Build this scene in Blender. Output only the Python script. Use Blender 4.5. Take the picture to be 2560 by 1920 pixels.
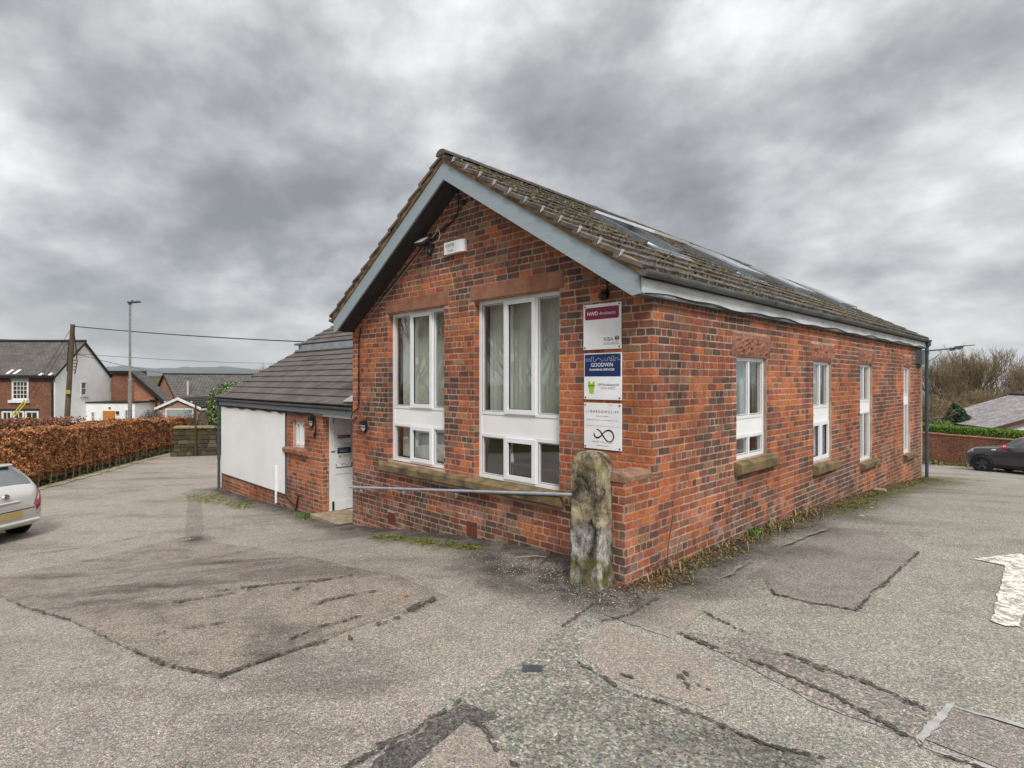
import bpy, bmesh, math, random
import numpy as np
from mathutils import Vector, Matrix, noise
# ------------------------------------------------------------------ clear
for o in list(bpy.data.objects): bpy.data.objects.remove(o, do_unlink=True)
SC = bpy.context.scene
COL = SC.collection
R = math.radians
rng = random.Random(11)
HAZE = True
# ------------------------------------------------------------------ camera
YAW = math.atan2(1445.0, 1432.0)
CAMP = Vector((3.4385, -5.6224, 2.167))
FW = Vector((-math.sin(YAW), math.cos(YAW), 0)); RT = Vector((math.cos(YAW), math.sin(YAW), 0))
cam = bpy.data.cameras.new('camera'); camo = bpy.data.objects.new('camera', cam); COL.objects.link(camo)
camo.location = CAMP; camo.rotation_euler = (R(90), 0, YAW)
cam.sensor_width = 36; cam.lens = 1432/2560*36; cam.shift_y = -10/2560; cam.clip_start = .05; cam.clip_end = 30000
SC.camera = camo
# ------------------------------------------------------------------ sky, sun, exposure
SUN_EL, SUN_AZ = R(45), R(123)      # azimuth clockwise from +Y, so the light comes from behind the camera
W = bpy.data.worlds.new('World'); SC.world = W; W.use_nodes = True
OFA, OFB = (4.2, 7.7, 0), (3.9, 7.9, 2)
def build_world():
    nt = W.node_tree; N = nt.nodes; L = nt.links; N.clear()
    def nd(t, **k):
        n = N.new(t)
        for a, b in k.items(): setattr(n, a, b)
        return n
    def mth(op, a, b=None, c=None):
        n = nd('ShaderNodeMath', operation=op)
        for i, s in enumerate((a, b, c)):
            if s is None: continue
            if isinstance(s, (int, float)): n.inputs[i].default_value = s
            else: L.new(s, n.inputs[i])
        return n.outputs[0]
    sky = nd('ShaderNodeTexSky', sky_type='NISHITA', sun_disc=False, sun_elevation=SUN_EL, sun_rotation=SUN_AZ)
    tc = nd('ShaderNodeTexCoord'); sep = nd('ShaderNodeSeparateXYZ'); L.new(tc.outputs['Generated'], sep.inputs[0])
    zc = mth('MAXIMUM', sep.outputs[2], 0.0)
    den = mth('ADD', zc, 0.42)
    px = mth('DIVIDE', sep.outputs[0], den); py = mth('DIVIDE', sep.outputs[1], den)
    cmb = nd('ShaderNodeCombineXYZ'); L.new(px, cmb.inputs[0]); L.new(py, cmb.inputs[1])
    def nz(scale, detail, rough, off, dist=0.0, st=(1, 1, 1), rot=0):
        mp = nd('ShaderNodeMapping'); L.new(cmb.outputs[0], mp.inputs[0])
        mp.inputs['Location'].default_value = off; mp.inputs['Scale'].default_value = st; mp.inputs['Rotation'].default_value = (0, 0, rot)
        n = nd('ShaderNodeTexNoise'); L.new(mp.outputs[0], n.inputs['Vector'])
        n.inputs['Scale'].default_value = scale; n.inputs['Detail'].default_value = detail; n.inputs['Roughness'].default_value = rough
        n.inputs['Distortion'].default_value = dist
        return n.outputs[0]
    a = nz(1.15, 2, .5, OFA, 0, (1, 1.1, 1), R(30))
    b = nz(2.5, 9, .56, OFB, .0, (1, 1.15, 1), R(40))
    c = nz(7.0, 9, .6, (9.4, 2.2, 5), .0)
    s = mth('ADD', mth('MULTIPLY', a, .62), mth('ADD', mth('MULTIPLY', b, .56), mth('MULTIPLY', c, .15)))
    rp = nd('ShaderNodeValToRGB'); L.new(s, rp.inputs[0])
    e = rp.color_ramp.elements
    e[0].position = .53; e[0].color = (.220, .222, .228, 1)
    e[1].position = .80; e[1].color = (.82, .817, .805, 1)
    for p, col in ((.60, (.305, .307, .313, 1)), (.66, (.43, .432, .437, 1)), (.725, (.60, .60, .60, 1))):
        x = e.new(p); x.color = col
    # the cloud deck of an overcast day is brighter overhead than at the horizon, and pale low down
    g = mth('ADD', mth('MULTIPLY', mth('POWER', zc, 3.0), 3.0), 1.0)
    hz = mth('POWER', mth('SUBTRACT', 1.0, zc), 14.0)
    mh = nd('ShaderNodeMix', data_type='RGBA'); L.new(mth('MULTIPLY', hz, .5), mh.inputs[0]); L.new(rp.outputs[0], mh.inputs[6]); mh.inputs[7].default_value = (.66, .665, .665, 1)
    sc = nd('ShaderNodeVectorMath', operation='SCALE'); L.new(mh.outputs[2], sc.inputs[0]); L.new(mth('MULTIPLY', g, 6.0), sc.inputs[3])
    mx = nd('ShaderNodeMix', data_type='RGBA'); mx.inputs[0].default_value = .94
    L.new(sky.outputs[0], mx.inputs[6]); L.new(sc.outputs[0], mx.inputs[7])
    bg = nd('ShaderNodeBackground'); bg.inputs[1].default_value = .10; L.new(mx.outputs[2], bg.inputs[0])
    out = nd('ShaderNodeOutputWorld'); L.new(bg.outputs[0], out.inputs[0])
build_world()
sl = bpy.data.lights.new('sun', 'SUN'); sl.energy = 1.5; sl.angle = R(15); sl.color = (1, .965, .91)
so = bpy.data.objects.new('sun', sl); COL.objects.link(so); so.location = (10, -20, 30)
sd = Vector((math.sin(SUN_AZ)*math.cos(SUN_EL), math.cos(SUN_AZ)*math.cos(SUN_EL), math.sin(SUN_EL)))
so.rotation_euler = sd.to_track_quat('Z', 'Y').to_euler()
vs = SC.view_settings; vs.view_transform = 'Standard'; vs.look = 'None'; vs.gamma = 1; vs.use_curve_mapping = False; vs.exposure = 0.93
SC.render.engine = 'CYCLES'
SC.cycles.max_bounces = 6; SC.cycles.transparent_max_bounces = 8; SC.cycles.volume_bounces = 0

# ------------------------------------------------------------------ terrain height
def herm(xs, ys):
    xs = np.array(xs, float); ys = np.array(ys, float); m = np.gradient(ys, xs)
    def f(x):
        x = np.clip(x, xs[0], xs[-1]); i = np.clip(np.searchsorted(xs, x)-1, 0, len(xs)-2)
        h = xs[i+1]-xs[i]; t = (x-xs[i])/h
        return (2*t**3-3*t**2+1)*ys[i]+(t**3-2*t**2+t)*h*m[i]+(-2*t**3+3*t**2)*ys[i+1]+(t**3-t**2)*h*m[i+1]
    return f
_f1 = herm([-6000, -1500, -400, -100, -50, -38, -30, -20, -14, -10, -6.6, -3.2, 0, 3, 8, 20, 60, 6000], [-45, -40, -16, -5, -2.75, -2.1, -1.5, -1.15, -1.0, -.85, -.63, -.2, 0, .03, .05, .05, 0, 0])
_f2 = herm([-6000, -60, -6, 0, 5, 9.45, 14.3, 22, 32, 60, 400, 6000], [.1, .1, .03, 0, -.09, -.31, -.66, -1.25, -1.8, -3, -14, -40])
def g(X, Y): return _f1(np.asarray(X, float)) + _f2(np.asarray(Y, float))
def gz(X, Y): return float(g(X, Y))
def ray(px, py):
    return FW + RT*((px-1280)/1432) + Vector((0, 0, -(py-950)/1432))
def atD(px, py, D): return CAMP + ray(px, py)*D
def onG(px, py):
    r = ray(px, py); t = np.arange(1, 120, .01)
    zz = CAMP.z + r.z*t; hh = g(CAMP.x+r.x*t, CAMP.y+r.y*t); k = int(np.argmax(zz < hh))
    return Vector((CAMP.x+r.x*t[k], CAMP.y+r.y*t[k], float(hh[k])))
def cw(u, w, z=0):   # camera lateral u, depth w -> world
    p = CAMP + RT*u + FW*w; return Vector((p.x, p.y, z))

# ------------------------------------------------------------------ materials
def lin(r, gg, b):
    f = lambda c: (c/255/12.92) if c/255 <= .04045 else ((c/255+.055)/1.055)**2.4
    return (f(r), f(gg), f(b))
def mat_new(name):
    m = bpy.data.materials.new(name); m.use_nodes = True; nt = m.node_tree
    return m, nt, nt.nodes['Principled BSDF']
class NT:
    def __init__(s, nt): s.nt = nt; s.N = nt.nodes; s.L = nt.links
    def nd(s, t, **k):
        n = s.N.new(t)
        for a, b in k.items(): setattr(n, a, b)
        return n
    def ln(s, a, b): s.L.new(a, b)
    def m(s, op, a, b=None, c=None, clamp=False):
        n = s.nd('ShaderNodeMath', operation=op); n.use_clamp = clamp
        for i, v in enumerate((a, b, c)):
            if v is None: continue
            if isinstance(v, (int, float)): n.inputs[i].default_value = v
            else: s.ln(v, n.inputs[i])
        return n.outputs[0]
    def noise(s, vec, scale, detail=4, rough=.55, dist=0):
        n = s.nd('ShaderNodeTexNoise'); n.inputs['Scale'].default_value = scale; n.inputs['Detail'].default_value = detail
        n.inputs['Roughness'].default_value = rough; n.inputs['Distortion'].default_value = dist
        if vec is not None: s.ln(vec, n.inputs['Vector'])
        return n.outputs[0]
    def ramp(s, fac, stops):
        n = s.nd('ShaderNodeValToRGB'); e = n.color_ramp.elements
        s.ln(fac, n.inputs[0])
        for i, (p, c) in enumerate(stops):
            x = e[i] if i < 2 else e.new(p)
            x.position = p; x.color = (c[0], c[1], c[2], 1) if not isinstance(c, (int, float)) else (c, c, c, 1)
        return n.outputs[0]
    def mix(s, fac, a, b, mode='MIX'):
        n = s.nd('ShaderNodeMix', data_type='RGBA', blend_type=mode)
        for i, v in ((0, fac), (6, a), (7, b)):
            if isinstance(v, (int, float)): n.inputs[i].default_value = v
            elif isinstance(v, tuple): n.inputs[i].default_value = (v[0], v[1], v[2], 1)
            else: s.ln(v, n.inputs[i])
        return n.outputs[2]
    def pos(s): return s.nd('ShaderNodeNewGeometry').outputs['Position']
    def objc(s): return s.nd('ShaderNodeTexCoord').outputs['Object']
    def map(s, v, sc=(1, 1, 1), loc=(0, 0, 0), rot=(0, 0, 0)):
        n = s.nd('ShaderNodeMapping'); s.ln(v, n.inputs[0]); n.inputs['Scale'].default_value = sc; n.inputs['Location'].default_value = loc; n.inputs['Rotation'].default_value = rot
        return n.outputs[0]
    def bump(s, h, st, dist, bs):
        n = s.nd('ShaderNodeBump'); n.inputs['Strength'].default_value = st; n.inputs['Distance'].default_value = dist
        s.ln(h, n.inputs['Height']); s.ln(n.outputs[0], bs.inputs['Normal'])
    def attr(s, name): 
        n = s.nd('ShaderNodeAttribute'); n.attribute_name = name; return n
def simple(name, c1, c2=None, scale=6, rough=.6, spec=.5, metal=0, bump=0, bscale=None, detail=5, co='pos', lo=.35, hi=.65, coat=0, st=(1, 1, 1)):
    m, nt, bs = mat_new(name); t = NT(nt)
    bs.inputs['Roughness'].default_value = rough; bs.inputs['Specular IOR Level'].default_value = spec; bs.inputs['Metallic'].default_value = metal
    if coat: bs.inputs['Coat Weight'].default_value = coat; bs.inputs['Coat Roughness'].default_value = .05
    if c2 is None:
        c2 = tuple(v*.86 for v in c1)
    v = t.pos() if co == 'pos' else t.objc()
    v = t.map(v, st)
    n = t.noise(v, scale, detail)
    t.ln(t.ramp(n, ((lo, c2), (hi, c1))), bs.inputs['Base Color'])
    if bump:
        b = t.noise(v, bscale or scale*4, 5); t.bump(b, bump, .02, bs)
    return m

def grime(t, p, c):
    """old soot and water runs: broad blotches and narrow vertical streaks"""
    a = t.noise(p, .75, 5, .6); b = t.noise(t.map(p, (4.5, 4.5, .35)), 1.0, 6, .6)
    c = t.mix(1.0, c, t.ramp(a, ((.32, .66), (.52, 1.0), (.72, 1.12))), 'MULTIPLY')
    return t.mix(1.0, c, t.ramp(b, ((.30, .70), (.50, 1.0), (.8, 1.08))), 'MULTIPLY')
def brick_mat(name, from_obj):
    m, nt, bs = mat_new(name); t = NT(nt)
    bs.inputs['Roughness'].default_value = .9; bs.inputs['Specular IOR Level'].default_value = .2
    col = t.nd('ShaderNodeObjectInfo').outputs['Color'] if from_obj else t.attr('bcol').outputs['Color']
    p = t.pos()
    n1 = t.noise(p, 26, 6, .65); n2 = t.noise(p, 9, 4); n3 = t.noise(p, 90, 3, .6)
    c = t.mix(t.m('MULTIPLY', t.ramp(n1, ((.48, 0.0), (.68, 1.0))), .62), col, (.085, .055, .05))
    c = t.mix(t.m('MULTIPLY', t.ramp(n2, ((.50, 0.0), (.72, 1.0))), .40), c, (.40, .115, .045))
    # lime bloom, stronger on the lowest courses
    sep = t.nd('ShaderNodeSeparateXYZ'); t.ln(p, sep.inputs[0])
    low = t.ramp(sep.outputs[2], ((.0, 1.0), (1.0, 0.12)))
    n4 = t.noise(p, 3.1, 6, .7, .5)
    c = t.mix(t.m('MULTIPLY', t.m('MULTIPLY', t.ramp(n4, ((.51, 0.0), (.68, 1.0))), low), .62), c, (.45, .335, .285))
    c = t.mix(1.0, c, t.ramp(n3, ((.25, .82), (.75, 1.16))), 'MULTIPLY')
    c = grime(t, p, c)
    t.ln(c, bs.inputs['Base Color'])
    t.bump(t.m('ADD', n1, t.m('MULTIPLY', n3, .5)), .8, .008, bs)
    return m
def mortar_mat():
    m, nt, bs = mat_new('lime mortar'); t = NT(nt); p = t.pos()
    bs.inputs['Roughness'].default_value = .95; bs.inputs['Specular IOR Level'].default_value = .1
    n = t.noise(p, 2.2, 6, .65); n2 = t.noise(p, 60, 3)
    c = t.ramp(n, ((.30, (.29, .18, .13)), (.5, (.44, .30, .22)), (.70, (.56, .43, .34))))
    c = t.mix(1.0, c, t.ramp(n2, ((.25, .75), (.75, 1.15))), 'MULTIPLY')
    c = grime(t, p, c)
    t.ln(c, bs.inputs['Base Color']); t.bump(n2, .5, .004, bs)
    return m
def asphalt(name, base, dark, light, speck=58., sb=1.0, cracks=False):
    m, nt, bs = mat_new(name); t = NT(nt); p = t.pos()
    bs.inputs['Roughness'].default_value = .92; bs.inputs['Specular IOR Level'].default_value = .22
    warp = t.map(p, (1, 1, 0))
    n1 = t.noise(t.map(t.map(p, rot=(0, 0, R(-42))), (.42, 1.15, 0)), .95, 8, .66, .5)
    n2 = t.noise(warp, 3.3, 6, .65)
    n3 = t.noise(warp, .33, 3, .5)
    c = t.mix(t.ramp(n1, ((.50, 0.0), (.66, 1.0))), base, dark)
    c = t.mix(t.m('MULTIPLY', t.ramp(n2, ((.46, 0.0), (.70, 1.0))), .55), c, dark)
    c = t.mix(t.m('MULTIPLY', t.ramp(n3, ((.48, 0.0), (.70, 1.0))), .7), c, light)
    da = t.attr('dirt').outputs['Fac']
    dn = t.m('MULTIPLY', da, t.ramp(n2, ((.28, .55), (.66, 1.25))), clamp=True)
    c = t.mix(t.m('MULTIPLY', dn, .88), c, (.045, .041, .034))
    ma = t.attr('moss').outputs['Fac']
    n5 = t.noise(warp, 7, 6, .7)
    c = t.mix(t.m('MULTIPLY', ma, t.ramp(n5, ((.40, 0.0), (.60, 1.0)))), c, (.115, .14, .018))
    # individual chippings
    vo = t.nd('ShaderNodeTexVoronoi'); vo.inputs['Scale'].default_value = speck; t.ln(warp, vo.inputs['Vector'])
    sv = t.nd('ShaderNodeSeparateColor'); t.ln(vo.outputs['Color'], sv.inputs[0])
    vo2 = t.nd('ShaderNodeTexVoronoi'); vo2.inputs['Scale'].default_value = speck*.55; t.ln(warp, vo2.inputs['Vector'])
    sv2 = t.nd('ShaderNodeSeparateColor'); t.ln(vo2.outputs['Color'], sv2.inputs[0])
    c = t.mix(sb, c, t.ramp(sv.outputs[0], ((0, .48), (.5, .94), (.85, 1.16), (1, 1.8))), 'MULTIPLY')
    c = t.mix(sb*.7, c, t.ramp(sv2.outputs[1], ((0, .62), (.6, 1.0), (1, 1.45))), 'MULTIPLY')
    c = t.mix(.25*sb, c, t.mix(1.0, c, vo.outputs['Color'], 'MULTIPLY'))
    t.ln(c, bs.inputs['Base Color'])
    h = t.m('ADD', t.m('MULTIPLY', vo.outputs['Distance'], -1.0), t.m('MULTIPLY', n2, 1.2))
    t.bump(h, .65, .012, bs)
    return m
def glass_mat(name, tint=(.86, .9, .9), ior=1.75, add=.03):
    m, nt, bs = mat_new(name); t = NT(nt); t.N.remove(bs)
    tr = t.nd('ShaderNodeBsdfTransparent'); tr.inputs[0].default_value = (*tint, 1)
    gl = t.nd('ShaderNodeBsdfGlossy'); gl.inputs['Roughness'].default_value = .015; gl.inputs[0].default_value = (.95, .97, .98, 1)
    lw = t.nd('ShaderNodeLayerWeight'); lw.inputs[0].default_value = .5
    f0 = ((ior-1)/(ior+1))**2
    fac = t.m('ADD', t.m('MULTIPLY', t.m('POWER', lw.outputs['Facing'], 5.0), 1-f0), f0+add, clamp=True)
    mx = t.nd('ShaderNodeMixShader'); t.ln(fac, mx.inputs[0]); t.ln(tr.outputs[0], mx.inputs[1]); t.ln(gl.outputs[0], mx.inputs[2])
    t.ln(mx.outputs[0], t.N['Material Output'].inputs[0])
    return m
def attr_mat(name, rough=.75, spec=.25, trans=0, bump=0, bs_=30):
    m, nt, bs = mat_new(name); t = NT(nt)
    bs.inputs['Roughness'].default_value = rough; bs.inputs['Specular IOR Level'].default_value = spec
    t.ln(t.attr('bcol').outputs['Color'], bs.inputs['Base Color'])
    if bump: t.bump(t.noise(t.pos(), bs_, 4), bump, .02, bs)
    return m
def courses_mat(name, c1, c2, mort, bw, bh, ms=.012, rough=.9):
    """far brickwork or slates, too small to pick apart: pattern on the object's own axes"""
    m, nt, bs = mat_new(name); t = NT(nt)
    bs.inputs['Roughness'].default_value = rough; bs.inputs['Specular IOR Level'].default_value = .25
    uv = t.attr('uvw').outputs['Vector']
    b = t.nd('ShaderNodeTexBrick'); t.ln(uv, b.inputs['Vector'])
    b.inputs['Color1'].default_value = (*c1, 1); b.inputs['Color2'].default_value = (*c2, 1); b.inputs['Mortar'].default_value = (*mort, 1)
    b.inputs['Scale'].default_value = 1; b.inputs['Mortar Size'].default_value = ms; b.inputs['Mortar Smooth'].default_value = .2
    b.inputs['Brick Width'].default_value = bw; b.inputs['Row Height'].default_value = bh; b.inputs['Bias'].default_value = -.1
    n = t.noise(uv, 1.3, 6, .65); n2 = t.noise(uv, 9, 4)
    c = t.mix(1.0, b.outputs['Color'], t.ramp(n, ((.3, .72), (.7, 1.25))), 'MULTIPLY')
    c = t.mix(1.0, c, t.ramp(n2, ((.3, .7), (.7, 1.3))), 'MULTIPLY')
    t.ln(c, bs.inputs['Base Color']); t.bump(b.outputs['Fac'], -.4, .01, bs)
    return m

M = {}
M['brick'] = brick_mat('worn red brick', False); M['brick_o'] = brick_mat('worn red brick piece', True)
M['mortar'] = mortar_mat()
M['white'] = simple('white upvc', (.80, .81, .82), (.74, .75, .755), 3, .35, .5)
M['white_paint'] = simple('white painted render', (.88, .875, .86), (.80, .80, .785), 2, .8, .2, bump=.1, bscale=40)
M['white_board'] = simple('white board', (.83, .83, .825), (.76, .757, .745), 1.1, .6, .3)
M['fascia'] = simple('weathered white fascia', (.66, .68, .70), (.45, .46, .475), 5, .6, .3, st=(1, .35, 2))
M['barge'] = simple('grey blue painted timber', (.31, .37, .405), (.275, .33, .362), 7, .55, .35, st=(1, 1, 6), bump=.12, bscale=30)
M['soffit'] = simple('dark soffit board', (.055, .050, .052), (.040, .036, .038), 6, .75, .2)
M['gutter'] = simple('grey plastic gutter', (.105, .125, .14), (.075, .09, .10), 5, .45, .45)
M['gutter_w'] = simple('weathered grey gutter', (.155, .175, .185), (.085, .09, .09), 4, .5, .4, st=(1, .6, 1))
M['pipe'] = simple('blue grey downpipe', (.055, .085, .105), (.04, .06, .075), 5, .45, .4)
M['black'] = simple('black plastic', (.018, .018, .02), (.012, .012, .013), 8, .45, .4)
M['rail'] = simple('grey painted rail', (.36, .39, .44), (.28, .31, .35), 9, .4, .5)
M['redstone'] = simple('red sandstone', (.33, .165, .105), (.225, .10, .066), 5, .92, .15, bump=.35, bscale=38)
M['rockstone'] = simple('rock faced red sandstone', (.34, .165, .115), (.20, .09, .065), 9, .95, .1, bump=.9, bscale=26)
M['sill'] = simple('brown weathered sandstone', (.23, .165, .085), (.075, .06, .04), 4.2, .92, .15, bump=.5, bscale=30, lo=.3, hi=.62)
M['step'] = simple('worn pale doorstep', (.37, .30, .21), (.22, .175, .12), 6, .9, .2, bump=.2)
M['tile'] = simple('brown grey concrete tile', (.125, .108, .10), (.078, .067, .062), 2.4, .85, .25, bump=.25, bscale=60)
M['tile_m'] = simple('weathered concrete tile', (.165, .140, .127), (.055, .044, .038), 3.0, .88, .2, bump=.35, bscale=50)
M['tileedge'] = M['tile_m']
M['verge'] = simple('verge mortar', (.30, .20, .12), (.13, .085, .045), 7, .95, .1, bump=.7, bscale=40)
M['lead'] = simple('lead flashing', (.30, .32, .34), (.21, .225, .24), 4, .5, .4)
M['alu_l'] = simple('pale aluminium', (.55, .57, .58), (.47, .49, .50), 8, .3, .5, metal=.4)
M['alu'] = simple('grey aluminium frame', (.24, .255, .265), (.19, .2, .21), 8, .35, .5, metal=.55)
M['glass'] = glass_mat('window glass', (.93, .95, .95), 1.65, .045)
M['glass_far'] = glass_mat('far window glass', (.5, .54, .55), 1.8, .08)
M['car_glass'] = simple('tinted car glass', (.045, .055, .055), None, 3, .04, 1.0, coat=1.0)
M['blind'] = simple('grey green blind fabric', (.66, .65, .56), (.58, .57, .49), 5, .85, .15)
M['curtain'] = simple('pale blind', (.66, .70, .72), (.58, .62, .64), 4, .85, .15)
M['room'] = simple('interior plaster', (.50, .46, .39), (.44, .40, .34), 1, .9, .1)
M['wood_in'] = simple('interior wood', (.18, .10, .05), None, 6, .6, .3)
M['carpet'] = simple('carpet', (.09, .085, .08), None, 20, .95, .1)
M['screw'] = simple('screw cap', (.10, .10, .11), None, 9, .4, .5)
M['cable'] = simple('black cable', (.022, .020, .020), None, 9, .6, .3)
M['cable_w'] = simple('pale cable', (.50, .44, .38), None, 9, .6, .3)
M['door'] = simple('pale grey painted door', (.76, .77, .78), (.70, .71, .72), 4, .5, .35)
M['maroon'] = simple('maroon print', (.235, .02, .062), (.21, .018, .055), 3, .4, .4)
M['navy'] = simple('navy print', (.012, .030, .115), (.010, .026, .10), 3, .4, .4)
M['print_w'] = simple('white print', (.85, .85, .86), None, 3, .4, .3)
M['print_k'] = simple('dark print', (.045, .045, .055), None, 3, .5, .3)
M['print_g'] = simple('grey print', (.30, .31, .33), None, 3, .5, .3)
M['print_lb'] = simple('pale blue print', (.17, .34, .45), None, 3, .5, .3)
M['print_pu'] = simple('dark purple print', (.035, .025, .075), None, 3, .5, .3)
M['print_au'] = simple('gold print', (.52, .42, .26), None, 3, .5, .3)
M['lime'] = simple('lime green print', (.36, .58, .025), (.30, .50, .02), 3, .5, .3)
M['vent'] = simple('red clay air brick', (.185, .065, .05), (.13, .048, .038), 9, .9, .1)
M['dark'] = simple('dark void', (.01, .009, .009), None, 3, .9, .05)
M['leaf'] = attr_mat('leaf colours', .6, .3)
M['twig'] = attr_mat('twig colours', .85, .15)
M['stone_c'] = attr_mat('stone colours', .92, .15, bump=.8, bs_=22)
M['lightglass'] = simple('frosted lamp glass', (.62, .63, .60), (.52, .53, .50), 8, .25, .5)
# ------------------------------------------------------------------ mesh and object helpers
INV = {}
class MB:
    def __init__(s): s.v = []; s.f = []; s.c = []; s.cur = None; s.uv = []; s.useuv = False
    def add(s, vs, fs, col=None):
        o = len(s.v); s.v += [tuple(p) for p in vs]; s.f += [tuple(i+o for i in q) for q in fs]
        if col is not None: s.c += [tuple(col)]*len(vs)
    def box(s, x0, x1, y0, y1, z0, z1, T=None, col=None):
        P = [(x, y, z) for z in (z0, z1) for y in (y0, y1) for x in (x0, x1)]
        if T: P = [T(*p) for p in P]
        F = [(0, 2, 3, 1), (4, 5, 7, 6), (0, 1, 5, 4), (2, 6, 7, 3), (0, 4, 6, 2), (1, 3, 7, 5)]
        s.add(P, F, col)
    def bbox(s, x0, x1, y0, y1, z0, z1, b, T=None, col=None):
        """box with chamfered edges"""
        P = []
        for sx, x in ((0, x0), (1, x1)):
            for sy, y in ((0, y0), (1, y1)):
                for sz, z in ((0, z0), (1, z1)):
                    dx = b if sx == 0 else -b; dy = b if sy == 0 else -b; dz = b if sz == 0 else -b
                    P += [(x, y+dy, z+dz), (x+dx, y, z+dz), (x+dx, y+dy, z)]
        if T: P = [T(*p) for p in P]
        I = lambda sx, sy, sz, a: ((sx*2+sy)*2+sz)*3+a
        F = []
        for k in (0, 1):
            q = [I(k, 0, 0, 0), I(k, 1, 0, 0), I(k, 1, 1, 0), I(k, 0, 1, 0)]; F.append(q if k else q[::-1])
            q = [I(0, k, 0, 1), I(0, k, 1, 1), I(1, k, 1, 1), I(1, k, 0, 1)]; F.append(q if k else q[::-1])
            q = [I(0, 0, k, 2), I(1, 0, k, 2), I(1, 1, k, 2), I(0, 1, k, 2)]; F.append(q if k else q[::-1])
        for a in (0, 1):
            for b2 in (0, 1):
                F.append((I(a, b2, 0, 0), I(a, b2, 1, 0), I(a, b2, 1, 1), I(a, b2, 0, 1)))
                F.append((I(a, 0, b2, 0), I(a, 0, b2, 2), I(a, 1, b2, 2), I(a, 1, b2, 0)))
                F.append((I(0, a, b2, 1), I(1, a, b2, 1), I(1, a, b2, 2), I(0, a, b2, 2)))
        for a in (0, 1):
            for b2 in (0, 1):
                for c in (0, 1): F.append((I(a, b2, c, 0), I(a, b2, c, 1), I(a, b2, c, 2)))
        s.add(P, F, col)
    def prism(s, poly, d0, d1, T, col=None):
        """poly [(a,b)], extruded in the third direction; T(a,b,d)->xyz"""
        n = len(poly); P = [T(a, b, d0) for a, b in poly]+[T(a, b, d1) for a, b in poly]
        F = [tuple(range(n))[::-1], tuple(range(n, 2*n))]+[(i, (i+1) % n, n+(i+1) % n, n+i) for i in range(n)]
        s.add(P, F, col)
    def tube(s, pts, r, n=6, col=None, cap=True):
        pts = [Vector(p) for p in pts]; m = len(pts); rs = r if isinstance(r, (list, tuple)) else [r]*m
        P = []; up = Vector((0, 0, 1)); prev = None
        for i in range(m):
            d = (pts[min(i+1, m-1)]-pts[max(i-1, 0)]).normalized()
            if prev is None:
                a = d.cross(up if abs(d.z) < .9 else Vector((1, 0, 0))).normalized()
            else:
                a = (prev-d*prev.dot(d)); a = a.normalized() if a.length > 1e-6 else d.orthogonal().normalized()
            prev = a; b = d.cross(a)
            for k in range(n):
                t = 2*math.pi*k/n; P.append(pts[i]+(a*math.cos(t)+b*math.sin(t))*rs[i])
        F = [(i*n+k, i*n+(k+1) % n, (i+1)*n+(k+1) % n, (i+1)*n+k) for i in range(m-1) for k in range(n)]
        if cap: F += [tuple(range(n))[::-1], tuple(range((m-1)*n, m*n))]
        s.add(P, F, col)
    def disc(s, c, nrm, r, n=16, h=.01, col=None):
        c = Vector(c); nrm = Vector(nrm).normalized(); s.tube([c, c+nrm*h], r, n, col)
    def sphere(s, c, rx, ry, rz, n=10, m=6, col=None, T=None):
        P = []; F = []
        for j in range(m+1):
            ph = math.pi*j/m
            for i in range(n):
                t = 2*math.pi*i/n
                p = (c[0]+rx*math.sin(ph)*math.cos(t), c[1]+ry*math.sin(ph)*math.sin(t), c[2]+rz*math.cos(ph))
                P.append(T(*p) if T else p)
        for j in range(m):
            for i in range(n): F.append((j*n+i, (j+1)*n+i, (j+1)*n+(i+1) % n, j*n+(i+1) % n))
        s.add(P, F, col)
    def mesh(s, name, mat, smooth=False):
        me = bpy.data.meshes.new(name); me.from_pydata([tuple(v) for v in s.v], [], s.f); 
        if s.c and len(s.c) == len(s.v):
            a = me.attributes.new('bcol', 'FLOAT_COLOR', 'POINT'); a.data.foreach_set('color', np.array([(*c[:3], 1) for c in s.c], dtype=np.float32).ravel())
        if s.uv and len(s.uv) == len(s.v):
            a = me.attributes.new('uvw', 'FLOAT_VECTOR', 'POINT'); a.data.foreach_set('vector', np.array(s.uv, dtype=np.float32).ravel())
        if mat: me.materials.append(mat)
        bm = bmesh.new(); bm.from_mesh(me); bmesh.ops.recalc_face_normals(bm, faces=bm.faces); bm.to_mesh(me); bm.free()
        if smooth: me.polygons.foreach_set('use_smooth', [True]*len(me.polygons))
        me.update(); return me
    def build(s, name, mat, parent=None, smooth=False):
        return link(name, s.mesh(name, mat, smooth), parent)
def link(name, me, parent=None):
    o = bpy.data.objects.new(name, me); COL.objects.link(o)
    if parent is not None:
        o.parent = parent
        if parent.name in INV: o.matrix_parent_inverse = INV[parent.name]
    return o
def tag(o, label=None, cat=None, group=None, kind=None):
    if label: o['label'] = label
    if cat: o['category'] = cat
    if group: o['group'] = group
    if kind: o['kind'] = kind
    return o
def thing(name, label, cat, loc=(0, 0, 0), rotz=0.0, group=None, world=False):
    """Empty at the thing's base; world=True: its parts are given in world coordinates"""
    o = bpy.data.objects.new(name, None); COL.objects.link(o); o.location = loc; o.rotation_euler = (0, 0, rotz); o.empty_display_size = .2
    if world: INV[o.name] = (Matrix.Translation(Vector(loc)) @ Matrix.Rotation(rotz, 4, 'Z')).inverted()
    return tag(o, label, cat, group)
def struct(o, kind='structure'): o['kind'] = kind; return o
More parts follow.
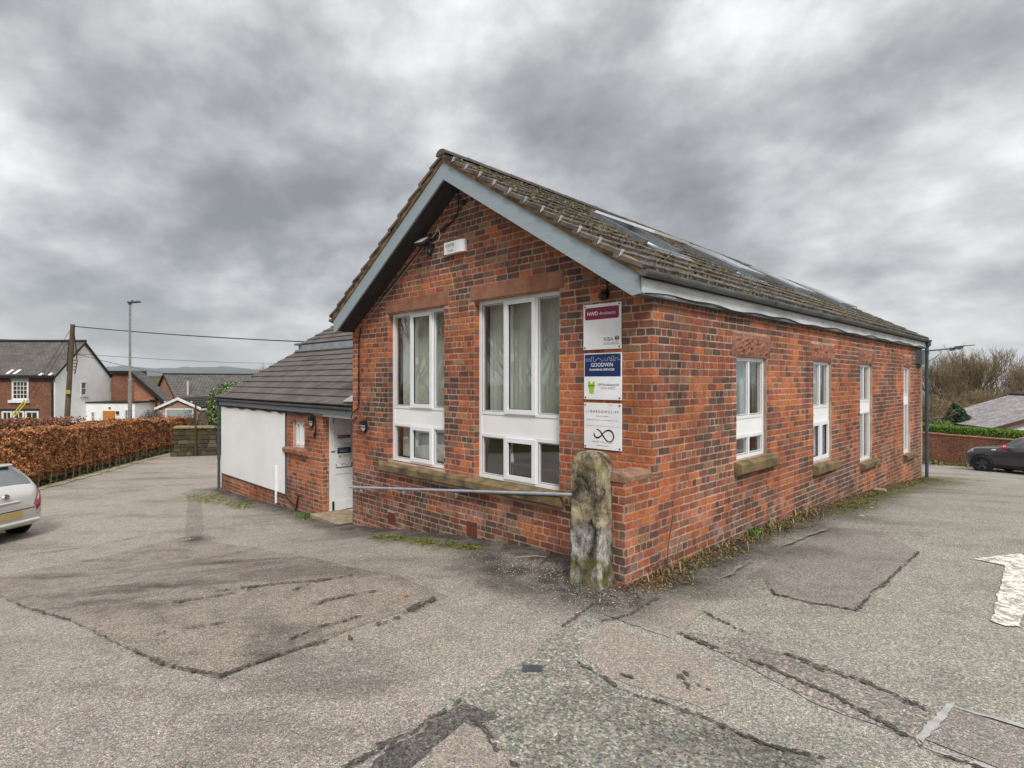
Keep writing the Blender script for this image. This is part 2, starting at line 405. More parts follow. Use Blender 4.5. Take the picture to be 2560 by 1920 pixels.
def np_mesh(name, V, Fq, mat, cols=None, smooth=False, attrs=None):
    """big mesh from numpy: V (n,3), Fq (m,k) all faces with k corners"""
    me = bpy.data.meshes.new(name); V = np.asarray(V, np.float32); Fq = np.asarray(Fq, np.int32); k = Fq.shape[1]
    me.vertices.add(len(V)); me.vertices.foreach_set('co', V.ravel())
    me.loops.add(Fq.size); me.loops.foreach_set('vertex_index', Fq.ravel())
    me.polygons.add(len(Fq)); me.polygons.foreach_set('loop_start', np.arange(len(Fq), dtype=np.int32)*k)
    me.polygons.foreach_set('loop_total', np.full(len(Fq), k, np.int32)) if False else None
    if cols is not None:
        a = me.attributes.new('bcol', 'FLOAT_COLOR', 'POINT'); cc = np.ones((len(V), 4), np.float32); cc[:, :3] = cols; a.data.foreach_set('color', cc.ravel())
    for nm, arr in (attrs or {}).items():
        a = me.attributes.new(nm, 'FLOAT', 'POINT'); a.data.foreach_set('value', np.asarray(arr, np.float32))
    if mat: me.materials.append(mat)
    me.update(calc_edges=True); me.validate()
    if smooth: me.polygons.foreach_set('use_smooth', [True]*len(me.polygons))
    return me
def vnoise(x, y, z=0.0): return noise.noise(Vector((x, y, z)))
def fbm(x, y, z=0.0, o=4): return noise.fractal(Vector((x, y, z)), 1.0, 2.0, o)

# ------------------------------------------------------------------ ground
M['field'] = simple('winter grass', (.075, .085, .03), (.05, .055, .024), .5, .95, .1, detail=8)
M['yard'] = asphalt('pale pinkish asphalt', (.385, .345, .298), (.235, .21, .18), (.44, .40, .352), 135)
M['road'] = asphalt('grey green chipped road', (.365, .352, .30), (.245, .236, .20), (.41, .40, .345), 125)
M['chips'] = asphalt('coarse chipped tarmac', (.27, .262, .22), (.13, .125, .105), (.35, .34, .29), 72, 1.0)
M['patch'] = asphalt('brown tarmac patch', (.305, .278, .245), (.215, .195, .17), (.35, .32, .285), 130, .9)
M['patch_l'] = asphalt('pale brown tarmac patch', (.35, .305, .262), (.25, .215, .185), (.40, .35, .305), 125, .8)
M['patch_d'] = asphalt('dark tarmac', (.135, .125, .11), (.08, .075, .068), (.20, .185, .165), 90, 1.0)
M['trench'] = asphalt('worn trench tarmac', (.29, .265, .23), (.16, .14, .12), (.36, .325, .285), 90, 1.0)
M['crack'] = asphalt('open crack', (.115, .104, .09), (.07, .064, .056), (.13, .12, .10), 100, .8)
M['concrete'] = simple('grey cement', (.42, .41, .40), (.30, .29, .28), 14, .9, .15, bump=.2)
M['kerb'] = simple('buried kerb', (.27, .24, .215), (.15, .135, .12), 7, .9, .15, bump=.3)
M['gravel'] = asphalt('pale gravel edge', (.42, .35, .23), (.23, .19, .12), (.50, .43, .31), 50, 1.0)
def road_paint():
    m, nt, bs = mat_new('worn white road paint'); t = NT(nt); p = t.map(t.pos(), (1, 1, 0))
    n = t.noise(p, 9, 7, .72); vo = t.nd('ShaderNodeTexVoronoi'); vo.inputs['Scale'].default_value = 55; t.ln(p, vo.inputs['Vector'])
    sv = t.nd('ShaderNodeSeparateColor'); t.ln(vo.outputs['Color'], sv.inputs[0])
    f = t.ramp(t.m('ADD', n, t.m('MULTIPLY', sv.outputs[0], .16)), ((.555, 0.0), (.64, 1.0)))
    c = t.mix(f, (.72, .68, .61), (.29, .275, .24))
    t.ln(t.mix(1.0, c, t.ramp(sv.outputs[1], ((0, .8), (1, 1.1))), 'MULTIPLY'), bs.inputs['Base Color'])
    bs.inputs['Roughness'].default_value = .85; bs.inputs['Specular IOR Level'].default_value = .2
    return m
M['paint'] = road_paint()

def axis(lo, hi, step, far):
    a = list(np.arange(lo, hi+1e-6, step)); s = step; x = hi
    while x < far: s *= 1.35; x += s; a.append(x)
    s = step; x = lo
    while x > -far: s *= 1.35; x -= s; a.insert(0, x)
    return np.array(a)
ax = axis(-60, 30, 1.5, 6000); ay = axis(-30, 60, 1.5, 6000)
GX, GY = np.meshgrid(ax, ay); GZ = g(GX, GY)-.03
nx, ny = len(ax), len(ay)
idx = np.arange(nx*ny).reshape(ny, nx)
Fg = np.stack([idx[:-1, :-1], idx[:-1, 1:], idx[1:, 1:], idx[1:, :-1]], -1).reshape(-1, 4)
struct(link('ground', np_mesh('ground', np.stack([GX, GY, GZ], -1).reshape(-1, 3), Fg, M['field'], smooth=True)))

def seg_d(px, py, ax_, ay_, bx, by):
    dx, dy = bx-ax_, by-ay_; t = max(0, min(1, ((px-ax_)*dx+(py-ay_)*dy)/(dx*dx+dy*dy))); return math.hypot(px-ax_-dx*t, py-ay_-dy*t)
WALLS = [(-6.62, 0, 0, 0, .75), (0, 0, 0, 14.4, .85), (-14.4, .1, -6.6, .1, .55), (-.3, -.9, 0, 0, .75)]
SPOTS = [(-1.3, -1.0, .75), (-.9, -1.35, .5), (-2.0, -.75, .6), (-7.9, -2.4, .42), (-.7, -.7, .7), (.25, -1.0, .6)]
def dirt_at(x, y):
    v = 0
    for a, b, c, d, w in WALLS:
        dd = seg_d(x, y, a, b, c, d)
        if dd < w*2.2: v = max(v, 1.0*max(0, 1-dd/(w*(1.25+.8*vnoise(x*1.3, y*1.3, 3))))**.9)
    for a, b, r in SPOTS:
        dd = math.hypot(x-a, (y-b)*1.3)
        v = max(v, max(0, 1-dd/(r*(1.1+.8*vnoise(x*2, y*2, 7)))))
    return min(1, v*1.25)
MOSS = [(-4.4, -.62, .55, .22), (-3.5, -.58, .65, .22), (-2.7, -.52, .45, .17), (-13, -.7, 1.6, .45), (-11.2, -.5, .9, .3), (.55, 13.2, .7, 1.6), (.45, 10.2, .35, 2.0), (.4, 6.5, .3, 2.0), (-8.2, -.25, .5, .2), (-27, 3.4, 2.5, .5), (.3, 15.5, 1.3, .7)]
def moss_at(x, y):
    v = 0
    for a, b, rx, ry in MOSS:
        q = ((x-a)/rx)**2+((y-b)/ry)**2
        if q < 2: v = max(v, max(0, 1.35-q*1.1))
    return min(1, v)
def inpoly(P, x, y):
    c = False; j = len(P)-1
    for i in range(len(P)):
        if (P[i][1] > y) != (P[j][1] > y) and x < (P[j][0]-P[i][0])*(y-P[i][1])/(P[j][1]-P[i][1])+P[i][0]: c = not c
        j = i
    return c
def rough_outline(poly, step, amp, seed):
    out = []; n = len(poly)
    for i in range(n):
        a = Vector(poly[i]); b = Vector(poly[(i+1) % n]); L = (b-a).length; k = max(1, int(L/step)); nn = Vector((-(b-a).y, (b-a).x)).normalized()
        for j in range(k):
            p = a.lerp(b, j/k); e = (fbm(p.x*3.1, p.y*3.1, seed)+.35*fbm(p.x*14, p.y*14, seed+2))*amp if 0 < j else 0
            out.append((p.x+nn.x*e, p.y+nn.y*e))
    return out
def sheet(name, poly, dz, mat, step=.3, amp=.03, seed=1.0, ostep=.06, parent=None):
    """a surface laid on the terrain: outline with a rough edge, filled with a grid so it follows the ground"""
    out = rough_outline(poly, ostep, amp, seed) if amp else [tuple(p) for p in poly]
    bm = bmesh.new(); vs = [bm.verts.new((x, y, 0)) for x, y in out]; bm.faces.new(vs)
    x0, x1 = min(p[0] for p in out), max(p[0] for p in out); y0, y1 = min(p[1] for p in out), max(p[1] for p in out)
    for lo, hi, nrm in ((x0, x1, (1, 0, 0)), (y0, y1, (0, 1, 0))):
        k = int((hi-lo)/step)
        for i in range(1, k+1):
            q = lo+(hi-lo)*i/(k+1)
            bmesh.ops.bisect_plane(bm, geom=bm.verts[:]+bm.edges[:]+bm.faces[:], plane_co=(q, q, 0), plane_no=nrm, dist=1e-5)
    bmesh.ops.triangulate(bm, faces=[f for f in bm.faces if len(f.verts) > 4])
    me = bpy.data.meshes.new(name)
    xs = np.array([v.co.x for v in bm.verts]); ys = np.array([v.co.y for v in bm.verts]); zs = g(xs, ys)+dz
    for v, z in zip(bm.verts, zs): v.co.z = z
    for f in bm.faces:
        f.normal_update()
        if f.normal.z < 0: f.normal_flip()
    bm.to_mesh(me); bm.free()
    me.materials.append(mat)
    for nm, fn in (('dirt', dirt_at), ('moss', moss_at)):
        a = me.attributes.new(nm, 'FLOAT', 'POINT'); a.data.foreach_set('value', np.array([fn(x, y) for x, y in zip(xs, ys)], np.float32))
    me.polygons.foreach_set('use_smooth', [True]*len(me.polygons))
    return struct(link(name, me, parent)) if parent is None else link(name, me, parent)
# yard (everything left of the post), road (right of it)
sheet('yard', [(-16.4, -9), (-9, -16), (1.2, -16), (1.2, 1), (1.2, 32), (-34, 32), (-34, 7.2), (-32.5, 4.7), (-27.2, 1.35), (-22.5, -1.6), (-19.0, -3.6), (-17.2, -5.6)], .0, M['yard'], .2, .05, 2.0, .4)
sheet('road', [(.62, -14), (12, -14), (12, 27), (.9, 27), (.9, 16), (.72, 10), (.55, 5), (.42, 1.2), (.12, -.9), (.12, -1.3), (.30, -1.9), (.42, -2.6), (.47, -3.3), (.56, -4.2), (.6, -7)], .006, M['road'], .2, .07, 5.0)
G2 = lambda *pp: [(onG(*p).x, onG(*p).y) for p in pp]
# surfaces relaid over the years
sheet('tarmac_patch', G2((-60, 1450), (60, 1520), (190, 1560), (250, 1590), (400, 1665), (555, 1697), (640, 1662), (820, 1600), (950, 1550), (1120, 1492), (1000, 1440), (880, 1420), (640, 1370), (470, 1340), (200, 1405)), .004, asphalt('worn yard tarmac', (.335, .292, .246), (.115, .098, .083), (.385, .34, .29), 130), .2, .03, 3.0)
sheet('trench_tarmac', G2((470, 1240), (502, 1243), (510, 1325), (500, 1352), (462, 1345)), .004, asphalt('old trench in yard', (.30, .265, .23), (.20, .175, .15), (.34, .30, .26), 130), .2, .02, 12.0)
sheet('tarmac_patch', G2((1855, 1452), (1905, 1445), (1935, 1490), (2040, 1512), (2140, 1530), (2300, 1383), (2200, 1330), (2080, 1320), (1960, 1385)), .010, M['patch'], .2, .012, 4.0)
sheet('tarmac_patch', G2((1455, 1610), (1510, 1555), (1590, 1580), (1670, 1620), (1760, 1650), (1830, 1760), (1760, 1780), (1640, 1740), (1510, 1690), (1460, 1650)), .010, M['patch_l'], .2, .05, 6.0)
sheet('tarmac_patch', G2((1510, 1540), (1600, 1500), (1690, 1490), (1760, 1535), (1680, 1600), (1600, 1570)), .012, M['patch_l'], .2, .04, 9.0)
sheet('coarse_tarmac', G2((1120, 1750), (1250, 1690), (1330, 1640), (1400, 1570), (1500, 1545), (1450, 1620), (1450, 1660), (1540, 1720), (1720, 1790), (1900, 1860), (2100, 1925), (2160, 2100), (900, 2400), (760, 2120), (1080, 1960), (1215, 1850), (1180, 1790)), .010, M['chips'], .2, .06, 7.0)
sheet('dark_tarmac', G2((830, 1990), (1000, 1860), (1160, 1765), (1250, 1800), (1140, 1850), (1060, 1900), (960, 2010)), .013, M['patch_d'], .2, .05, 8.0)
sheet('pale_tarmac', G2((1020, 2010), (1080, 1880), (1160, 1815), (1220, 1840), (1250, 1880), (1300, 1910), (1330, 2010)), .016, M['patch_l'], .2, .03, 8.5)
sheet('trench_tarmac', G2((1760, 1590), (1860, 1600), (2330, 1782), (2280, 1850), (2050, 1770), (1810, 1640), (1660, 1570)), .012, M['trench'], .2, .03, 10.0)
sheet('tarmac_patch', G2((2295, 1846), (2380, 1775), (2700, 1872), (2700, 2010), (2500, 1930)), .012, M['patch'], .2, .008, 11.0)
# cement fillets round the corner patch
def crack_line(pts, w, seed):
    """an eroded joint: many small broken flakes of dark, sunken tarmac along a line, with gaps"""
    r = random.Random(seed); V = []; F = []
    for a, b in zip(pts[:-1], pts[1:]):
        a = Vector(a); b = Vector(b); L = (b-a).length; d = (b-a)/L; n_ = Vector((-d.y, d.x)); k = int(L*(85+900*w))
        for _ in range(k):
            s = r.random()*L; p = a+d*s; gate = fbm(p.x*2.3, p.y*2.3, seed, 3)
            if gate < -.16 and r.random() < .85: continue
            o_ = fbm(p.x*3, p.y*3, seed+9, 3)*.035+r.gauss(0, w*(.22+.35*max(0, gate))); c_ = p+n_*o_; rad = r.uniform(.004, .013)*(1+6*w); m = r.randint(5, 6); b0 = len(V); dz = .0185+.004*r.random()
            ang = math.atan2(d.y, d.x); V.append((c_.x, c_.y, gz(c_.x, c_.y)+dz))
            for q in range(m):
                t_ = 6.283*q/m+r.uniform(-.3, .3); rr = rad*r.uniform(.6, 1.3); x = c_.x+rr*(math.cos(t_)*math.cos(ang)*1.7-math.sin(t_)*math.sin(ang)*.8); y = c_.y+rr*(math.cos(t_)*math.sin(ang)*1.7+math.sin(t_)*math.cos(ang)*.8); V.append((x, y, gz(x, y)+dz))
            F += [(b0, b0+1+q, b0+1+(q+1) % m) for q in range(m)]
    if F: struct(link('crack', np_mesh('crack', V, F, M['crack'])))
def strip(name, pts, w, dz, mat, seed=0., wv=.4, step=.06, parent=None, z=None):
    """narrow ragged ribbon along a polyline on the ground"""
    P = []; 
    for a, b in zip(pts[:-1], pts[1:]):
        a = Vector(a); b = Vector(b); k = max(1, int((b-a).length/step))
        P += [a.lerp(b, j/k) for j in range(k)]
    P.append(Vector(pts[-1])); n = len(P); V = []; F = []
    for i, p in enumerate(P):
        d = (P[min(i+1, n-1)]-P[max(i-1, 0)]); nn = Vector((-d.y, d.x)); nn = nn.normalized() if nn.length else Vector((0, 1))
        e = fbm(p.x*4, p.y*4, seed)*.03; ww = w*(.26 if wv > .35 else .42)*max(.0, 1+wv*3.0*fbm(p.x*5, p.y*5, seed+5)); 
        if w > .1: e *= .3
        tp = min(1, i/3, (n-1-i)/3)+.1
        for sgn in (-1, 1):
            x, y = p.x+nn.x*(e+sgn*ww*tp), p.y+nn.y*(e+sgn*ww*tp); V.append((x, y, gz(x, y)+dz))
    for i in range(n-1): F.append((2*i, 2*i+1, 2*i+3, 2*i+2))
    me = bpy.data.meshes.new(name); me.from_pydata(V, [], F)
    bm = bmesh.new(); bm.from_mesh(me)
    for f in bm.faces:
        f.normal_update()
        if f.normal.z < 0: f.normal_flip()
    bm.to_mesh(me); bm.free()
    me.materials.append(mat)
    return struct(link(name, me))
sheet('cement_fillet', G2((2344, 1797), (2364, 1773), (2380, 1767), (2370, 1788), (2308, 1866), (2290, 1852), (2318, 1818)), .017, M['concrete'], .3, .02, 1.0, .02)
strip('cement_fillet', G2((2376, 1770), (2700, 1868)), .035, .018, M['concrete'], 2, .34)
strip('cement_fillet', G2((2292, 1850), (2310, 1872), (2560, 1960)), .035, .019, M['concrete'], 3, .34)
for k, (pts, w) in enumerate([
    (((-60, 1450), (60, 1520), (190, 1560), (250, 1590), (400, 1665), (555, 1697), (640, 1662), (700, 1640)), .03),
    (((560, 1690), (700, 1640), (820, 1605)), .028), (((940, 1565), (1020, 1530), (1090, 1498)), .11), (((730, 1600), (800, 1570), (900, 1545)), .03),
    (((508, 1326), (640, 1310), (760, 1290)), .02),
    (((560, 1390), (700, 1360), (860, 1325)), .02), (((1910, 1448), (1935, 1490), (2040, 1512), (2140, 1530)), .02), (((2140, 1530), (2220, 1450), (2300, 1383)), .028),
    (((1760, 1535), (1850, 1580), (1960, 1625)), .03), (((1960, 1640), (2130, 1700), (2330, 1785)), .055), (((1700, 1590), (1900, 1665), (2070, 1740), (2270, 1850)), .05),
    (((1450, 1660), (1540, 1725), (1720, 1790), (1930, 1868), (2060, 1900), (2110, 1935)), .035), (((1555, 1690), (1600, 1710)), .05), (((1700, 1690), (1740, 1730), (1775, 1738)), .13),
    (((1180, 1790), (1215, 1850), (1240, 1885), (1300, 1920)), .035), (((860, 1925), (1010, 1850), (1150, 1755)), .05), (((2290, 1852), (2315, 1880), (2480, 1935)), .022),
    (((1500, 1560), (1570, 1540), (1650, 1500)), .03), (((360, 1600), (430, 1580), (560, 1560)), .02), (((1400, 1570), (1480, 1520), (1510, 1490)), .03),
    (((0, 1400), (200, 1372), (420, 1330)), .03), (((730, 1478), (800, 1455), (880, 1440)), .035), (((540, 1480), (700, 1462), (830, 1450)), .05), (((430, 1510), (560, 1490), (640, 1470)), .04), (((780, 1512), (880, 1490), (960, 1478)), .05)]):
    crack_line(G2(*pts), w, k*3.3)
strip('kerb', G2((1805, 1455), (1880, 1405)), .045, .04, M['kerb'], 4, .2)
strip('kerb', G2((1955, 1372), (2070, 1326)), .05, .04, M['kerb'], 5, .2)
strip('gravel_edge', [(-17.15, -5.4), (-18.75, -3.55), (-22.2, -1.35), (-27.0, 1.55), (-32.2, 4.75)], .42, .02, M['gravel'], 6, .3, .2)
strip('gravel_edge', [(-32.2, 4.75), (-33.2, 6.6)], .35, .022, M['gravel'], 7, .3, .2)
# white direction arrow on the road
q0, q1 = [Vector(v) for v in G2((2513, 1418), (2478, 1556))]; dA = (q0-q1).normalized(); nA = Vector((dA.y, -dA.x)); hb = Vector(G2((2434, 1401))[0])
ax_ = lambda s, o: tuple(q1+dA*s+nA*o); sb_ = (hb-q1).dot(dA); ob_ = (hb-q1).dot(nA); Lq = (q0-q1).length
ap = [ax_(0, 0), ax_(-.06, .10), ax_(0, .20), ax_(Lq, .20), ax_(sb_, .20-ob_), ax_(sb_+.72, .10), ax_(sb_, ob_), ax_(Lq, 0)]
o = sheet('road_arrow', ap, .018, M['paint'], .25, .022, 3.0, .025); o['label'] = 'worn white arrow painted on the grey road'
# small iron cover
mh = MB(); c = onG(1331, 1677); T = lambda x, y, z: (c.x+.76*x-.65*y, c.y+.65*x+.76*y, c.z+.001+z)
mh.box(-.075, .075, -.05, .05, -.03, .012, T)
for i in range(6): mh.box(-.07+i*.024, -.06+i*.024, -.045, .045, .012, .017, T)
tag(mh.build('stopcock_cover', simple('worn iron cover', (.075, .08, .095), (.05, .05, .055), 30, .6, .4)), 'small dark iron cover set in the coarse tarmac', 'cover')
# ------------------------------------------------------------------ brickwork
CH = .0906; ZB = .039-13*CH           # course height, and the level of a bed joint well below ground
PAL = [((.48, .145, .055), 'o'), ((.385, .115, .054), 'r'), ((.305, .098, .057), 'r'), ((.24, .088, .060), 'd'), ((.185, .080, .060), 'd'), ((.150, .080, .068), 'p'), ((.23, .122, .075), 'b'), ((.105, .070, .060), 'k'), ((.29, .165, .095), 'b')]
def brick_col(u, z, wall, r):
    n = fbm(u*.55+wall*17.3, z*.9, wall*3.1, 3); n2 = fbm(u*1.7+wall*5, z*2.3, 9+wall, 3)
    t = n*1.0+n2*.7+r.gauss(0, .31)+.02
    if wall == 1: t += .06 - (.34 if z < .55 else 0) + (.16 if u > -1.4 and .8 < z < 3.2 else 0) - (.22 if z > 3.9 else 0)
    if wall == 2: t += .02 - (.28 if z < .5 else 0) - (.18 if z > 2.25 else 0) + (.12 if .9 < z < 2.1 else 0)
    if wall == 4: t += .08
    if t > .42: c = PAL[0][0]
    elif t > .22: c = PAL[1][0]
    elif t > .04: c = PAL[2][0]
    elif t > -.12: c = PAL[3][0]
    elif t > -.30: c = PAL[4][0] if r.random() < .7 else PAL[6][0]
    elif t > -.48: c = PAL[5][0] if r.random() < .6 else PAL[8][0]
    else: c = PAL[7][0]
    if r.random() < .07: c = r.choice(PAL)[0]
    k = r.uniform(.85, 1.18)
    hg = z-(gz(u, 0) if wall in (1, 4) else gz(0, u)); al = max(0, min(1, (.30-hg)/.30))*(.45+.7*n2)
    if al > 0: c = tuple(a*(1-.55*al)+b*.55*al for a, b in zip(c, (.085, .075, .035)))
    return (c[0]*k, c[1]*k*r.uniform(.92, 1.1), c[2]*k)
def lay(u0, u1, z0, z1, opens, wall, seed, zt=None, header_mod=4, hshift=2, corner=None):
    """bricks of a wall: list of (ua,ub,za,zb,colour)"""
    r = random.Random(seed); out = []
    k0 = int(math.floor((z0-ZB)/CH)); k1 = int(math.ceil((z1-ZB)/CH))
    for k in range(k0, k1):
        za, zb = ZB+k*CH+.0088, ZB+(k+1)*CH-.0088
        if zb > z1: zb = z1
        if zb-za < .03: continue
        a, b = u0, u1
        if zt:
            while a < u1 and zt(a) < zb-.02: a += .02
            while b > a and zt(b) < zb-.02: b -= .02
            if b-a < .08: continue
        hd = (k % header_mod == hshift); unit = .1195 if hd else .2395
        u = u0-(.06 if hd else (.12 if k % 2 else 0))-r.uniform(0, .012); row = []
        while u < b:
            L = unit+r.uniform(-.007, .007)
            if not hd and r.random() < .055: L = .12
            ua, ub = max(u+.0075, a), min(u+L-.0075, b); u += L
            if ub-ua < .022: continue
            row.append((ua, ub))
        for ua, ub in row:
            parts = [(ua, ub, za, zb)]
            for (oa, ob, oz0, oz1) in opens:
                nx_ = []
                for (p, q, s, t) in parts:
                    if q <= oa or p >= ob or t <= oz0 or s >= oz1: nx_.append((p, q, s, t)); continue
                    ov = min(t, oz1)-max(s, oz0)
                    if ov < .45*(t-s) and ov < .036:
                        if oz0 > s: nx_.append((p, q, s, oz0-.004))
                        else: nx_.append((p, q, oz1+.004, t))
                    else:
                        if p < oa-.02: nx_.append((p, oa-.003, s, t))
                        if q > ob+.02: nx_.append((ob+.003, q, s, t))
                parts = nx_
            for (p, q, s, t) in parts:
                if q-p < .02 or t-s < .02: continue
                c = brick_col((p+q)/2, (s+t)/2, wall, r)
                if corner is not None:
                    e, dct = corner
                    if abs((q if e > 0 else p)-(u1 if e > 0 else u0)) < .01: c = dct.setdefault(k, c)
                out.append((p, q, s, t, c))
    return out
def brick_geo(mb, b, T, r):
    """one worn brick: eight-cornered face standing a little proud of the joints"""
    p, q, s, t, c = b; d = r.uniform(.0012, .0055); cc = min(.010, (q-p)*.25, (t-s)*.25)
    j = lambda a=.0022: r.uniform(-a, a)
    o = [(p+cc, s), (q-cc, s), (q, s+cc), (q, t-cc), (q-cc, t), (p+cc, t), (p, t-cc), (p, s+cc)]
    o = [(a+j(.0035), z+j(.0032)) for a, z in o]; cx, cz = (p+q)/2, (s+t)/2
    i_ = [(a+(cx-a)*.0+(.005 if a < cx else -.005), z+(.005 if z < cz else -.005)) for a, z in o]
    V = [T(a, z, -.006) for a, z in o]+[T(a, z, d*.55) for a, z in o]+[T(a, z, d+j(.0012)) for a, z in i_]
    F = [(k, (k+1) % 8, 8+(k+1) % 8, 8+k) for k in range(8)]+[(8+k, 8+(k+1) % 8, 16+(k+1) % 8, 16+k) for k in range(8)]+[tuple(range(16, 24))]
    mb.add(V, F, c)
BV = {}
def brick_variants():
    r = random.Random(5)
    for kind, w in (('s', .23), ('h', .11)):
        for i in range(6):
            mb = MB(); brick_geo(mb, (-w/2, w/2, -.04, .04, (1, 1, 1)), lambda a, z, d: (a, -d, z), r); mb.c = []
            BV[kind, i] = mb.mesh('brick', M['brick_o'])
brick_variants()
def place_bricks(wallobj, bricks, T, frame, n_single, dist, name='brick', stuff_name='brickwork'):
    """the n_single nearest bricks as objects of their own, the rest joined"""
    r = random.Random(77)
    order = sorted(range(len(bricks)), key=lambda i: dist(T((bricks[i][0]+bricks[i][1])/2, (bricks[i][2]+bricks[i][3])/2, 0)))
    one = set(order[:n_single]); mb = MB()
    for i, b in enumerate(bricks):
        if i in one:
            p, q, s, t, c = b; w = q-p; kd = 's' if w > .16 else 'h'
            me = BV[kd, r.randrange(6)]; o = bpy.data.objects.new(name, me); COL.objects.link(o); o.parent = wallobj
            o.matrix_basis = Matrix.Translation(Vector(T((p+q)/2, (s+t)/2, 0))) @ frame @ Matrix.Diagonal((w/(.23 if kd == 's' else .11), r.uniform(.6, 1.25), (t-s)/.08, 1))
            o.color = (*c, 1)
        else: brick_geo(mb, b, T, r)
    if mb.v: struct(mb.build(stuff_name, M['brick'], wallobj), 'stuff')
def wall_panel(mb, us, zs, inside, T, thick, ztop=None):
    """backing wall with openings: us, zs break lines, inside(u,z) tells where the wall is solid"""
    us = sorted(set(us)); zs = sorted(set(zs)); zc = lambda u, z: min(z, ztop(u)) if ztop else z
    for i in range(len(us)-1):
        for k in range(len(zs)-1):
            um, zm = (us[i]+us[i+1])/2, (zs[k]+zs[k+1])/2
            if not inside(um, zm): continue
            c = [(us[i], zc(us[i], zs[k])), (us[i+1], zc(us[i+1], zs[k])), (us[i+1], zc(us[i+1], zs[k+1])), (us[i], zc(us[i], zs[k+1]))]
            if abs(c[0][1]-c[3][1]) < 1e-6 and abs(c[1][1]-c[2][1]) < 1e-6: continue
            mb.add([T(a, z, 0) for a, z in c], [(0, 1, 2, 3)]); mb.add([T(a, z, -thick) for a, z in c], [(0, 1, 2, 3)])
            for (ea, eb, du, dz) in ((0, 1, 0, -1), (1, 2, 1, 0), (2, 3, 0, 1), (3, 0, -1, 0)):
                ii, kk = i+du, k+dz
                solid = 0 <= ii < len(us)-1 and 0 <= kk < len(zs)-1 and inside((us[ii]+us[ii+1])/2, (zs[kk]+zs[kk+1])/2)
                if not solid:
                    a, b = c[ea], c[eb]; mb.add([T(a[0], a[1], 0), T(b[0], b[1], 0), T(b[0], b[1], -thick), T(a[0], a[1], -thick)], [(0, 1, 2, 3)])
camd = lambda p: (Vector(p)-CAMP).length

# ------------------------------------------------------------------ the brick hall
hall = thing('brick_hall', 'long red brick gabled hall with mossy tiled roof and white framed windows', 'building', (-3.3, 7, -.3), 0, world=True)
XL, YB = -6.62, 14.4; SL = .625; ZE = 3.10
ztop = lambda u: ZE+.02+SL*(3.31-abs(u+3.31))
TF = lambda u, z, d: (u, -d, z)              # front wall, d outward
TS = lambda u, z, d: (d, u, z)               # side wall
FO = [(-5.38, -3.76, .72, 3.345), (-3.04, -1.37, .70, 3.345)]
F_LINT = [(-5.46, -3.64, 3.345, 3.575), (-3.12, -1.29, 3.345, 3.575)]
F_SILL = (-5.53, -1.28, .53, .71)
AIRB = [(-5.36, -5.14, -.38, -.18), (-3.20, -2.97, -.18, .04)]
SO = [(2.15, 3.21, 1.05, 2.49), (5.28, 6.29, .68, 2.50), (8.19, 9.16, .42, 2.505), (12.22, 13.03, .22, 2.51)]
S_LINT = [(2.01, 3.34, 2.49, 2.82), (5.17, 6.45, 2.50, 2.81), (8.09, 9.28, 2.505, 2.82), (12.15, 13.14, 2.51, 2.80)]
S_SILL = [(2.07, 3.42, .86, 1.05), (5.22, 6.45, .49, .68), (8.16, 9.40, .26, .42), (12.17, 13.35, .06, .22)]
solidF = lambda u, z: not any(a < u < b and c < z < d for a, b, c, d in FO)
mb = MB(); wall_panel(mb, [XL, 0, -3.31]+[x for o_ in FO for x in o_[:2]], [-1.2, ZE, 7]+[x for o_ in FO for x in o_[2:]], solidF, TF, .23, ztop)
front_wall = mb.build('front_wall', M['mortar'], hall)
solidS = lambda u, z: not any(a < u < b and c < z < d for a, b, c, d in SO)
mb = MB(); wall_panel(mb, [.2295, YB]+[x for o_ in SO for x in o_[:2]], [-1.5, ZE]+[x for o_ in SO for x in o_[2:]], solidS, lambda u, z, d: (d-.0005, u, z), .229)
mb.box(-.2, -.0005, .002, .2295, -1.4, ZE-.001)
side_wall = mb.build('side_wall', M['mortar'], hall)
mb = MB(); mb.box(XL, XL+.23, .2301, YB, -1.5, ZE); mb.prism([(XL, -1.5), (0, -1.5), (0, ZE), (-3.31, ZE+SL*3.31-.32), (XL, ZE)], YB, YB+.22, lambda a, b, d: (a, d, b))
mb.build('rear_walls', M['mortar'], hall)
CORN = {}
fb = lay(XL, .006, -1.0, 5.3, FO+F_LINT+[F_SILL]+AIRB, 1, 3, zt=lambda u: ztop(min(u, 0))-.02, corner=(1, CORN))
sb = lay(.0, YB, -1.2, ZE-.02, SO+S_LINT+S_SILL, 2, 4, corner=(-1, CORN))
near_f = sorted(camd(TF((b[0]+b[1])/2, (b[2]+b[3])/2, 0)) for b in fb if b[3] > -.2)
FRX = Matrix.Identity(4); FRS = Matrix.Rotation(R(90), 4, 'Z')
place_bricks(front_wall, fb, TF, FRX, 165, lambda p: camd(p)+(50 if p[2] < .05+.07*p[0] or (-.96 < p[0] < -.4 and 1.33 < p[2] < 3.1) else 0))
place_bricks(side_wall, sb, TS, FRS, 135, lambda p: camd(p)+(50 if p[2] < .05 else 0))
# jamb bricks in the window reveals
mb = MB(); r = random.Random(8)
for (a, b, z0, z1) in FO:
    k = int((z0-ZB)/CH)+1
    while ZB+(k+1)*CH < z1:
        bz = (.004, .105, ZB+k*CH+.006, ZB+(k+1)*CH-.006)
        for X, s in ((a, 1), (b, -1)):
            brick_geo(mb, (*bz, brick_col(a, bz[2], 1, r)), (lambda X, s: (lambda u, z, d: (X+s*d, u, z)))(X, s), r)
        k += 1
struct(mb.build('reveal_brickwork', M['brick'], front_wall), 'stuff')
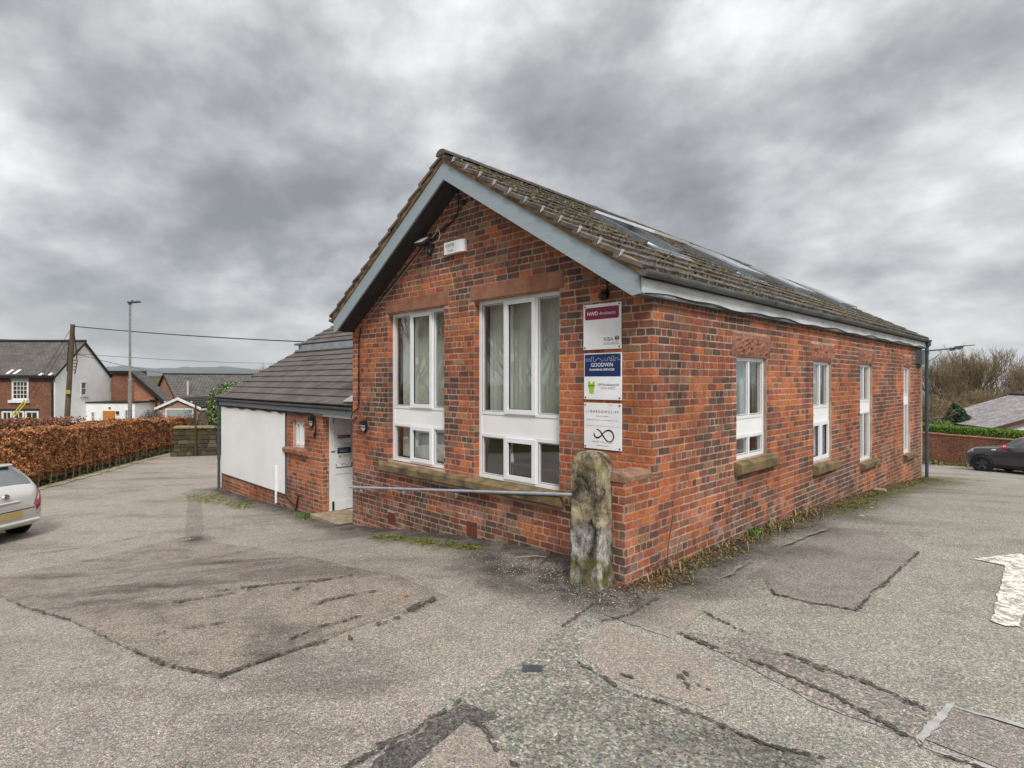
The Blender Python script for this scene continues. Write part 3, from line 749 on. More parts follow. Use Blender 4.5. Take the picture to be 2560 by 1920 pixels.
# stone lintels and sills
for (a, b, z0, z1) in F_LINT:
    mb = MB(); mb.bbox(a+.004, b-.004, -.012, .2, z0+.002, z1-.003, .008); mb.build('lintel', M['redstone'], front_wall)
rs = random.Random(12)
def rock(a, b, z0, z1, parent):
    mb = MB(); n, m = int((b-a)/.035), int((z1-z0)/.035); P = []; F = []
    for j in range(m+1):
        for i in range(n+1):
            u = a+.005+(b-a-.01)*i/n; z = z0+.004+(z1-z0-.008)*j/m
            e = min(i, n-i, j, m-j); d = .004 if e == 0 else .022+.034*fbm(u*16+z*9, z*22, a, 3)+rs.uniform(-.010, .012)
            if e == 1: d = .014
            P.append(TS(u, z, d))
    for j in range(m):
        for i in range(n): F.append((j*(n+1)+i, j*(n+1)+i+1, (j+1)*(n+1)+i+1, (j+1)*(n+1)+i))
    mb.add(P, F); mb.box(-.18, .004, a+.005, b-.005, z0+.004, z1-.004); mb.build('lintel', M['rockstone'], parent)
for l in S_LINT: rock(*l, side_wall)
def sillstone(mb, a, b, z0, z1, T, proj, back=.2, seed=0):
    n = max(2, int((b-a)/.12)); P = []; F = []
    prof = [(-back, z1), (-.0, z1-.012), (proj-.02, z1-.03), (proj, z1-.05), (proj-.006, z0+.02), (proj-.03, z0), (-back, z0)]
    for i in range(n+1):
        u = a+(b-a)*i/n
        for d, z in prof:
            e = .006*fbm(u*6, z*9, seed+d*30, 3) if d > 0 else 0
            P.append(T(u, z+e, d+e))
    k = len(prof)
    for i in range(n):
        for q in range(k): F.append((i*k+q, i*k+(q+1) % k, (i+1)*k+(q+1) % k, (i+1)*k+q))
    F += [tuple(range(k)), tuple(range(n*k, n*k+k))]
    mb.add(P, F)
for i, (a, b) in enumerate(((-5.53, -3.62), (-3.616, -3.02), (-3.016, -1.28))):
    mb = MB(); sillstone(mb, a, b, .545, .715, TF, .105, .2, i*3); mb.build('sill', M['sill'], front_wall)
for i, (a, b, z0, z1) in enumerate(S_SILL):
    mb = MB(); sillstone(mb, a, b, z0, z1, TS, .11, .2, i*7+1); mb.build('sill', M['sill'], side_wall)
# clay air bricks
for (a, b, z0, z1) in AIRB:
    mb = MB(); n = 6; mm = 7
    for i in range(n+1): u = a+(b-a)*i/n; mb.box(max(a, u-.009), min(b, u+.009), -.012, .02, z0, z1)
    for j in range(mm+1): z = z0+(z1-z0)*j/mm; mb.box(a+.001, b-.001, -.010, .018, max(z0+.001, z-.008), min(z1-.001, z+.008))
    mb.box(a, b, .016, .03, z0, z1); mb.build('air_brick', M['vent'], front_wall)
# ------------------------------------------------------------------ windows
def fr(mb, u0, u1, z0, z1, w, d0, d1, T, wb=None):
    wb = wb or w
    Tq = lambda x, y, z: T(x, z, y)
    mb.box(u0, u0+w, d0, d1, z0, z1, Tq); mb.box(u1-w, u1, d0, d1, z0, z1, Tq)
    mb.box(u0+w, u1-w, d0, d1, z1-w, z1, Tq); mb.box(u0+w, u1-w, d0, d1, z0, z0+wb, Tq)
def bx(mb, u0, u1, z0, z1, d0, d1, T): mb.box(u0, u1, d0, d1, z0, z1, lambda x, y, z: T(x, z, y))
def hall_window(wall, T, u0, u1, z0, z1, cols, zp0, zp1, dep, sash, fw=.055):
    """white window: outer frame, mullions, a flat panel band, opening sashes and panes"""
    d0, d1 = -dep-.07, -dep
    mb = MB(); fr(mb, u0, u1, z0, z1, fw, d0, d1, T)
    bx(mb, u0+fw, u1-fw, zp1, zp1+.045, d0, d1-.002, T); bx(mb, u0+fw, u1-fw, zp0-.045, zp0, d0, d1-.002, T)
    w = mb.build('window', M['white'], wall)
    mb = MB(); bx(mb, u0+fw+.001, u1-fw-.001, zp0+.001, zp1-.001, d0+.02, d1-.012, T)
    mb.build('panel', M['white_board'], w)
    for c in cols:
        for (za, zb) in ((z0+fw, zp0-.045), (zp1+.045, z1-fw)):
            mb = MB(); bx(mb, c-.028, c+.028, za, zb, d0+.004, d1-.004, T); mb.build('mullion', M['white'], w)
    ed = [u0+fw-.028]+list(cols)+[u1-fw+.028]
    for i in range(len(ed)-1):
        a, b = ed[i]+.028, ed[i+1]-.028
        for lev, (za, zb) in enumerate(((z0+fw, zp0-.045), (zp1+.045, z1-fw))):
            if (i, lev) in sash or i in sash:
                mb = MB(); fr(mb, a-.02, b+.02, za-.02, zb+.02, .066, d0+.02, d1+.018, T); s_ = mb.build('sash', M['white'], w)
                aa, bb, zaa, zbb = a+.046, b-.046, za+.046, zb-.046
                mb = MB(); bx(mb, aa, aa+.014, (zaa+zbb)/2-.06, (zaa+zbb)/2+.06, d0-.03, d0+.016, T); mb.build('handle', M['white'], w)
            else:
                aa, bb, zaa, zbb = a, b, za, zb
                mb = MB(); fr(mb, aa, bb, zaa, zbb, .014, d1-.03, d1-.014, T); mb.build('glazing_bead', M['white'], w)
            mb = MB(); bx(mb, aa-.004, bb+.004, zaa-.004, zbb+.004, d1-.038, d1-.032, T); mb.build('pane', M['glass'], w)
            mb = MB(); fr(mb, aa-.001, bb+.001, zaa-.001, zbb+.001, .008, d1-.031, d1-.012, T); mb.build('gasket', M['black'], w)
    return w
hall_window(front_wall, TF, FO[0][0]+.004, FO[0][1]-.004, .735, 3.34, (-4.82, -4.19), 1.40, 1.67, .10, {1})
hall_window(front_wall, TF, FO[1][0]+.004, FO[1][1]-.004, .715, 3.34, (-2.485, -1.865), 1.37, 1.66, .10, {1})
SP = [(1.385, 1.615), (1.43, 1.66), (1.48, 1.69), (1.54, 1.75)]
for i, (a, b, z0, z1) in enumerate(SO):
    hall_window(side_wall, TS, a+.003, b-.003, z0+.003, z1-.003, ((a+b)/2,), *SP[i], .05, {(0, 0), (1, 0)} if i == 1 else set(), .05)
# ------------------------------------------------------------------ inside
mb = MB(); mb.box(XL+.24, -.24, 4.2, 4.25, -.9, 3.41); mb.build('interior_wall', M['room'], hall)
mb = MB(); mb.box(XL+.24, -.24, .24, YB-.02, -.95, .18); mb.build('interior_floor', M['carpet'], hall)
mb = MB(); mb.box(-3.46, -3.30, .232, .9, .18, 3.6); mb.box(XL+.24, -.24, .24, 4.19, 3.42, 3.46); mb.build('interior_lining', M['room'], hall)
def vblind(label, xs, y, z0, z1, tilt, mat, T=None, g_='vertical blinds behind the front windows'):
    t = thing('vertical_blind', label, 'blind', ((xs[0]+xs[-1])/2, y, z0), 0, g_, world=True)
    mb = MB(); mb.box(xs[0]-.05, xs[-1]+.05, y-.02, y+.02, z1, z1+.04); mb.build('head_rail', M['white'], t)
    for x in xs:
        a = tilt+rng.uniform(-.08, .08); c_, s_ = math.cos(a)*.045, math.sin(a)*.045
        mb = MB(); P = []
        for zz in (z0, z1):
            for q in (-1, -.5, 0, .5, 1): P.append((x+c_*q-s_*.12*(1-q*q), y+s_*q+c_*.12*(1-q*q), zz))
        mb.add(P, [(i, i+1, i+6, i+5) for i in range(4)]); mb.build('slat', mat, t)
vblind('grey green vertical blind half open behind the left front window', [-5.28+i*.087 for i in range(17)], .30, .80, 3.28, .32, M['blind'])
vblind('grey green vertical blind behind the right front window', [-2.95+i*.087 for i in range(18)], .30, 1.28, 3.28, .28, M['blind'])
mb = MB(); mb.box(-3.0, -1.4, .55, 1.15, .86, .90); mb.box(-2.95, -2.9, .6, 1.1, .18, .86); mb.box(-1.5, -1.45, .6, 1.1, .18, .86); mb.box(-2.4, -2.35, .6, 1.1, .18, .86)
tag(mb.build('office_desk', M['wood_in']), 'wooden desk just inside the right front window', 'desk')
for i, (a, b, z0, z1) in enumerate(SO):
    t = thing('side_blind', ['pale blind inside the near side window', 'pale blind inside the second side window', 'pale blind inside the third side window', 'pale blind inside the far side window'][i], 'blind', (-.3, (a+b)/2, z0), 0, 'pale blinds inside the side windows', world=True)
    k = int((b-a+.1)/.087)
    for j in range(k):
        y = a-.02+j*.087; P = []
        for zz in (z0+.05, z1-.02):
            for q in (-1, 0, 1): P.append((-.28+.02*q+.012*(1-q*q), y+.042*q, zz))
        mb = MB(); mb.add(P, [(0, 1, 4, 3), (1, 2, 5, 4)]); mb.build('slat', M['curtain'], t)
# ------------------------------------------------------------------ roof of the hall
PITCH = math.atan(SL); cp, sp_ = math.cos(PITCH), math.sin(PITCH)
XE, ZEV = .145, 3.345                     # drip edge of the tiles
RIDX = -3.31; SLEN = (XE-RIDX)/cp; NROW = 12; GAUGE = SLEN/NROW; Y0R, Y1R = -.42, 14.78; NT_ = 45; TWD = (Y1R-Y0R)/NT_
ridz = ZEV+(XE-RIDX)*SL
drop = lambda y, x: -.0185*max(0.0, y)*max(0.0, min(1.0, (XE-(x if x > RIDX else 2*RIDX-x))/(XE-RIDX)))   # the old ridge sags towards the far end
mb = MB()
for s in (1, -1):
    X = lambda x: x if s > 0 else 2*RIDX-x
    mb.prism([(X(XE-.03), ZEV-.035), (X(RIDX), ridz-.015-.02), (X(RIDX), ridz-.09), (X(XE-.03), ZEV-.10)], Y0R+.06, Y1R-.06, lambda a, b, d: (a, d, b+drop(d, a)))
roof = mb.build('roof', M['soffit'], hall)
def tile_mesh(w, L, t, mat, name='roof_tile', roll=.0):
    mb = MB(); b = .006; g_ = .0035
    prof = [(-w/2+g_, 0), (-w/2+.03, roll), (-w*.17, 0), (w*.17, 0), (w/2-.03, roll*.6), (w/2-g_, 0)]
    P = []
    for y, zz in ((0, -t), (0, -b), (b, 0), (L, -.004)):
        for x, h in prof: P.append((x, y, zz+(h if zz > -t else h*.8)))
    n = len(prof); F = [(j*n+i, j*n+i+1, (j+1)*n+i+1, (j+1)*n+i) for j in range(3) for i in range(n-1)]
    P += [(prof[0][0], L, -t), (prof[-1][0], L, -t)]
    F += [(0, n, 2*n, 3*n, 4*n), (n-1, 4*n+1, 4*n-1, 3*n-1, 2*n-1)]
    mb.add(P, F); return mb.mesh(name, mat)
TM = [tile_mesh(TWD, GAUGE+.07, .048, M['tile_m'], roll=.003+.002*i) for i in range(3)]
def slope_matrix(px, y, pz, right=True, tilt=.0):
    u = Vector((-cp, 0, sp_)) if right else Vector((cp, 0, sp_)); n = Vector((sp_, 0, cp)) if right else Vector((-sp_, 0, cp))
    x = u.cross(n); m = Matrix((x, u, n)).transposed().to_4x4()
    return Matrix.Translation((px, y, pz)) @ m @ Matrix.Rotation(-tilt, 4, 'X')
SKY = [(1.50, 2.55), (4.45, 5.60), (7.25, 8.50), (10.40, 11.75)]; SKX = (-2.02, -1.02)
rt = random.Random(31); TL = []
for right in (True, False):
    for row in range(NROW):
        s_ = row*GAUGE; x = XE-s_*cp; z = ZEV+s_*sp_
        if not right: x = 2*RIDX-x
        for k in range(NT_):
            y = Y0R+TWD*(k+.5)
            xm = XE-(s_+GAUGE*.5)*cp
            if right and any(a-.06 < y < b+.06 for a, b in SKY) and SKX[0]-.02 < xm < SKX[1]+.05: continue
            m = slope_matrix(x+rt.uniform(-.006, .006), y, z+.048+rt.uniform(-.003, .004), right, .048/(GAUGE+.07)+rt.uniform(-.006, .004))
            m = Matrix.Translation((0, 0, drop(y, x))) @ m
            TL.append((camd((x, y, z)) if right else 99+k, m, right))
TL.sort(key=lambda q: q[0])
mbr = MB()
for i, (d, m, right) in enumerate(TL):
    me = TM[i % 3]
    if i < 300:
        o = bpy.data.objects.new('roof_tile', me); COL.objects.link(o); o.parent = roof; o.matrix_basis = m
    else:
        mbr.add([m @ v.co for v in me.vertices], [tuple(p.vertices) for p in me.polygons])
struct(mbr.build('roof_tiling', M['tile_m'], roof), 'stuff')
# half round ridge tiles
nr = 33
for i in range(nr):
    y0, y1 = Y0R+(Y1R-Y0R)*i/nr, Y0R+(Y1R-Y0R)*(i+1)/nr+.012; mb = MB(); P = []
    for y, rr in ((y0, .118), (y1-.02, .112)):
        for k in range(9):
            a = R(-8)+R(196)*k/8; P.append((RIDX+math.cos(a)*rr, y, ridz+.0+math.sin(a)*rr*.62+drop(y, RIDX)))
    mb.add(P, [(k, k+1, 10+k, 9+k) for k in range(8)]+[tuple(range(9)), tuple(range(9, 18))]); mb.build('ridge_tile', M['tile'], roof)
# mortar bedding and white clips on the front verge
for s in (1, -1):
    mb = MB(); X = lambda x: x if s > 0 else 2*RIDX-x
    n = 40; P = []; F = []
    for i in range(n+1):
        t_ = i/n; x = XE-.02-(XE-.02-RIDX)*t_; z = ZEV+(XE-x)*SL
        e = .012*fbm(x*5, z*5, s, 3); P += [(X(x), Y0R+.035+e, z-.105), (X(x), Y0R+.02+e*1.4, z-.05), (X(x), Y0R+.03+e, z+.012), (X(x), Y0R+.2, z+.012), (X(x), Y0R+.2, z-.105)]
    for i in range(n):
        for q in range(5): F.append((i*5+q, i*5+(q+1) % 5, i*5+5+(q+1) % 5, i*5+5+q))
    mb.add(P, F); mb.build('verge_mortar', M['verge'], roof)
for row in range(1, NROW):
    s_ = row*GAUGE; x = XE-s_*cp; z = ZEV+s_*sp_
    mb = MB(); u = Vector((-cp, 0, sp_)); n_ = Vector((sp_, 0, cp)); o_ = Vector((x, Y0R-.006, z))
    T = lambda a, b, c_: tuple(o_+u*a+Vector((0, 1, 0))*b+n_*c_)
    mb.box(-.006, .006, -.006, .003, -.018, .058, T); mb.box(-.006, .006, .0031, .04, .052, .058, T); mb.box(-.012, -.0081, -.006, .02, .0, .058, T)
    mb.build('verge_clip', M['fascia'], roof)
# moss along the tile edges
V = []; F = []; Cc = []
for _ in range(9500):
    row = rt.randrange(0, NROW); y = rt.uniform(Y0R+.1, Y1R-.2)
    dens = .45+.9*fbm(y*.6, row*.7, 4, 3)+.25*(row >= 3)
    if rt.random() > dens: continue
    s_ = row*GAUGE+rt.gauss(-.004, .012)+(rt.uniform(0, GAUGE) if rt.random() < .18 else 0); x = XE-s_*cp; z = ZEV+s_*sp_+.046+(.0 if s_ > row*GAUGE else -.03)
    if any(a-.04 < y < b+.04 for a, b in SKY) and SKX[0]-.05 < x < SKX[1]+.06: continue
    w, h = rt.uniform(.012, .045), rt.uniform(.008, .026); b0 = len(V); col = rt.choice([(.06, .05, .018), (.085, .072, .02), (.04, .032, .017), (.13, .115, .022), (.038, .028, .016), (.05, .036, .018), (.042, .03, .016)])
    for k in range(5):
        a = 2*math.pi*k/5+rt.random(); V.append((x+math.cos(a)*w*.5*cp, y+math.sin(a)*w, z-math.cos(a)*w*.5*sp_-.006))
    V.append((x+h*sp_*.6, y, z+h)); Cc += [col]*6; dr = drop(y, x); V[-6:] = [(a_, b_, c_+dr) for a_, b_, c_ in V[-6:]]
    F += [(b0+k, b0+(k+1) % 5, b0+5) for k in range(5)]
struct(link('moss', np_mesh('moss', V, F, M['leaf'], np.array(Cc)), roof), 'stuff')
# rooflights
for i, (a, b) in enumerate(SKY):
    xc = (SKX[0]+SKX[1])/2; zc = ZEV+(XE-xc)*SL+drop((a+b)/2, xc); Lh = (SKX[1]-SKX[0])/cp/2
    m = slope_matrix(xc, (a+b)/2, zc, True); T = lambda x, y, z: tuple(m @ Vector((x, y, z))); hw = (b-a)/2
    mb = MB(); mb.box(-hw, hw, -Lh-.1, -Lh+.06, -.02, .052, T); mb.box(-hw, hw, Lh-.06, Lh+.05, -.02, .11, T); mb.box(-hw, -hw+.06, -Lh+.06, Lh-.06, -.02, .10, T); mb.box(hw-.06, hw, -Lh+.06, Lh-.06, -.02, .10, T)
    sk = mb.build('rooflight', M['alu'], roof)
    mb = MB(); mb.box(-hw+.0, hw-.0, -Lh-.24, -Lh-.101, .02, .045, T); mb.build('apron', M['alu'], sk)
    tl = .12 if i == 0 else .03
    T2 = lambda x, y, z: T(x, y, z+.105+(Lh-y)/(2*Lh)*tl)
    mb = MB(); fr(mb, -hw+.02, hw-.02, -Lh+.01, Lh-.02, .07, 0, .035, lambda u, z, d: T2(u, z, d)); mb.build('sash', M['white'] if i == 0 else M['alu_l'], sk)
    mb = MB(); mb.box(-hw+.08, hw-.08, -Lh+.07, Lh-.08, .018, .026, T2); mb.build('pane', M['glass'], sk)
    mb = MB(); mb.box(-hw+.07, hw-.07, -Lh+.07, Lh-.07, -.015, -.005, T); mb.build('liner', M['curtain'], sk)
# bargeboards, soffits, fascia
YBg = -.37
for s in (1, -1):
    X = lambda x: x if s > 0 else 2*RIDX-x
    mb = MB(); mb.prism([(X(.06), 3.09), (X(.06), 3.36), (X(RIDX+.0015), 3.36+SL*(3.3685)), (X(RIDX+.0015), 3.09+SL*3.28), (X(-.03), 3.075)], YBg, YBg+.032, lambda a, b, d: (a, d, b))
    mb.build('bargeboard', M['barge'], roof)
    mb = MB(); mb.prism([(X(.05), 3.10), (X(-.03), 3.088), (X(RIDX+.002), 3.088+SL*3.28), (X(RIDX+.002), 3.118+SL*3.28), (X(.05), 3.13)], YBg+.033, .012, lambda a, b, d: (a, d, b))
    mb.build('soffit', M['soffit'], roof)
mb = MB()
for y0, y1 in ((YBg+.034, 1.05), (1.053, 4.0), (4.003, 7.4), (7.403, 10.9), (10.903, 14.7)): mb.box(.062, .082, y0, y1, 3.10, 3.285)
mb.build('fascia', M['fascia'], roof)
mb = MB(); mb.box(-.02, .088, YBg+.034, 14.7, 3.078, 3.099); mb.build('eaves_trim', M['gutter'], roof)
mb = MB(); mb.box(2*RIDX-.082, 2*RIDX-.062, YBg+.034, 14.7, 3.10, 3.285); mb.build('fascia', M['fascia'], roof)
def gutter(parent, p0, p1, r, mat, side, name='gutter', endcap=True):
    p0 = Vector(p0); p1 = Vector(p1); d = (p1-p0).normalized(); out = Vector(side); n = 10; mb = MB(); P = []
    for p in (p0, p1):
        for rr in (r, r-.006):
            for k in range(n+1):
                a = math.pi+math.pi*k/n; P.append(p+out*math.cos(a)*rr+Vector((0, 0, 1))*math.sin(a)*rr)
    m = n+1; F = []
    for k in range(n): F += [(k, k+1, 2*m+k+1, 2*m+k), (m+k, m+k+1, 3*m+k+1, 3*m+k)]
    F += [(0, m, 3*m, 2*m), (n, m+n, 3*m+n, 2*m+n)]
    if endcap: F += [tuple(range(m)), tuple(range(2*m, 3*m))]
    mb.add(P, F); o = mb.build(name, mat, parent); L = (p1-p0).length; q = .45
    while q < L:
        mb = MB(); P = []
        for t_ in (q-.025, q+.025):
            for k in range(n+1):
                a = math.pi+math.pi*k/n; P.append(p0+d*t_+out*math.cos(a)*(r+.005)+Vector((0, 0, 1))*math.sin(a)*(r+.005))
        mb.add(P, [(k, k+1, m+k+1, m+k) for k in range(n)]); mb.build('gutter_bracket', mat, o); q += 1.02
    return o
gutter(roof, (.145, -.42, 3.325), (.145, 14.82, 3.325), .062, M['gutter_w'], (1, 0, 0))
gutter(roof, (2*RIDX-.145, -.40, 3.325), (2*RIDX-.145, 2.2, 3.325), .058, M['gutter'], (1, 0, 0))
# cable clipped along the fascia
pts = []
y = -.30
while y < 14.5:
    pts.append((.092, y, 3.128+.014*math.sin(y*2.3)+.012*math.sin(y*5.1+1)-.018)); y += .22
mb = MB(); mb.tube(pts, .006, 5); mb.tube([(p[0]+.003, p[1], p[2]-.013+.006*math.sin(p[1]*3.3)) for p in pts[3:]], .005, 5); mb.build('fascia_cable', M['cable'], roof)
# downpipe at the far corner
mb = MB(); mb.tube([(.145, 14.62, 3.27), (.145, 14.62, 3.19), (.11, 14.6, 3.08), (.11, 14.6, -.72)], .045, 10)
for z in (2.96, 1.35, -.25): mb.tube([(.11, 14.6, z), (.11, 14.6, z+.09)], .056, 10); mb.box(.0, .12, 14.52, 14.68, z+.03, z+.05)
mb.tube([(.145, 14.62, 3.15), (.145, 14.62, 3.265)], .066, 10)
mb.build('downpipe', M['pipe'], hall)
mb = MB(); mb.box(.004, .13, 13.72, 14.18, 2.62, 3.02); mb.box(.13, .145, 13.75, 14.15, 2.65, 2.99); mb.tube([(.07, 13.95, 2.63), (.07, 13.95, 2.50)], .02, 6)
tag(mb.build('junction_box', M['gutter']), 'dark grey meter box high on the far end of the side wall', 'box')
# ------------------------------------------------------------------ the low extension on the left
ext = thing('low_extension', 'low brick extension with white wall panel, dark tiled roof and open door', 'building', (-10.5, 3, -.9), 0, world=True)
YE = .12; EXL, EXR = -14.36, -8.12; EZ = 1.44
TE = lambda u, z, d: (u, YE-d, z)
EW = (-9.56, -8.98, .63, 1.235); E_LINT = (-9.86, -8.74, 1.235, 1.37); E_SILL = (-9.94, -8.82, .47, .62); PAN = (-14.28, -9.93, -.52, 1.40)
solidE = lambda u, z: not (EW[0] < u < EW[1] and EW[2] < z < EW[3])
mb = MB(); wall_panel(mb, [EXL, EXR, EW[0], EW[1]], [-1.5, EZ, EW[2], EW[3]], solidE, TE, .23)
ewall = mb.build('front_wall', M['mortar'], ext)
eb = lay(EXL, EXR+.005, -1.25, EZ-.01, [EW, E_LINT, E_SILL], 4, 21)
eb = [b for b in eb if not (PAN[0]-.02 < b[0] and b[1] < PAN[1]-.03 and b[2] > PAN[2]+.05)]
place_bricks(ewall, eb, TE, FRX, 300, camd)
rb_ = lay(YE+.012, YE+.225, -1.0, EZ-.01, [], 4, 23); mb = MB(); r = random.Random(3)
for b in rb_: brick_geo(mb, b, lambda u, z, d: (EXR+d, u, z), r)
struct(mb.build('reveal_brickwork', M['brick'], ewall), 'stuff')
mb = MB(); mb.prism([(YE+.231, -1.6), (6.1, -1.6), (6.1, 3.1), (2.6, 3.0), (YE+.231, 1.55)], EXL, EXL+.2, lambda a, b, d: (d, a, b)); mb.box(EXL, XL-.01, 6.1, 6.3, -1.6, 3.0); mb.build('rear_walls', M['white_paint'], ext)
mb = MB(); mb.bbox(E_LINT[0]+.003, E_LINT[1]-.003, YE-.014, YE+.15, E_LINT[2]+.003, E_LINT[3]-.003, .006); mb.build('lintel', M['redstone'], ewall)
mb = MB(); sillstone(mb, E_SILL[0], E_SILL[1], E_SILL[2], E_SILL[3], TE, .10, .15, 44); mb.build('sill', M['redstone'], ewall)
mb = MB(); mb.bbox(PAN[0], PAN[1], YE-.045, YE-.001, PAN[2], PAN[3], .004); mb.build('wall_panel', M['white_board'], ext)
mb = MB(); mb.box(PAN[0]-.012, PAN[1]+.02, YE-.038, YE-.001, PAN[2]-.022, PAN[2]-.001); mb.box(PAN[1]+.001, PAN[1]+.022, YE-.04, YE-.001, PAN[2], PAN[3]); mb.build('panel_trim', M['gutter'], ext)
# small window
d0 = .07
mb = MB(); fr(mb, EW[0]+.003, EW[1]-.003, EW[2]+.003, EW[3]-.003, .05, -d0-.07, -d0, TE); bx(mb, -9.297, -9.243, EW[2]+.053, EW[3]-.053, -d0-.068, -d0-.002, TE)
w_ = mb.build('window', M['white'], ewall)
for a, b in ((EW[0]+.045, -9.3), (-9.24, EW[1]-.045)):
    mb = MB(); fr(mb, a, b, EW[2]+.045, EW[3]-.045, .045, -d0-.05, -d0+.015, TE); mb.build('sash', M['white'], w_)
    mb = MB(); bx(mb, a+.04, b-.04, EW[2]+.085, EW[3]-.085, -d0-.035, -d0-.03, TE); mb.build('pane', M['glass'], w_)
mb = MB(); mb.box(EW[0]-.3, EW[1]+.3, YE+.5, YE+.52, .3, 1.4); mb.build('interior_wall', M['curtain'], ext)
# roof: lower slope up to a lead apron, then a shorter upper slope
EP = math.atan(.575); ce, se = math.cos(EP), math.sin(EP)
EY0, EZ0 = -.045, 1.655; LOW = 2.62/ce; NRE = 10; GE = LOW/NRE; EXA, EXB = -14.52, XL-.012; NTE = 24; TWE = (EXB-EXA)/NTE
zr = lambda y: EZ0+(y-EY0)*.575
mb = MB(); mb.prism([(EY0+.02, EZ0-.035), (EY0+2.62, zr(EY0+2.62)-.035), (EY0+2.62, zr(EY0+2.62)-.1), (EY0+.02, EZ0-.1)], EXA+.03, EXB, lambda a, b, d: (d, a, b))
uy0 = EY0+2.50; uz0 = zr(uy0)+.20; UP = 1.9/ce; NRU = 7
mb.prism([(uy0+.02, uz0-.035), (uy0+1.9, uz0+1.9*.575-.035), (uy0+3.8, uz0-.035), (uy0+3.8, uz0-.09), (uy0+.02, uz0-.1)], EXA+.1, EXB, lambda a, b, d: (d, a, b))
eroof = mb.build('roof', M['soffit'], ext)
ETM = [tile_mesh(TWE, GE+.07, .03, M['tile'], roll=0.001*i) for i in range(3)]
def em(x, y, z, t): 
    u = Vector((0, ce, se)); n = Vector((0, -se, ce)); m = Matrix((Vector((1, 0, 0)), u, n)).transposed().to_4x4(); return Matrix.Translation((x, y, z)) @ m @ Matrix.Rotation(-t, 4, 'X')
mbu = MB()
for row in range(NRE):
    for k in range(NTE):
        s_ = row*GE; o = bpy.data.objects.new('roof_tile', ETM[(row*7+k) % 3]); COL.objects.link(o); o.parent = eroof
        o.matrix_basis = em(EXA+TWE*(k+.5), EY0+s_*ce+rt.uniform(-.004, .004), EZ0+s_*se+.03+rt.uniform(-.002, .003), .03/(GE+.07)+rt.uniform(-.005, .003))
GU = UP/NRU
for row in range(NRU):
    for k in range(NTE):
        s_ = row*GU; m = em(EXA+.08+(TWE*.99)*(k+.5), uy0+s_*ce, uz0+s_*se+.03+rt.uniform(-.002, .003), .03/(GE+.07)+rt.uniform(-.005, .003)); me = ETM[k % 3]
        mbu.add([m @ v.co for v in me.vertices], [tuple(p.vertices) for p in me.polygons])
struct(mbu.build('upper_tiling', M['tile'], eroof), 'stuff')
mb = MB(); mb.box(EXA+.12, EXB, uy0-.02, uy0+.012, zr(uy0)-.02, uz0-.02); mb.box(EXA+.12, EXB, uy0-.14, uy0-.02, zr(uy0-.05)+.0, zr(uy0-.05)+.055); mb.build('lead_apron', M['lead'], eroof)
mb = MB(); mb.box(EXA-.02, EXA+.34, uy0-.10, uy0+.0, uz0-.02, uz0+.035); mb.build('gutter_end', M['gutter'], eroof)
mb = MB(); mb.box(EXA+.03, XL-.002, YE-.075, YE-.05, 1.455, 1.60); mb.box(EXA+.03, XL-.002, YE-.05, YE-.002, 1.445, 1.47); mb.build('fascia', M['barge'], eroof)
gutter(eroof, (EXA-.05, -.012, 1.632), (XL-.02, -.012, 1.632), .06, M['gutter'], (0, -1, 0))
mb = MB(); mb.box(XL-.34, XL-.012, EY0+.02, EY0+.36, EZ0+.07, EZ0+.085, lambda x, y, z: (x, y, z+(y-EY0)*.575)); mb.build('flashing', M['lead'], eroof)
mb = MB(); mb.tube([(EXL-.05, -.01, 1.60), (EXL-.05, .03, 1.50), (EXL-.05, .05, 1.38), (EXL-.05, .05, -.95), (EXL-.05, -.06, -1.02)], .036, 10); mb.tube([(EXL-.05, .05, -.15), (EXL-.05, .05, -.06)], .044, 10); mb.build('downpipe', M['pipe'], ext)
pts = [(-14.2+i*.18, YE-.05, 1.425+.012*math.sin(i*1.9)-.006*(i % 3)) for i in range(32)]
mb = MB(); mb.tube(pts, .014, 5); mb.tube([(p[0], p[1]-.012, p[2]+.02*math.sin(i*1.3)-.012) for i, p in enumerate(pts)], .011, 5); mb.tube([(-8.6, YE-.03, 1.41), (-8.42, YE-.03, 1.36), (-8.36, YE-.03, 1.15), (-8.40, YE-.03, .95), (-8.44, YE-.03, .9), (-8.46, YE-.03, .98), (-8.42, YE-.03, 1.03)], .016, 5); mb.build('wall_cable', M['cable'], ext)
mb = MB(); mb.tube([(-10.38, YE-.06, -.80), (-10.38, YE-.06, .1)], .03, 8); mb.build('waste_pipe', M['white'], ext)
mb = MB(); mb.tube([(-9.95, YE-.03, -.55), (-9.6, YE-.04, -.66), (-9.3, YE-.05, -.70), (-9.22, YE-.05, -.5)], .013, 5); mb.tube([(-9.3, YE-.06, -.84), (-9.24, YE-.05, -.62), (-9.16, YE-.05, -.45)], .02, 5); mb.build('earth_cable', M['cable'], ext)
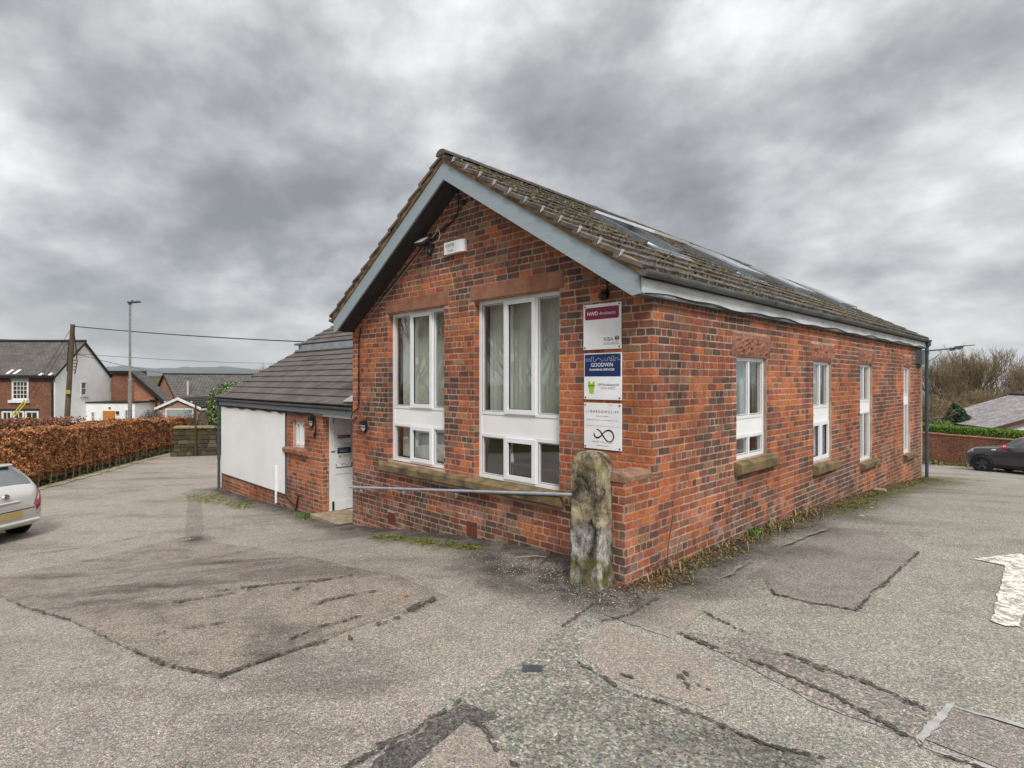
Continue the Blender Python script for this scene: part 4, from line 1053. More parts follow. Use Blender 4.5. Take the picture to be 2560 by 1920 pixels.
# doorway: step, head, open door
mb = MB(); mb.bbox(EXR-.02, XL-.004, -.14, .62, -.80, -.655, .01); mb.build('doorstep', M['step'], ext)
mb = MB(); mb.box(EXR+.002, XL-.004, YE+.01, YE+.22, 1.385, 1.455); mb.box(EXR+.004, EXR+.05, YE+.226, YE+.29, -.65, 1.385); mb.build('door_frame', M['door'], ext)
mb = MB(); mb.box(EXR-.4, XL-.004, 1.9, 1.95, -.9, 2.2); mb.box(EXR-.2, XL-.004, .63, 1.89, -.72, -.68); mb.build('porch_inside', M['room'], ext)
DX = -8.055; DY0, DY1, DZ0, DZ1 = .262, 1.10, -.655, 1.37
TD = lambda u, z, d: (DX+d, u, z)
mb = MB()
st, pn = .12, [(DY0+.13, DY1-.13, .42, 1.22), (DY0+.13, DY1-.13, .24, .345), (DY0+.13, DY1-.13, -.46, .13)]
us = sorted({DY0, DY1, DY0+.13, DY1-.13}); zs = sorted({DZ0, DZ1}|{z for p in pn for z in p[2:]})
wall_panel(mb, us, zs, lambda u, z: not any(a < u < b and c < z < d for a, b, c, d in pn), TD, .044)
door = mb.build('door', M['door'], ext)
for i, (a, b, c_, d_) in enumerate(pn):
    mb = MB(); bx(mb, a+.001, b-.001, c_+.001, d_-.001, -.035, -.012 if i != 1 else -.03, TD); mb.build('letterbox_recess' if i == 1 else 'door_panel', M['print_g'] if i == 1 else M['door'], door)
    if i != 1:
        mb = MB(); fr(mb, a, b, c_, d_, .014, -.012, -.004, TD); mb.build('moulding', M['door'], door)
mb = MB(); bx(mb, DY0+.05, DY0+.09, DZ0+.01, DZ0+.20, .001, .025, TD); mb.build('bolt', M['black'], door)
mb = MB(); bx(mb, DY0+.02, DY0+.11, .62, .635, .001, .02, TD); bx(mb, DY0+.075, DY0+.09, 1.22, 1.36, .001, .012, TD); mb.build('latch', M['screw'], door)

# ------------------------------------------------------------------ lettering
FONT_CACHE = {}
def text(parent, s, T, x, y, h, mat, width=None, bold=0.0, align='CENTER', d=.004, name='lettering', spacing=1.0, shear=0.0):
    """letters as flat raised print; (x,y) is the baseline point, h the capital height, width squeezes the line"""
    cu = bpy.data.curves.new('t', 'FONT'); cu.body = s; cu.size = 1.0; cu.offset = bold; cu.space_character = spacing; cu.shear = shear; cu.resolution_u = 3
    ob = bpy.data.objects.new('t', cu); COL.objects.link(ob)
    me = bpy.data.meshes.new_from_object(ob.evaluated_get(bpy.context.evaluated_depsgraph_get()))
    bpy.data.objects.remove(ob, do_unlink=True); bpy.data.curves.remove(cu)
    xs = [v.co.x for v in me.vertices]
    if not xs: return None
    x0, x1 = min(xs), max(xs); k = h/.73; kx = (width/(x1-x0)) if width else k
    off = {'CENTER': -(x0+x1)/2, 'LEFT': -x0, 'RIGHT': -x1}[align]
    for v in me.vertices: v.co = Vector(T(x+(v.co.x+off)*kx, y+v.co.y*k, d))
    me.materials.clear(); me.materials.append(mat); me.name = name
    return link(name, me, parent)
def ribbon(mb, pts, w, T, d):
    P = []; n = len(pts)
    for i in range(n):
        a = Vector(pts[max(i-1, 0)]); b = Vector(pts[min(i+1, n-1)]); t_ = b-a; nn = Vector((-t_.y, t_.x)).normalized()*(w if not isinstance(w, list) else w[i])*.5
        p = Vector(pts[i]); P += [T(p.x+nn.x, p.y+nn.y, d), T(p.x-nn.x, p.y-nn.y, d)]
    mb.add(P, [(2*i, 2*i+1, 2*i+3, 2*i+2) for i in range(n-1)])
def flat(parent, name, poly, T, d, mat):
    mb = MB(); mb.add([T(a, b, d) for a, b in poly], [tuple(range(len(poly)))]); return mb.build(name, mat, parent)
def rrect(x0, x1, y0, y1, r, n=4):
    P = []
    for cx_, cy_, a0 in ((x1-r, y1-r, 0), (x0+r, y1-r, 90), (x0+r, y0+r, 180), (x1-r, y0+r, 270)):
        for k in range(n+1): a = R(a0+90*k/n); P.append((cx_+r*math.cos(a), cy_+r*math.sin(a)))
    return P
rect = lambda x0, x1, y0, y1: [(x0, y0), (x1, y0), (x1, y1), (x0, y1)]
def dashes(parent, x0, x1, y, h, T, d, mat, seed):
    """print too small to read in the photograph"""
    r = random.Random(seed); mb = MB(); x = x0
    while x < x1:
        w = r.uniform(.5, 1.1)*h; mb.add([T(a, b, d) for a, b in rect(x, min(x+w, x1), y, y+h*r.uniform(.6, 1))], [(0, 1, 2, 3)]); x += w+h*(.25 if r.random() < .8 else 1.0)
    mb.build('small_print', mat, parent)
def inf_pts(cx_, cy_, a, n=60):
    P = []
    for i in range(n+1):
        t = -2.6+5.75*i/n+.0
        s = 1.15 if math.cos(t) > 0 else .86
        den_ = 1+math.sin(t)**2; P.append((cx_+a*s*math.cos(t)/den_, cy_+a*s*1.15*math.sin(t)*math.cos(t)/den_-(.12*a if math.cos(t) > 0 else -.05*a)*abs(math.cos(t))))
    return P
def sign_board(label, T, u0, u1, z0, z1, th=.012, cols=4):
    t = thing('sign', label, 'sign', T((u0+u1)/2, z0, 0), 0, world=True)
    mb = MB(); mb.bbox(u0, u1, -.002, th, z0, z1, .002, lambda x, y, z: T(x, z, y)); b = mb.build('board', M['print_w'], t)
    return t, b
def screws(b, T, u0, u1, z0, z1, m, d, r=.009):
    for u in (u0+m, u1-m):
        for z in (z0+m, z1-m):
            mb = MB(); c_ = Vector(T(u, z, d)); n_ = Vector(T(u, z, d+.01))-c_; mb.disc(c_, n_, r, 8, .006); mb.build('screw', M['screw'], b)
def sign_nwd(T, u0, u1, z0, z1, th, full, label):
    t, b = sign_board(label, T, u0, u1, z0, z1, th); w, h = u1-u0, z1-z0; d = th+.0015
    flat(b, 'band', rrect(u0+.05*w, u1-.055*w, z1-.34*h, z1-.075*h, .035*w), T, d, M['maroon'])
    text(b, 'NWD', T, u0+.26*w, z1-.245*h, .085*h, M['print_w'], .29*w, .018, d=d+.001)
    text(b, 'Architects', T, u0+.65*w, z1-.245*h, .07*h, M['print_w'], .42*w, d=d+.001)
    text(b, 'RIBA', T, u0+.68*w, z0+.175*h, .085*h, M['print_k'], .25*w, d=d)
    mb = MB()
    for i in range(3): q = u0+(.86+.035*i)*w; mb.add([T(a, c_, d) for a, c_ in rect(q-.008*w, q+.008*w, z0+(.165+.02*(i != 1))*h, z0+(.28-.01*(i != 1))*h)], [(0, 1, 2, 3)])
    mb.add([T(a, c_, d) for a, c_ in rect(u0+.835*w, u0+.955*w, z0+.205*h, z0+.222*h)], [(0, 1, 2, 3)]); mb.add([T(a, c_, d+.0005) for a, c_ in rect(u0+.835*w, u0+.955*w, z0+.24*h, z0+.255*h)], [(0, 1, 2, 3)]); mb.build('emblem', M['print_k'], b)
    flat(b, 'rule', rect(u0+.55*w, u0+.955*w, z0+.135*h, z0+.141*h), T, d, M['print_g'])
    text(b, 'Chartered Practice', T, u0+.75*w, z0+.095*h, .032*h, M['print_k'], .39*w, d=d)
    screws(b, T, u0, u1, z0, z1, .045*w, th, .009*w/.55+.002)
def sign_goodwin(T, u0, u1, z0, z1, th, label):
    t, b = sign_board(label, T, u0, u1, z0, z1, th); w, h = u1-u0, z1-z0; d = th+.0015
    flat(b, 'band', rect(u0+.02*w, u1-.02*w, z0+.5*h, z1-.02*h), T, d, M['navy'])
    X = lambda q: u0+q*w; Z = lambda q: z0+q*h
    sk = [(.02, .83), (.03, .83), (.03, .885), (.075, .885), (.075, .83), (.12, .83), (.12, .86), (.10, .86), (.145, .89), (.185, .86), (.165, .86), (.165, .83), (.21, .83), (.21, .925), (.27, .925), (.27, .83), (.32, .83), (.33, .855), (.35, .855), (.385, .89), (.41, .895), (.44, .885), (.465, .86), (.48, .855), (.48, .83), (.54, .83), (.57, .905), (.60, .83), (.65, .83), (.65, .87), (.63, .87), (.685, .915), (.73, .87), (.71, .87), (.71, .83), (.765, .83), (.765, .85), (.745, .88), (.75, .915), (.78, .93), (.81, .915), (.815, .88), (.79, .85), (.79, .83), (.84, .83), (.84, .89), (.915, .89), (.915, .83), (.935, .855), (.975, .855)]
    mb = MB(); ribbon(mb, [(X(a), Z(c_)) for a, c_ in sk], .009*w, T, d+.001); mb.build('skyline_outline', simple('pale print', (.5, .55, .68), None, 3, .5, .3) if 'pale print' not in bpy.data.materials else bpy.data.materials['pale print'], b)
    text(b, 'GOODWIN', T, X(.49), Z(.71), .085*h, M['print_w'], .58*w, .004, d=d+.001)
    text(b, 'PLANNING SERVICES', T, X(.49), Z(.625), .045*h, M['print_w'], .66*w, .016, d=d+.001)
    cat = [(.15, .13), (.27, .13), (.275, .22), (.295, .30), (.30, .37), (.285, .40), (.25, .385), (.225, .345), (.20, .345), (.175, .385), (.14, .40), (.115, .37), (.12, .30), (.14, .22)]
    flat(b, 'emblem', [(X(a), Z(c_)) for a, c_ in cat], T, d, M['lime'])
    mb = MB()
    for cx_ in (.165, .255): ribbon(mb, [(X(cx_+.035*math.cos(k*.7)), Z(.29+.026*math.sin(k*.7))) for k in range(10)], .008*w, T, d+.001)
    ribbon(mb, [(X(.115), Z(.30)), (X(.305), Z(.30))], .007*w, T, d+.0014); mb.build('emblem_outline', M['print_k'], b)
    text(b, 'N|M Bookkeeping ltd', T, X(.655), Z(.30), .055*h, M['print_k'], .55*w, d=d)
    text(b, '01829 458002', T, X(.655), Z(.225), .05*h, M['print_g'], .37*w, d=d)
    screws(b, T, u0, u1, z0, z1, .045*w, th, .009*w/.55+.002)
def sign_ll(T, u0, u1, z0, z1, th, label, full=True):
    t, b = sign_board(label, T, u0, u1, z0, z1, th); w, h = u1-u0, z1-z0; d = th+.0015
    X = lambda q: u0+q*w; Z = lambda q: z0+q*h
    if full:
        text(b, 'LL', T, X(.115), Z(.79), .055*h, M['print_lb'], .11*w, d=d, spacing=1.3)
        text(b, 'BARROWCLIFF', T, X(.56), Z(.79), .055*h, M['print_k'], .74*w, .004, d=d, spacing=1.4)
        text(b, 'SOLICITORS', T, X(.50), Z(.70), .03*h, M['print_k'], .33*w, d=d, spacing=1.3)
        dashes(b, X(.08), X(.92), Z(.625), .016*h, T, d, M['print_g'], 2)
        flat(b, 'rule', rect(X(.03), X(.97), Z(.50), Z(.505)), T, d, M['print_g'])
        cx_, cy_, a = X(.50), Z(.325), .26*w
        text(b, 'Eternity Care Services', T, X(.50), Z(.14), .05*h, M['print_au'], .54*w, d=d, shear=.3)
        dashes(b, X(.36), X(.66), Z(.075), .015*h, T, d, M['print_k'], 3)
        flat(b, 'scuff', [(X(.66), Z(.965)), (X(.78), Z(.955)), (X(.77), Z(.962)), (X(.70), Z(.972))], T, d, M['print_g'])
    else:
        cx_, cy_, a = X(.52), Z(.60), .30*w
        dashes(b, X(.25), X(.75), Z(.22), .05*h, T, d, M['print_g'], 4)
    P = inf_pts(cx_, cy_, a); n = len(P); mb = MB(); ribbon(mb, P, [(.020+.018*abs(math.sin(i/n*9)))*w for i in range(n)], T, d); mb.build('infinity_mark', M['print_pu'], b)
    screws(b, T, u0, u1, z0, z1, .045*w, th, .009*w/.55+.002)
TW = lambda u, z, d: (u, -.012-d, z)
sign_nwd(TW, -.96, -.405, 2.535, 3.085, .012, True, 'top square white sign with a maroon band on the brick front')
sign_goodwin(TW, -.95, -.40, 1.93, 2.49, .012, 'middle square sign, navy above white, with a skyline outline')
sign_ll(TW, -.95, -.40, 1.335, 1.89, .012, 'lowest square white sign with a dark infinity loop, above the gatepost')
# the same firms again, small, on the open door
TDo = lambda u, z, d: (DX-.0115+d, u, z)
dy0, dy1 = DY0+.165, DY0+.50
t, b = sign_board('small blank topmost white plate on the open door', TDo, dy0, dy1, 1.005, 1.185, .008); dashes(b, dy0+.05, dy1-.05, 1.09, .012, TDo, .0095, M['print_g'], 6); screws(b, TDo, dy0, dy1, 1.005, 1.185, .02, .008, .006)
sign_nwd(TDo, dy0, dy1, .72, .985, .008, False, 'small white plate with a maroon band on the open door')
sign_goodwin(TDo, dy0, dy1, .43, .70, .008, 'small plate, navy above white, on the open door')
sign_ll(TDo, dy0, dy1, .275-.0, .41, .008, 'small white plate with an infinity loop on the open door', False)

# ------------------------------------------------------------------ fittings on the front
# alarm box
t = thing('alarm_box', 'white burglar alarm box with black lettering high on the gable', 'alarm box', (-3.42, -.02, 4.1), 0, world=True)
prof = [(-3.66, 0), (-3.66, .075), (-3.28, .075), (-3.20, .045), (-3.20, 0)]
mb = MB(); mb.prism([(a, -.008-b) for a, b in prof], 4.115, 4.30, lambda a, b, d: (a, b, d)); case = mb.build('case', M['white'], t)
TA = lambda u, z, d: (u, -.083-d, z)
text(case, 'CHESTER', TA, -3.51, 4.222, .045, M['print_k'], .215, .02, d=.002)
text(case, 'SECURITY SYSTEMS', TA, -3.505, 4.190, .019, M['print_g'], .20, d=.002)
dashes(case, -3.57, -3.44, 4.158, .017, TA, .002, M['print_k'], 9)
mb = MB(); ribbon(mb, rrect(-3.635, -3.37, 4.145, 4.282, .015)+[rrect(-3.635, -3.37, 4.145, 4.282, .015)[0]], .003, TA, .0018); mb.build('print_border', M['print_g'], case)
# floodlight and sensor
t = thing('floodlight', 'small black floodlight with motion sensor on the gable', 'floodlight', (-4.05, -.1, 4.3), 0, world=True)
c = Vector((-4.14, -.16, 4.40)); Rm = Matrix.Rotation(R(-52), 3, 'X') @ Matrix.Rotation(R(8), 3, 'Y'); T = lambda x, y, z: tuple(c+Rm @ Vector((x, y, z)))
mb = MB(); mb.bbox(-.13, .13, -.02, .045, -.09, .09, .012, T); mb.bbox(-.08, .08, .045, .08, -.06, .06, .02, T); hd_ = mb.build('housing', M['black'], t)
mb = MB(); mb.box(-.115, .115, -.026, -.021, -.075, .075, T); mb.build('lens', M['lightglass'], t)
mb = MB(); mb.box(-4.05, -4.0, -.12, -.006, 4.30, 4.36); mb.tube([(-4.02, -.08, 4.33), (-4.02, -.09, 4.25)], .022, 8); mb.build('bracket', M['black'], t)
mb = MB(); mb.sphere((-4.02, -.095, 4.21), .045, .045, .06, 10, 6); mb.build('motion_sensor', M['black'], t, True)
# loose cables on the gable
t = thing('gable_cables', 'loose black and pale cables drooping down the gable', 'cables', (-3.5, -.02, 4.4), 0, world=True)
mb = MB(); mb.tube([(-3.38, -.02, 5.15), (-3.385, -.03, 5.0), (-3.36, -.03, 4.82), (-3.40, -.03, 4.72), (-3.52, -.03, 4.62), (-3.72, -.03, 4.56), (-3.98, -.03, 4.46), (-4.2, -.025, 4.42), (-4.6, -.02, 4.20), (-5.1, -.02, 3.90), (-5.55, -.02, 3.66)], .011, 5)
mb.tube([(-3.62, -.035, 4.60), (-3.8, -.035, 4.53)], .022, 6); mb.build('black_cable', M['cable'], t)
mb = MB(); mb.tube([(-3.62, -.03, 4.68), (-3.80, -.035, 4.60), (-3.88, -.04, 4.62), (-3.92, -.04, 4.55), (-3.86, -.04, 4.53), (-3.85, -.04, 4.60), (-3.93, -.04, 4.52), (-4.02, -.05, 4.45)], .006, 4)
mb.tube([(-3.88, -.04, 4.55), (-3.82, -.05, 4.52), (-3.80, -.05, 4.45), (-3.84, -.06, 4.38), (-3.95, -.08, 4.36)], .006, 4); mb.tube([(-4.2, -.02, 4.40), (-4.7, -.018, 4.10), (-5.2, -.018, 3.80), (-5.7, -.018, 3.50), (-6.1, -.018, 3.26)], .007, 4); mb.build('pale_cable', M['cable_w'], t)
mb = MB(); mb.sphere((-3.26, -.03, 4.86), .05, .03, .05, 8, 5); mb.build('cable_entry', M['black'], t)
# cable down the left edge of the front
mb = MB(); mb.tube([(-6.30, -.018, 3.16), (-6.36, -.018, 2.9), (-6.365, -.018, 2.2), (-6.36, -.018, 1.75), (-6.40, -.018, 1.62), (-6.55, -.03, 1.55), (-6.60, -.05, 1.45), (-6.56, -.03, 1.38), (-6.45, -.02, 1.45)], .012, 5)
for z in (2.9, 2.6, 2.3, 2.0, 1.75): mb.box(-6.385, -6.345, -.028, -.006, z, z+.03)
mb.tube([(-6.25, -.015, 1.78), (-6.12, -.03, 1.70), (-6.02, -.02, 1.62)], .006, 4); mb.tube([(-6.02, -.02, 1.76), (-6.02, -.02, 1.60)], .006, 4)
tag(mb.build('corner_cable', M['cable']), 'black cable clipped down the left edge of the brick front', 'cable')
# bulkhead lamps
def bulkhead(label, x, y, z):
    t = thing('bulkhead_lamp', label, 'lamp', (x, y, z-.13), 0, 'black bulkhead lamps', world=True)
    mb = MB(); mb.prism([(x+.075*math.cos(a)*1.0, z+.125*(1 if math.sin(a) > 0 else 1)*math.copysign(abs(math.sin(a))**.7, math.sin(a))) for a in [2*math.pi*k/18 for k in range(18)]], y-.045, y-.006, lambda a, b, d: (a, d, b)); mb.build('base', M['black'], t)
    mb = MB(); mb.sphere((x, y-.04, z-.005), .052, .05, .092, 10, 8); mb.build('diffuser', M['lightglass'], t, True)
    mb = MB(); mb.prism([(x-.06, z+.03), (x+.06, z+.03), (x+.055, z+.105), (x-.055, z+.105)], y-.098, y-.04, lambda a, b, d: (a, d, b)); mb.box(x-.058, x+.058, y-.095, y-.045, z-.012, z+.0); mb.build('hood', M['black'], t)
bulkhead('black bulkhead lamp on the brick front right of the door', -6.14, 0, 1.30)
bulkhead('black bulkhead lamp between the small window and the door', -8.55, YE, 1.25)
# camera and slim lamp by the signs
t = thing('security_camera', 'black dome camera under the eaves above the signs', 'camera', (-.62, -.05, 3.12), 0, world=True)
mb = MB(); mb.sphere((-.62, -.075, 3.16), .062, .062, .055, 12, 8); mb.build('dome', M['black'], t, True)
mb = MB(); mb.box(-.655, -.585, -.08, -.006, 3.17, 3.24); mb.tube([(-.6, -.03, 3.24), (-.6, -.03, 3.40)], .012, 6); mb.build('mount', M['black'], t)
t = thing('slim_lamp', 'slim grey lamp head sticking out under the right bargeboard', 'lamp', (-.6, -.1, 3.36), 0, world=True)
mb = MB(); mb.bbox(-.98, -.62, -.26, -.16, 3.335, 3.36, .01, lambda x, y, z: (x, y, z+(x+.8)*.06)); mb.build('head', M['gutter'], t)
mb = MB(); mb.tube([(-.64, -.2, 3.36), (-.56, -.12, 3.38), (-.54, -.01, 3.39)], .018, 6); mb.build('arm', M['gutter'], t)
# handrail
t = thing('handrail', 'thin grey handrail sloping along the foot of the brick front', 'handrail', (-3.7, -.1, -.2), 0, world=True)
A, B = Vector((-6.56, -.105, .115)), Vector((-.62, -.105, .80))
mb = MB(); mb.tube([A, B], .021, 10); mb.build('rail', M['rail'], t)
for x in (-6.28, -4.88, -3.45, -1.12):
    p = A.lerp(B, (x-A.x)/(B.x-A.x)); mb = MB(); mb.tube([p+Vector((0, 0, -.015)), p+Vector((.0, .03, -.075)), p+Vector((0, .098, -.08))], .008, 6); mb.box(x-.03, x+.03, -.012, -.006, p.z-.12, p.z-.05); mb.build('bracket', M['rail'], t)
mb = MB(); mb.tube([(-6.28, -.02, -.0), (-6.24, -.03, -.03), (-6.23, -.02, -.35)], .007, 4); tag(mb.build('rusty_hook', simple('rust', (.10, .05, .03), None, 20, .9, .1)), 'short rusty hook on the brick front below the rail end', 'hook')

# ------------------------------------------------------------------ gatepost and wall stub
def gatepost():
    t = MB(); cx_, cy_ = -.315, -.705; w, dp, H = .37, .26, 1.405
    n = 44; out = []
    for k in range(n):   # outline in x-z: straight sides, rounded top
        s_ = k/(n-1)
        if s_ < .38: out.append((-w/2, -.15+(H-.15-.13+.15)*s_/.38))
        elif s_ > .62: out.append((w/2, -.15+(H-.15-.13+.15)*(1-s_)/.38))
        else:
            a = math.pi*(1-(s_-.38)/.24); out.append((w/2*math.copysign(abs(math.cos(a))**.5, math.cos(a)), H-.28+.28*math.sin(a)**.6))
    P = []; F = []
    rings = [(.0, -dp/2+.02, 1), (.2, -dp/2+.02, 1), (.4, -dp/2+.02, 1), (.62, -dp/2+.018, 1), (.80, -dp/2+.010, 1), (.90, -dp/2, 0), (.975, -dp/2+.012, 0), (1.0, -dp/2+.045, 0), (1.0, -dp/6, 0), (1.0, dp/6, 0), (1.0, dp/2-.04, 0), (.93, dp/2, 0), (.5, dp/2, 0), (0, dp/2, 0)]
    zc = .62
    for sc, y, fr_ in rings:
        for x, z in out:
            xx, zz = x*sc, (zc+(z-zc)*sc if z > zc else z)
            zz = z if z < 0 and sc > .3 else zz
            e = .012*fbm(xx*7+3, zz*7, y*9, 4)+.008*fbm(xx*25, zz*25, y*20, 3)
            er = 0
            if fr_: er = .030*max(0, fbm(xx*5+1, zz*4, 2, 4)+.25)*(1 if zz > .55 else .35)
            taper = 1+.05*(1-min(1, max(0, zz/1.2)))
            P.append((cx_+xx*taper+e, cy_+y*taper+er+e*.6, zz))
    m = len(out)
    for i in range(len(rings)-1):
        for k in range(m-1): F.append((i*m+k, i*m+k+1, (i+1)*m+k+1, (i+1)*m+k))
    t.add(P, F)
    mm, nt, bs = mat_new('eroded sandstone with lichen'); q = NT(nt); p = q.pos(); bs.inputs['Roughness'].default_value = .95; bs.inputs['Specular IOR Level'].default_value = .1
    n1 = q.noise(p, 5.5, 7, .68, .4); n2 = q.noise(q.map(p, (1, 1, .6), (3, 1, 7)), 7, 7, .7, .3); n3 = q.noise(p, 45, 4, .6); sep = q.nd('ShaderNodeSeparateXYZ'); q.ln(p, sep.inputs[0])
    col = q.ramp(n1, ((.37, (.035, .031, .027)), (.46, (.14, .12, .088)), (.55, (.32, .265, .175)), (.67, (.46, .40, .28))))
    lowm = q.ramp(q.m('ADD', sep.outputs[2], q.m('MULTIPLY', n2, .7)), ((.95, 1.0), (1.55, 0.0)))
    greyc = q.ramp(n2, ((.38, (.045, .042, .038)), (.49, (.20, .19, .17)), (.60, (.46, .45, .41))))
    col = q.mix(lowm, col, greyc)
    mossm = q.m('MULTIPLY', q.ramp(q.m('SUBTRACT', sep.outputs[2], q.m('MULTIPLY', n1, .6)), ((-.28, 1.0), (-.16, 0.0))), q.ramp(q.noise(p, 8, 5, .65), ((.42, .1), (.56, .9))))
    col = q.mix(q.m('MULTIPLY', mossm, .85), col, (.125, .12, .022))
    col = q.mix(q.m('MULTIPLY', q.ramp(q.noise(p, 3.2, 5, .6), ((.55, 0.0), (.66, 1.0))), .5), col, (.14, .13, .03))
    col = q.mix(1.0, col, q.ramp(n3, ((.3, .72), (.7, 1.25))), 'MULTIPLY'); q.ln(col, bs.inputs['Base Color']); q.bump(q.m('ADD', n1, q.m('MULTIPLY', n3, .4)), .7, .025, bs)
    o = t.build('gatepost', mm, None, True); bm = bmesh.new(); bm.from_mesh(o.data); bmesh.ops.remove_doubles(bm, verts=bm.verts, dist=.002); bmesh.ops.recalc_face_normals(bm, faces=bm.faces); bm.to_mesh(o.data); bm.free()
    tag(o, 'eroded round topped sandstone gatepost with moss at its foot', 'gatepost')
gatepost()
t = thing('wall_stub', 'short low brick wall between the gatepost and the corner of the hall', 'wall', (-.13, -.3, 0), 0, world=True)
SX, SY0, SY1, SZ = .022, -.575, .085, 1.09
mb = MB(); mb.box(-.23, SX, SY0, SY1, -.25, SZ-.005); core = mb.build('core', M['mortar'], t)
bl = lay(SY0, SY1, -.18, SZ-.005, [], 1, 61, header_mod=5, hshift=1); r = random.Random(9)
bl = [(p, q, s, u_, (lambda c: (min(.5, c[0]*1.15), c[1]*1.05, c[2]))(c)) for p, q, s, u_, c in bl]
place_bricks(core, bl, lambda u, z, d: (SX+d, u, z), FRS, 200, camd)
bl = lay(-.23, SX, -.18, SZ-.005, [], 1, 62); place_bricks(core, bl, lambda u, z, d: (u, SY0-d, z), FRX, 60, camd)
mb = MB(); n = 8; P = []; prof = [(-.24, SZ), (SX+.004, SZ), (SX+.006, SZ+.05), (SX-.05, SZ+.085), (-.12, SZ+.10), (-.24, SZ+.09)]
for i in range(n+1):
    y = SY0-.01+(-.04-SY0)*i/n
    for x, z in prof: e = .008*fbm(y*9, z*9, x*5, 3); P.append((x+e, y, z+e*(z > SZ)))
k = len(prof); F = [(i*k+q, i*k+(q+1) % k, (i+1)*k+(q+1) % k, (i+1)*k+q) for i in range(n) for q in range(k)]+[tuple(range(k)), tuple(range(n*k, n*k+k))]
mb.add(P, F); mb.build('coping', simple('worn brown coping', (.33, .20, .13), (.17, .10, .07), 8, .95, .1, bump=.5, bscale=40), t)
# ------------------------------------------------------------------ things farther off
M['far_brick'] = courses_mat('far red brick', (.24, .085, .045), (.15, .055, .035), (.20, .13, .09), .23, .075)
M['far_brick_o'] = courses_mat('far orange brick', (.40, .14, .06), (.25, .085, .045), (.33, .22, .15), .23, .075)
M['far_brick_p'] = courses_mat('far mottled brick', (.40, .20, .15), (.26, .10, .07), (.42, .34, .29), .24, .08)
M['slate'] = courses_mat('far grey slates', (.125, .112, .105), (.09, .08, .076), (.045, .04, .038), .3, .2, .014)
M['slate_l'] = courses_mat('pale grey slates', (.33, .31, .31), (.20, .185, .18), (.12, .11, .11), .3, .18, .014)
M['far_tile'] = courses_mat('far concrete tiles', (.135, .125, .115), (.10, .095, .086), (.045, .04, .036), .33, .3, .03)
M['far_tile_b'] = courses_mat('brown garage tiles', (.115, .092, .085), (.085, .068, .062), (.035, .03, .028), .4, .33, .04)
M['trim_k'] = simple('black trim', (.022, .02, .022), None, 5, .6, .3)
M['trim_w'] = simple('white trim', (.78, .78, .77), None, 5, .6, .3)
M['orange_door'] = simple('varnished orange timber', (.52, .22, .035), (.42, .17, .03), 3, .5, .3, st=(6, 6, .7))
M['green_door'] = simple('pale green garage door', (.33, .38, .34), (.28, .33, .30), 2, .6, .3)
def uq(mb, pts, uvs):
    mb.add(pts, [tuple(range(len(pts)))]); mb.uv += [(a, b, 0) for a, b in uvs]
def ubox(mb, x0, x1, y0, y1, z0, z1):
    for x in (x0, x1): uq(mb, [(x, y0, z0), (x, y1, z0), (x, y1, z1), (x, y0, z1)], [(y0, z0), (y1, z0), (y1, z1), (y0, z1)])
    for y in (y0, y1): uq(mb, [(x0, y, z0), (x1, y, z0), (x1, y, z1), (x0, y, z1)], [(x0, z0), (x1, z0), (x1, z1), (x0, z1)])
    for z in (z0, z1): uq(mb, [(x0, y0, z), (x1, y0, z), (x1, y1, z), (x0, y1, z)], [(x0, y0), (x1, y0), (x1, y1), (x0, y1)])
def uroof(mb, a, b, c, d, th=.08):
    """sloping slab: a,b eave corners, c,d ridge corners (c above b)"""
    a, b, c, d = map(Vector, (a, b, c, d)); L = (b-a).length; S = (d-a).length; n = (b-a).cross(d-a).normalized()
    if n.z < 0: n = -n
    q = [a, b, c, d]; uq(mb, [tuple(p) for p in q], [(0, 0), (L, 0), (L, S), (0, S)]); lo = [p-n*th for p in q]
    uq(mb, [tuple(p) for p in lo], [(0, 0), (L, 0), (L, S), (0, S)])
    for i in range(4): uq(mb, [tuple(q[i]), tuple(q[(i+1) % 4]), tuple(lo[(i+1) % 4]), tuple(lo[i])], [(0, 0)]*4)
def far_window(parent, T, u0, u1, z0, z1, nu, nz, fw=.07, bar=.03, extra=None, mat='trim_w'):
    """T(u,z,d) with d outward"""
    mb = MB(); fr(mb, u0, u1, z0, z1, fw, -.02, .03, T); w = mb.build('window', M[mat], parent)
    mb = MB(); bx(mb, u0+fw, u1-fw, z0+fw, z1-fw, -.015, -.005, T); mb.build('backing', M['dark'], w)
    for i in range(nu):
        for k in range(nz):
            a = u0+fw+(u1-u0-2*fw)*i/nu; b = u0+fw+(u1-u0-2*fw)*(i+1)/nu; c_ = z0+fw+(z1-z0-2*fw)*k/nz; d_ = z0+fw+(z1-z0-2*fw)*(k+1)/nz
            mb = MB(); bx(mb, a+bar/2, b-bar/2, c_+bar/2, d_-bar/2, -.004, .006, T); mb.build('pane', M['glass_far'], w)
    if nu*nz > 1:
        mb = MB()
        for i in range(1, nu): a = u0+fw+(u1-u0-2*fw)*i/nu; bx(mb, a-bar/2, a+bar/2, z0+fw, z1-fw, -.003, .018, T)
        for k in range(1, nz): c_ = z0+fw+(z1-z0-2*fw)*k/nz; bx(mb, u0+fw, u1-fw, c_-bar/2, c_+bar/2, -.003, .019, T)
        mb.build('glazing_bars', M['trim_w'], w)
    return w
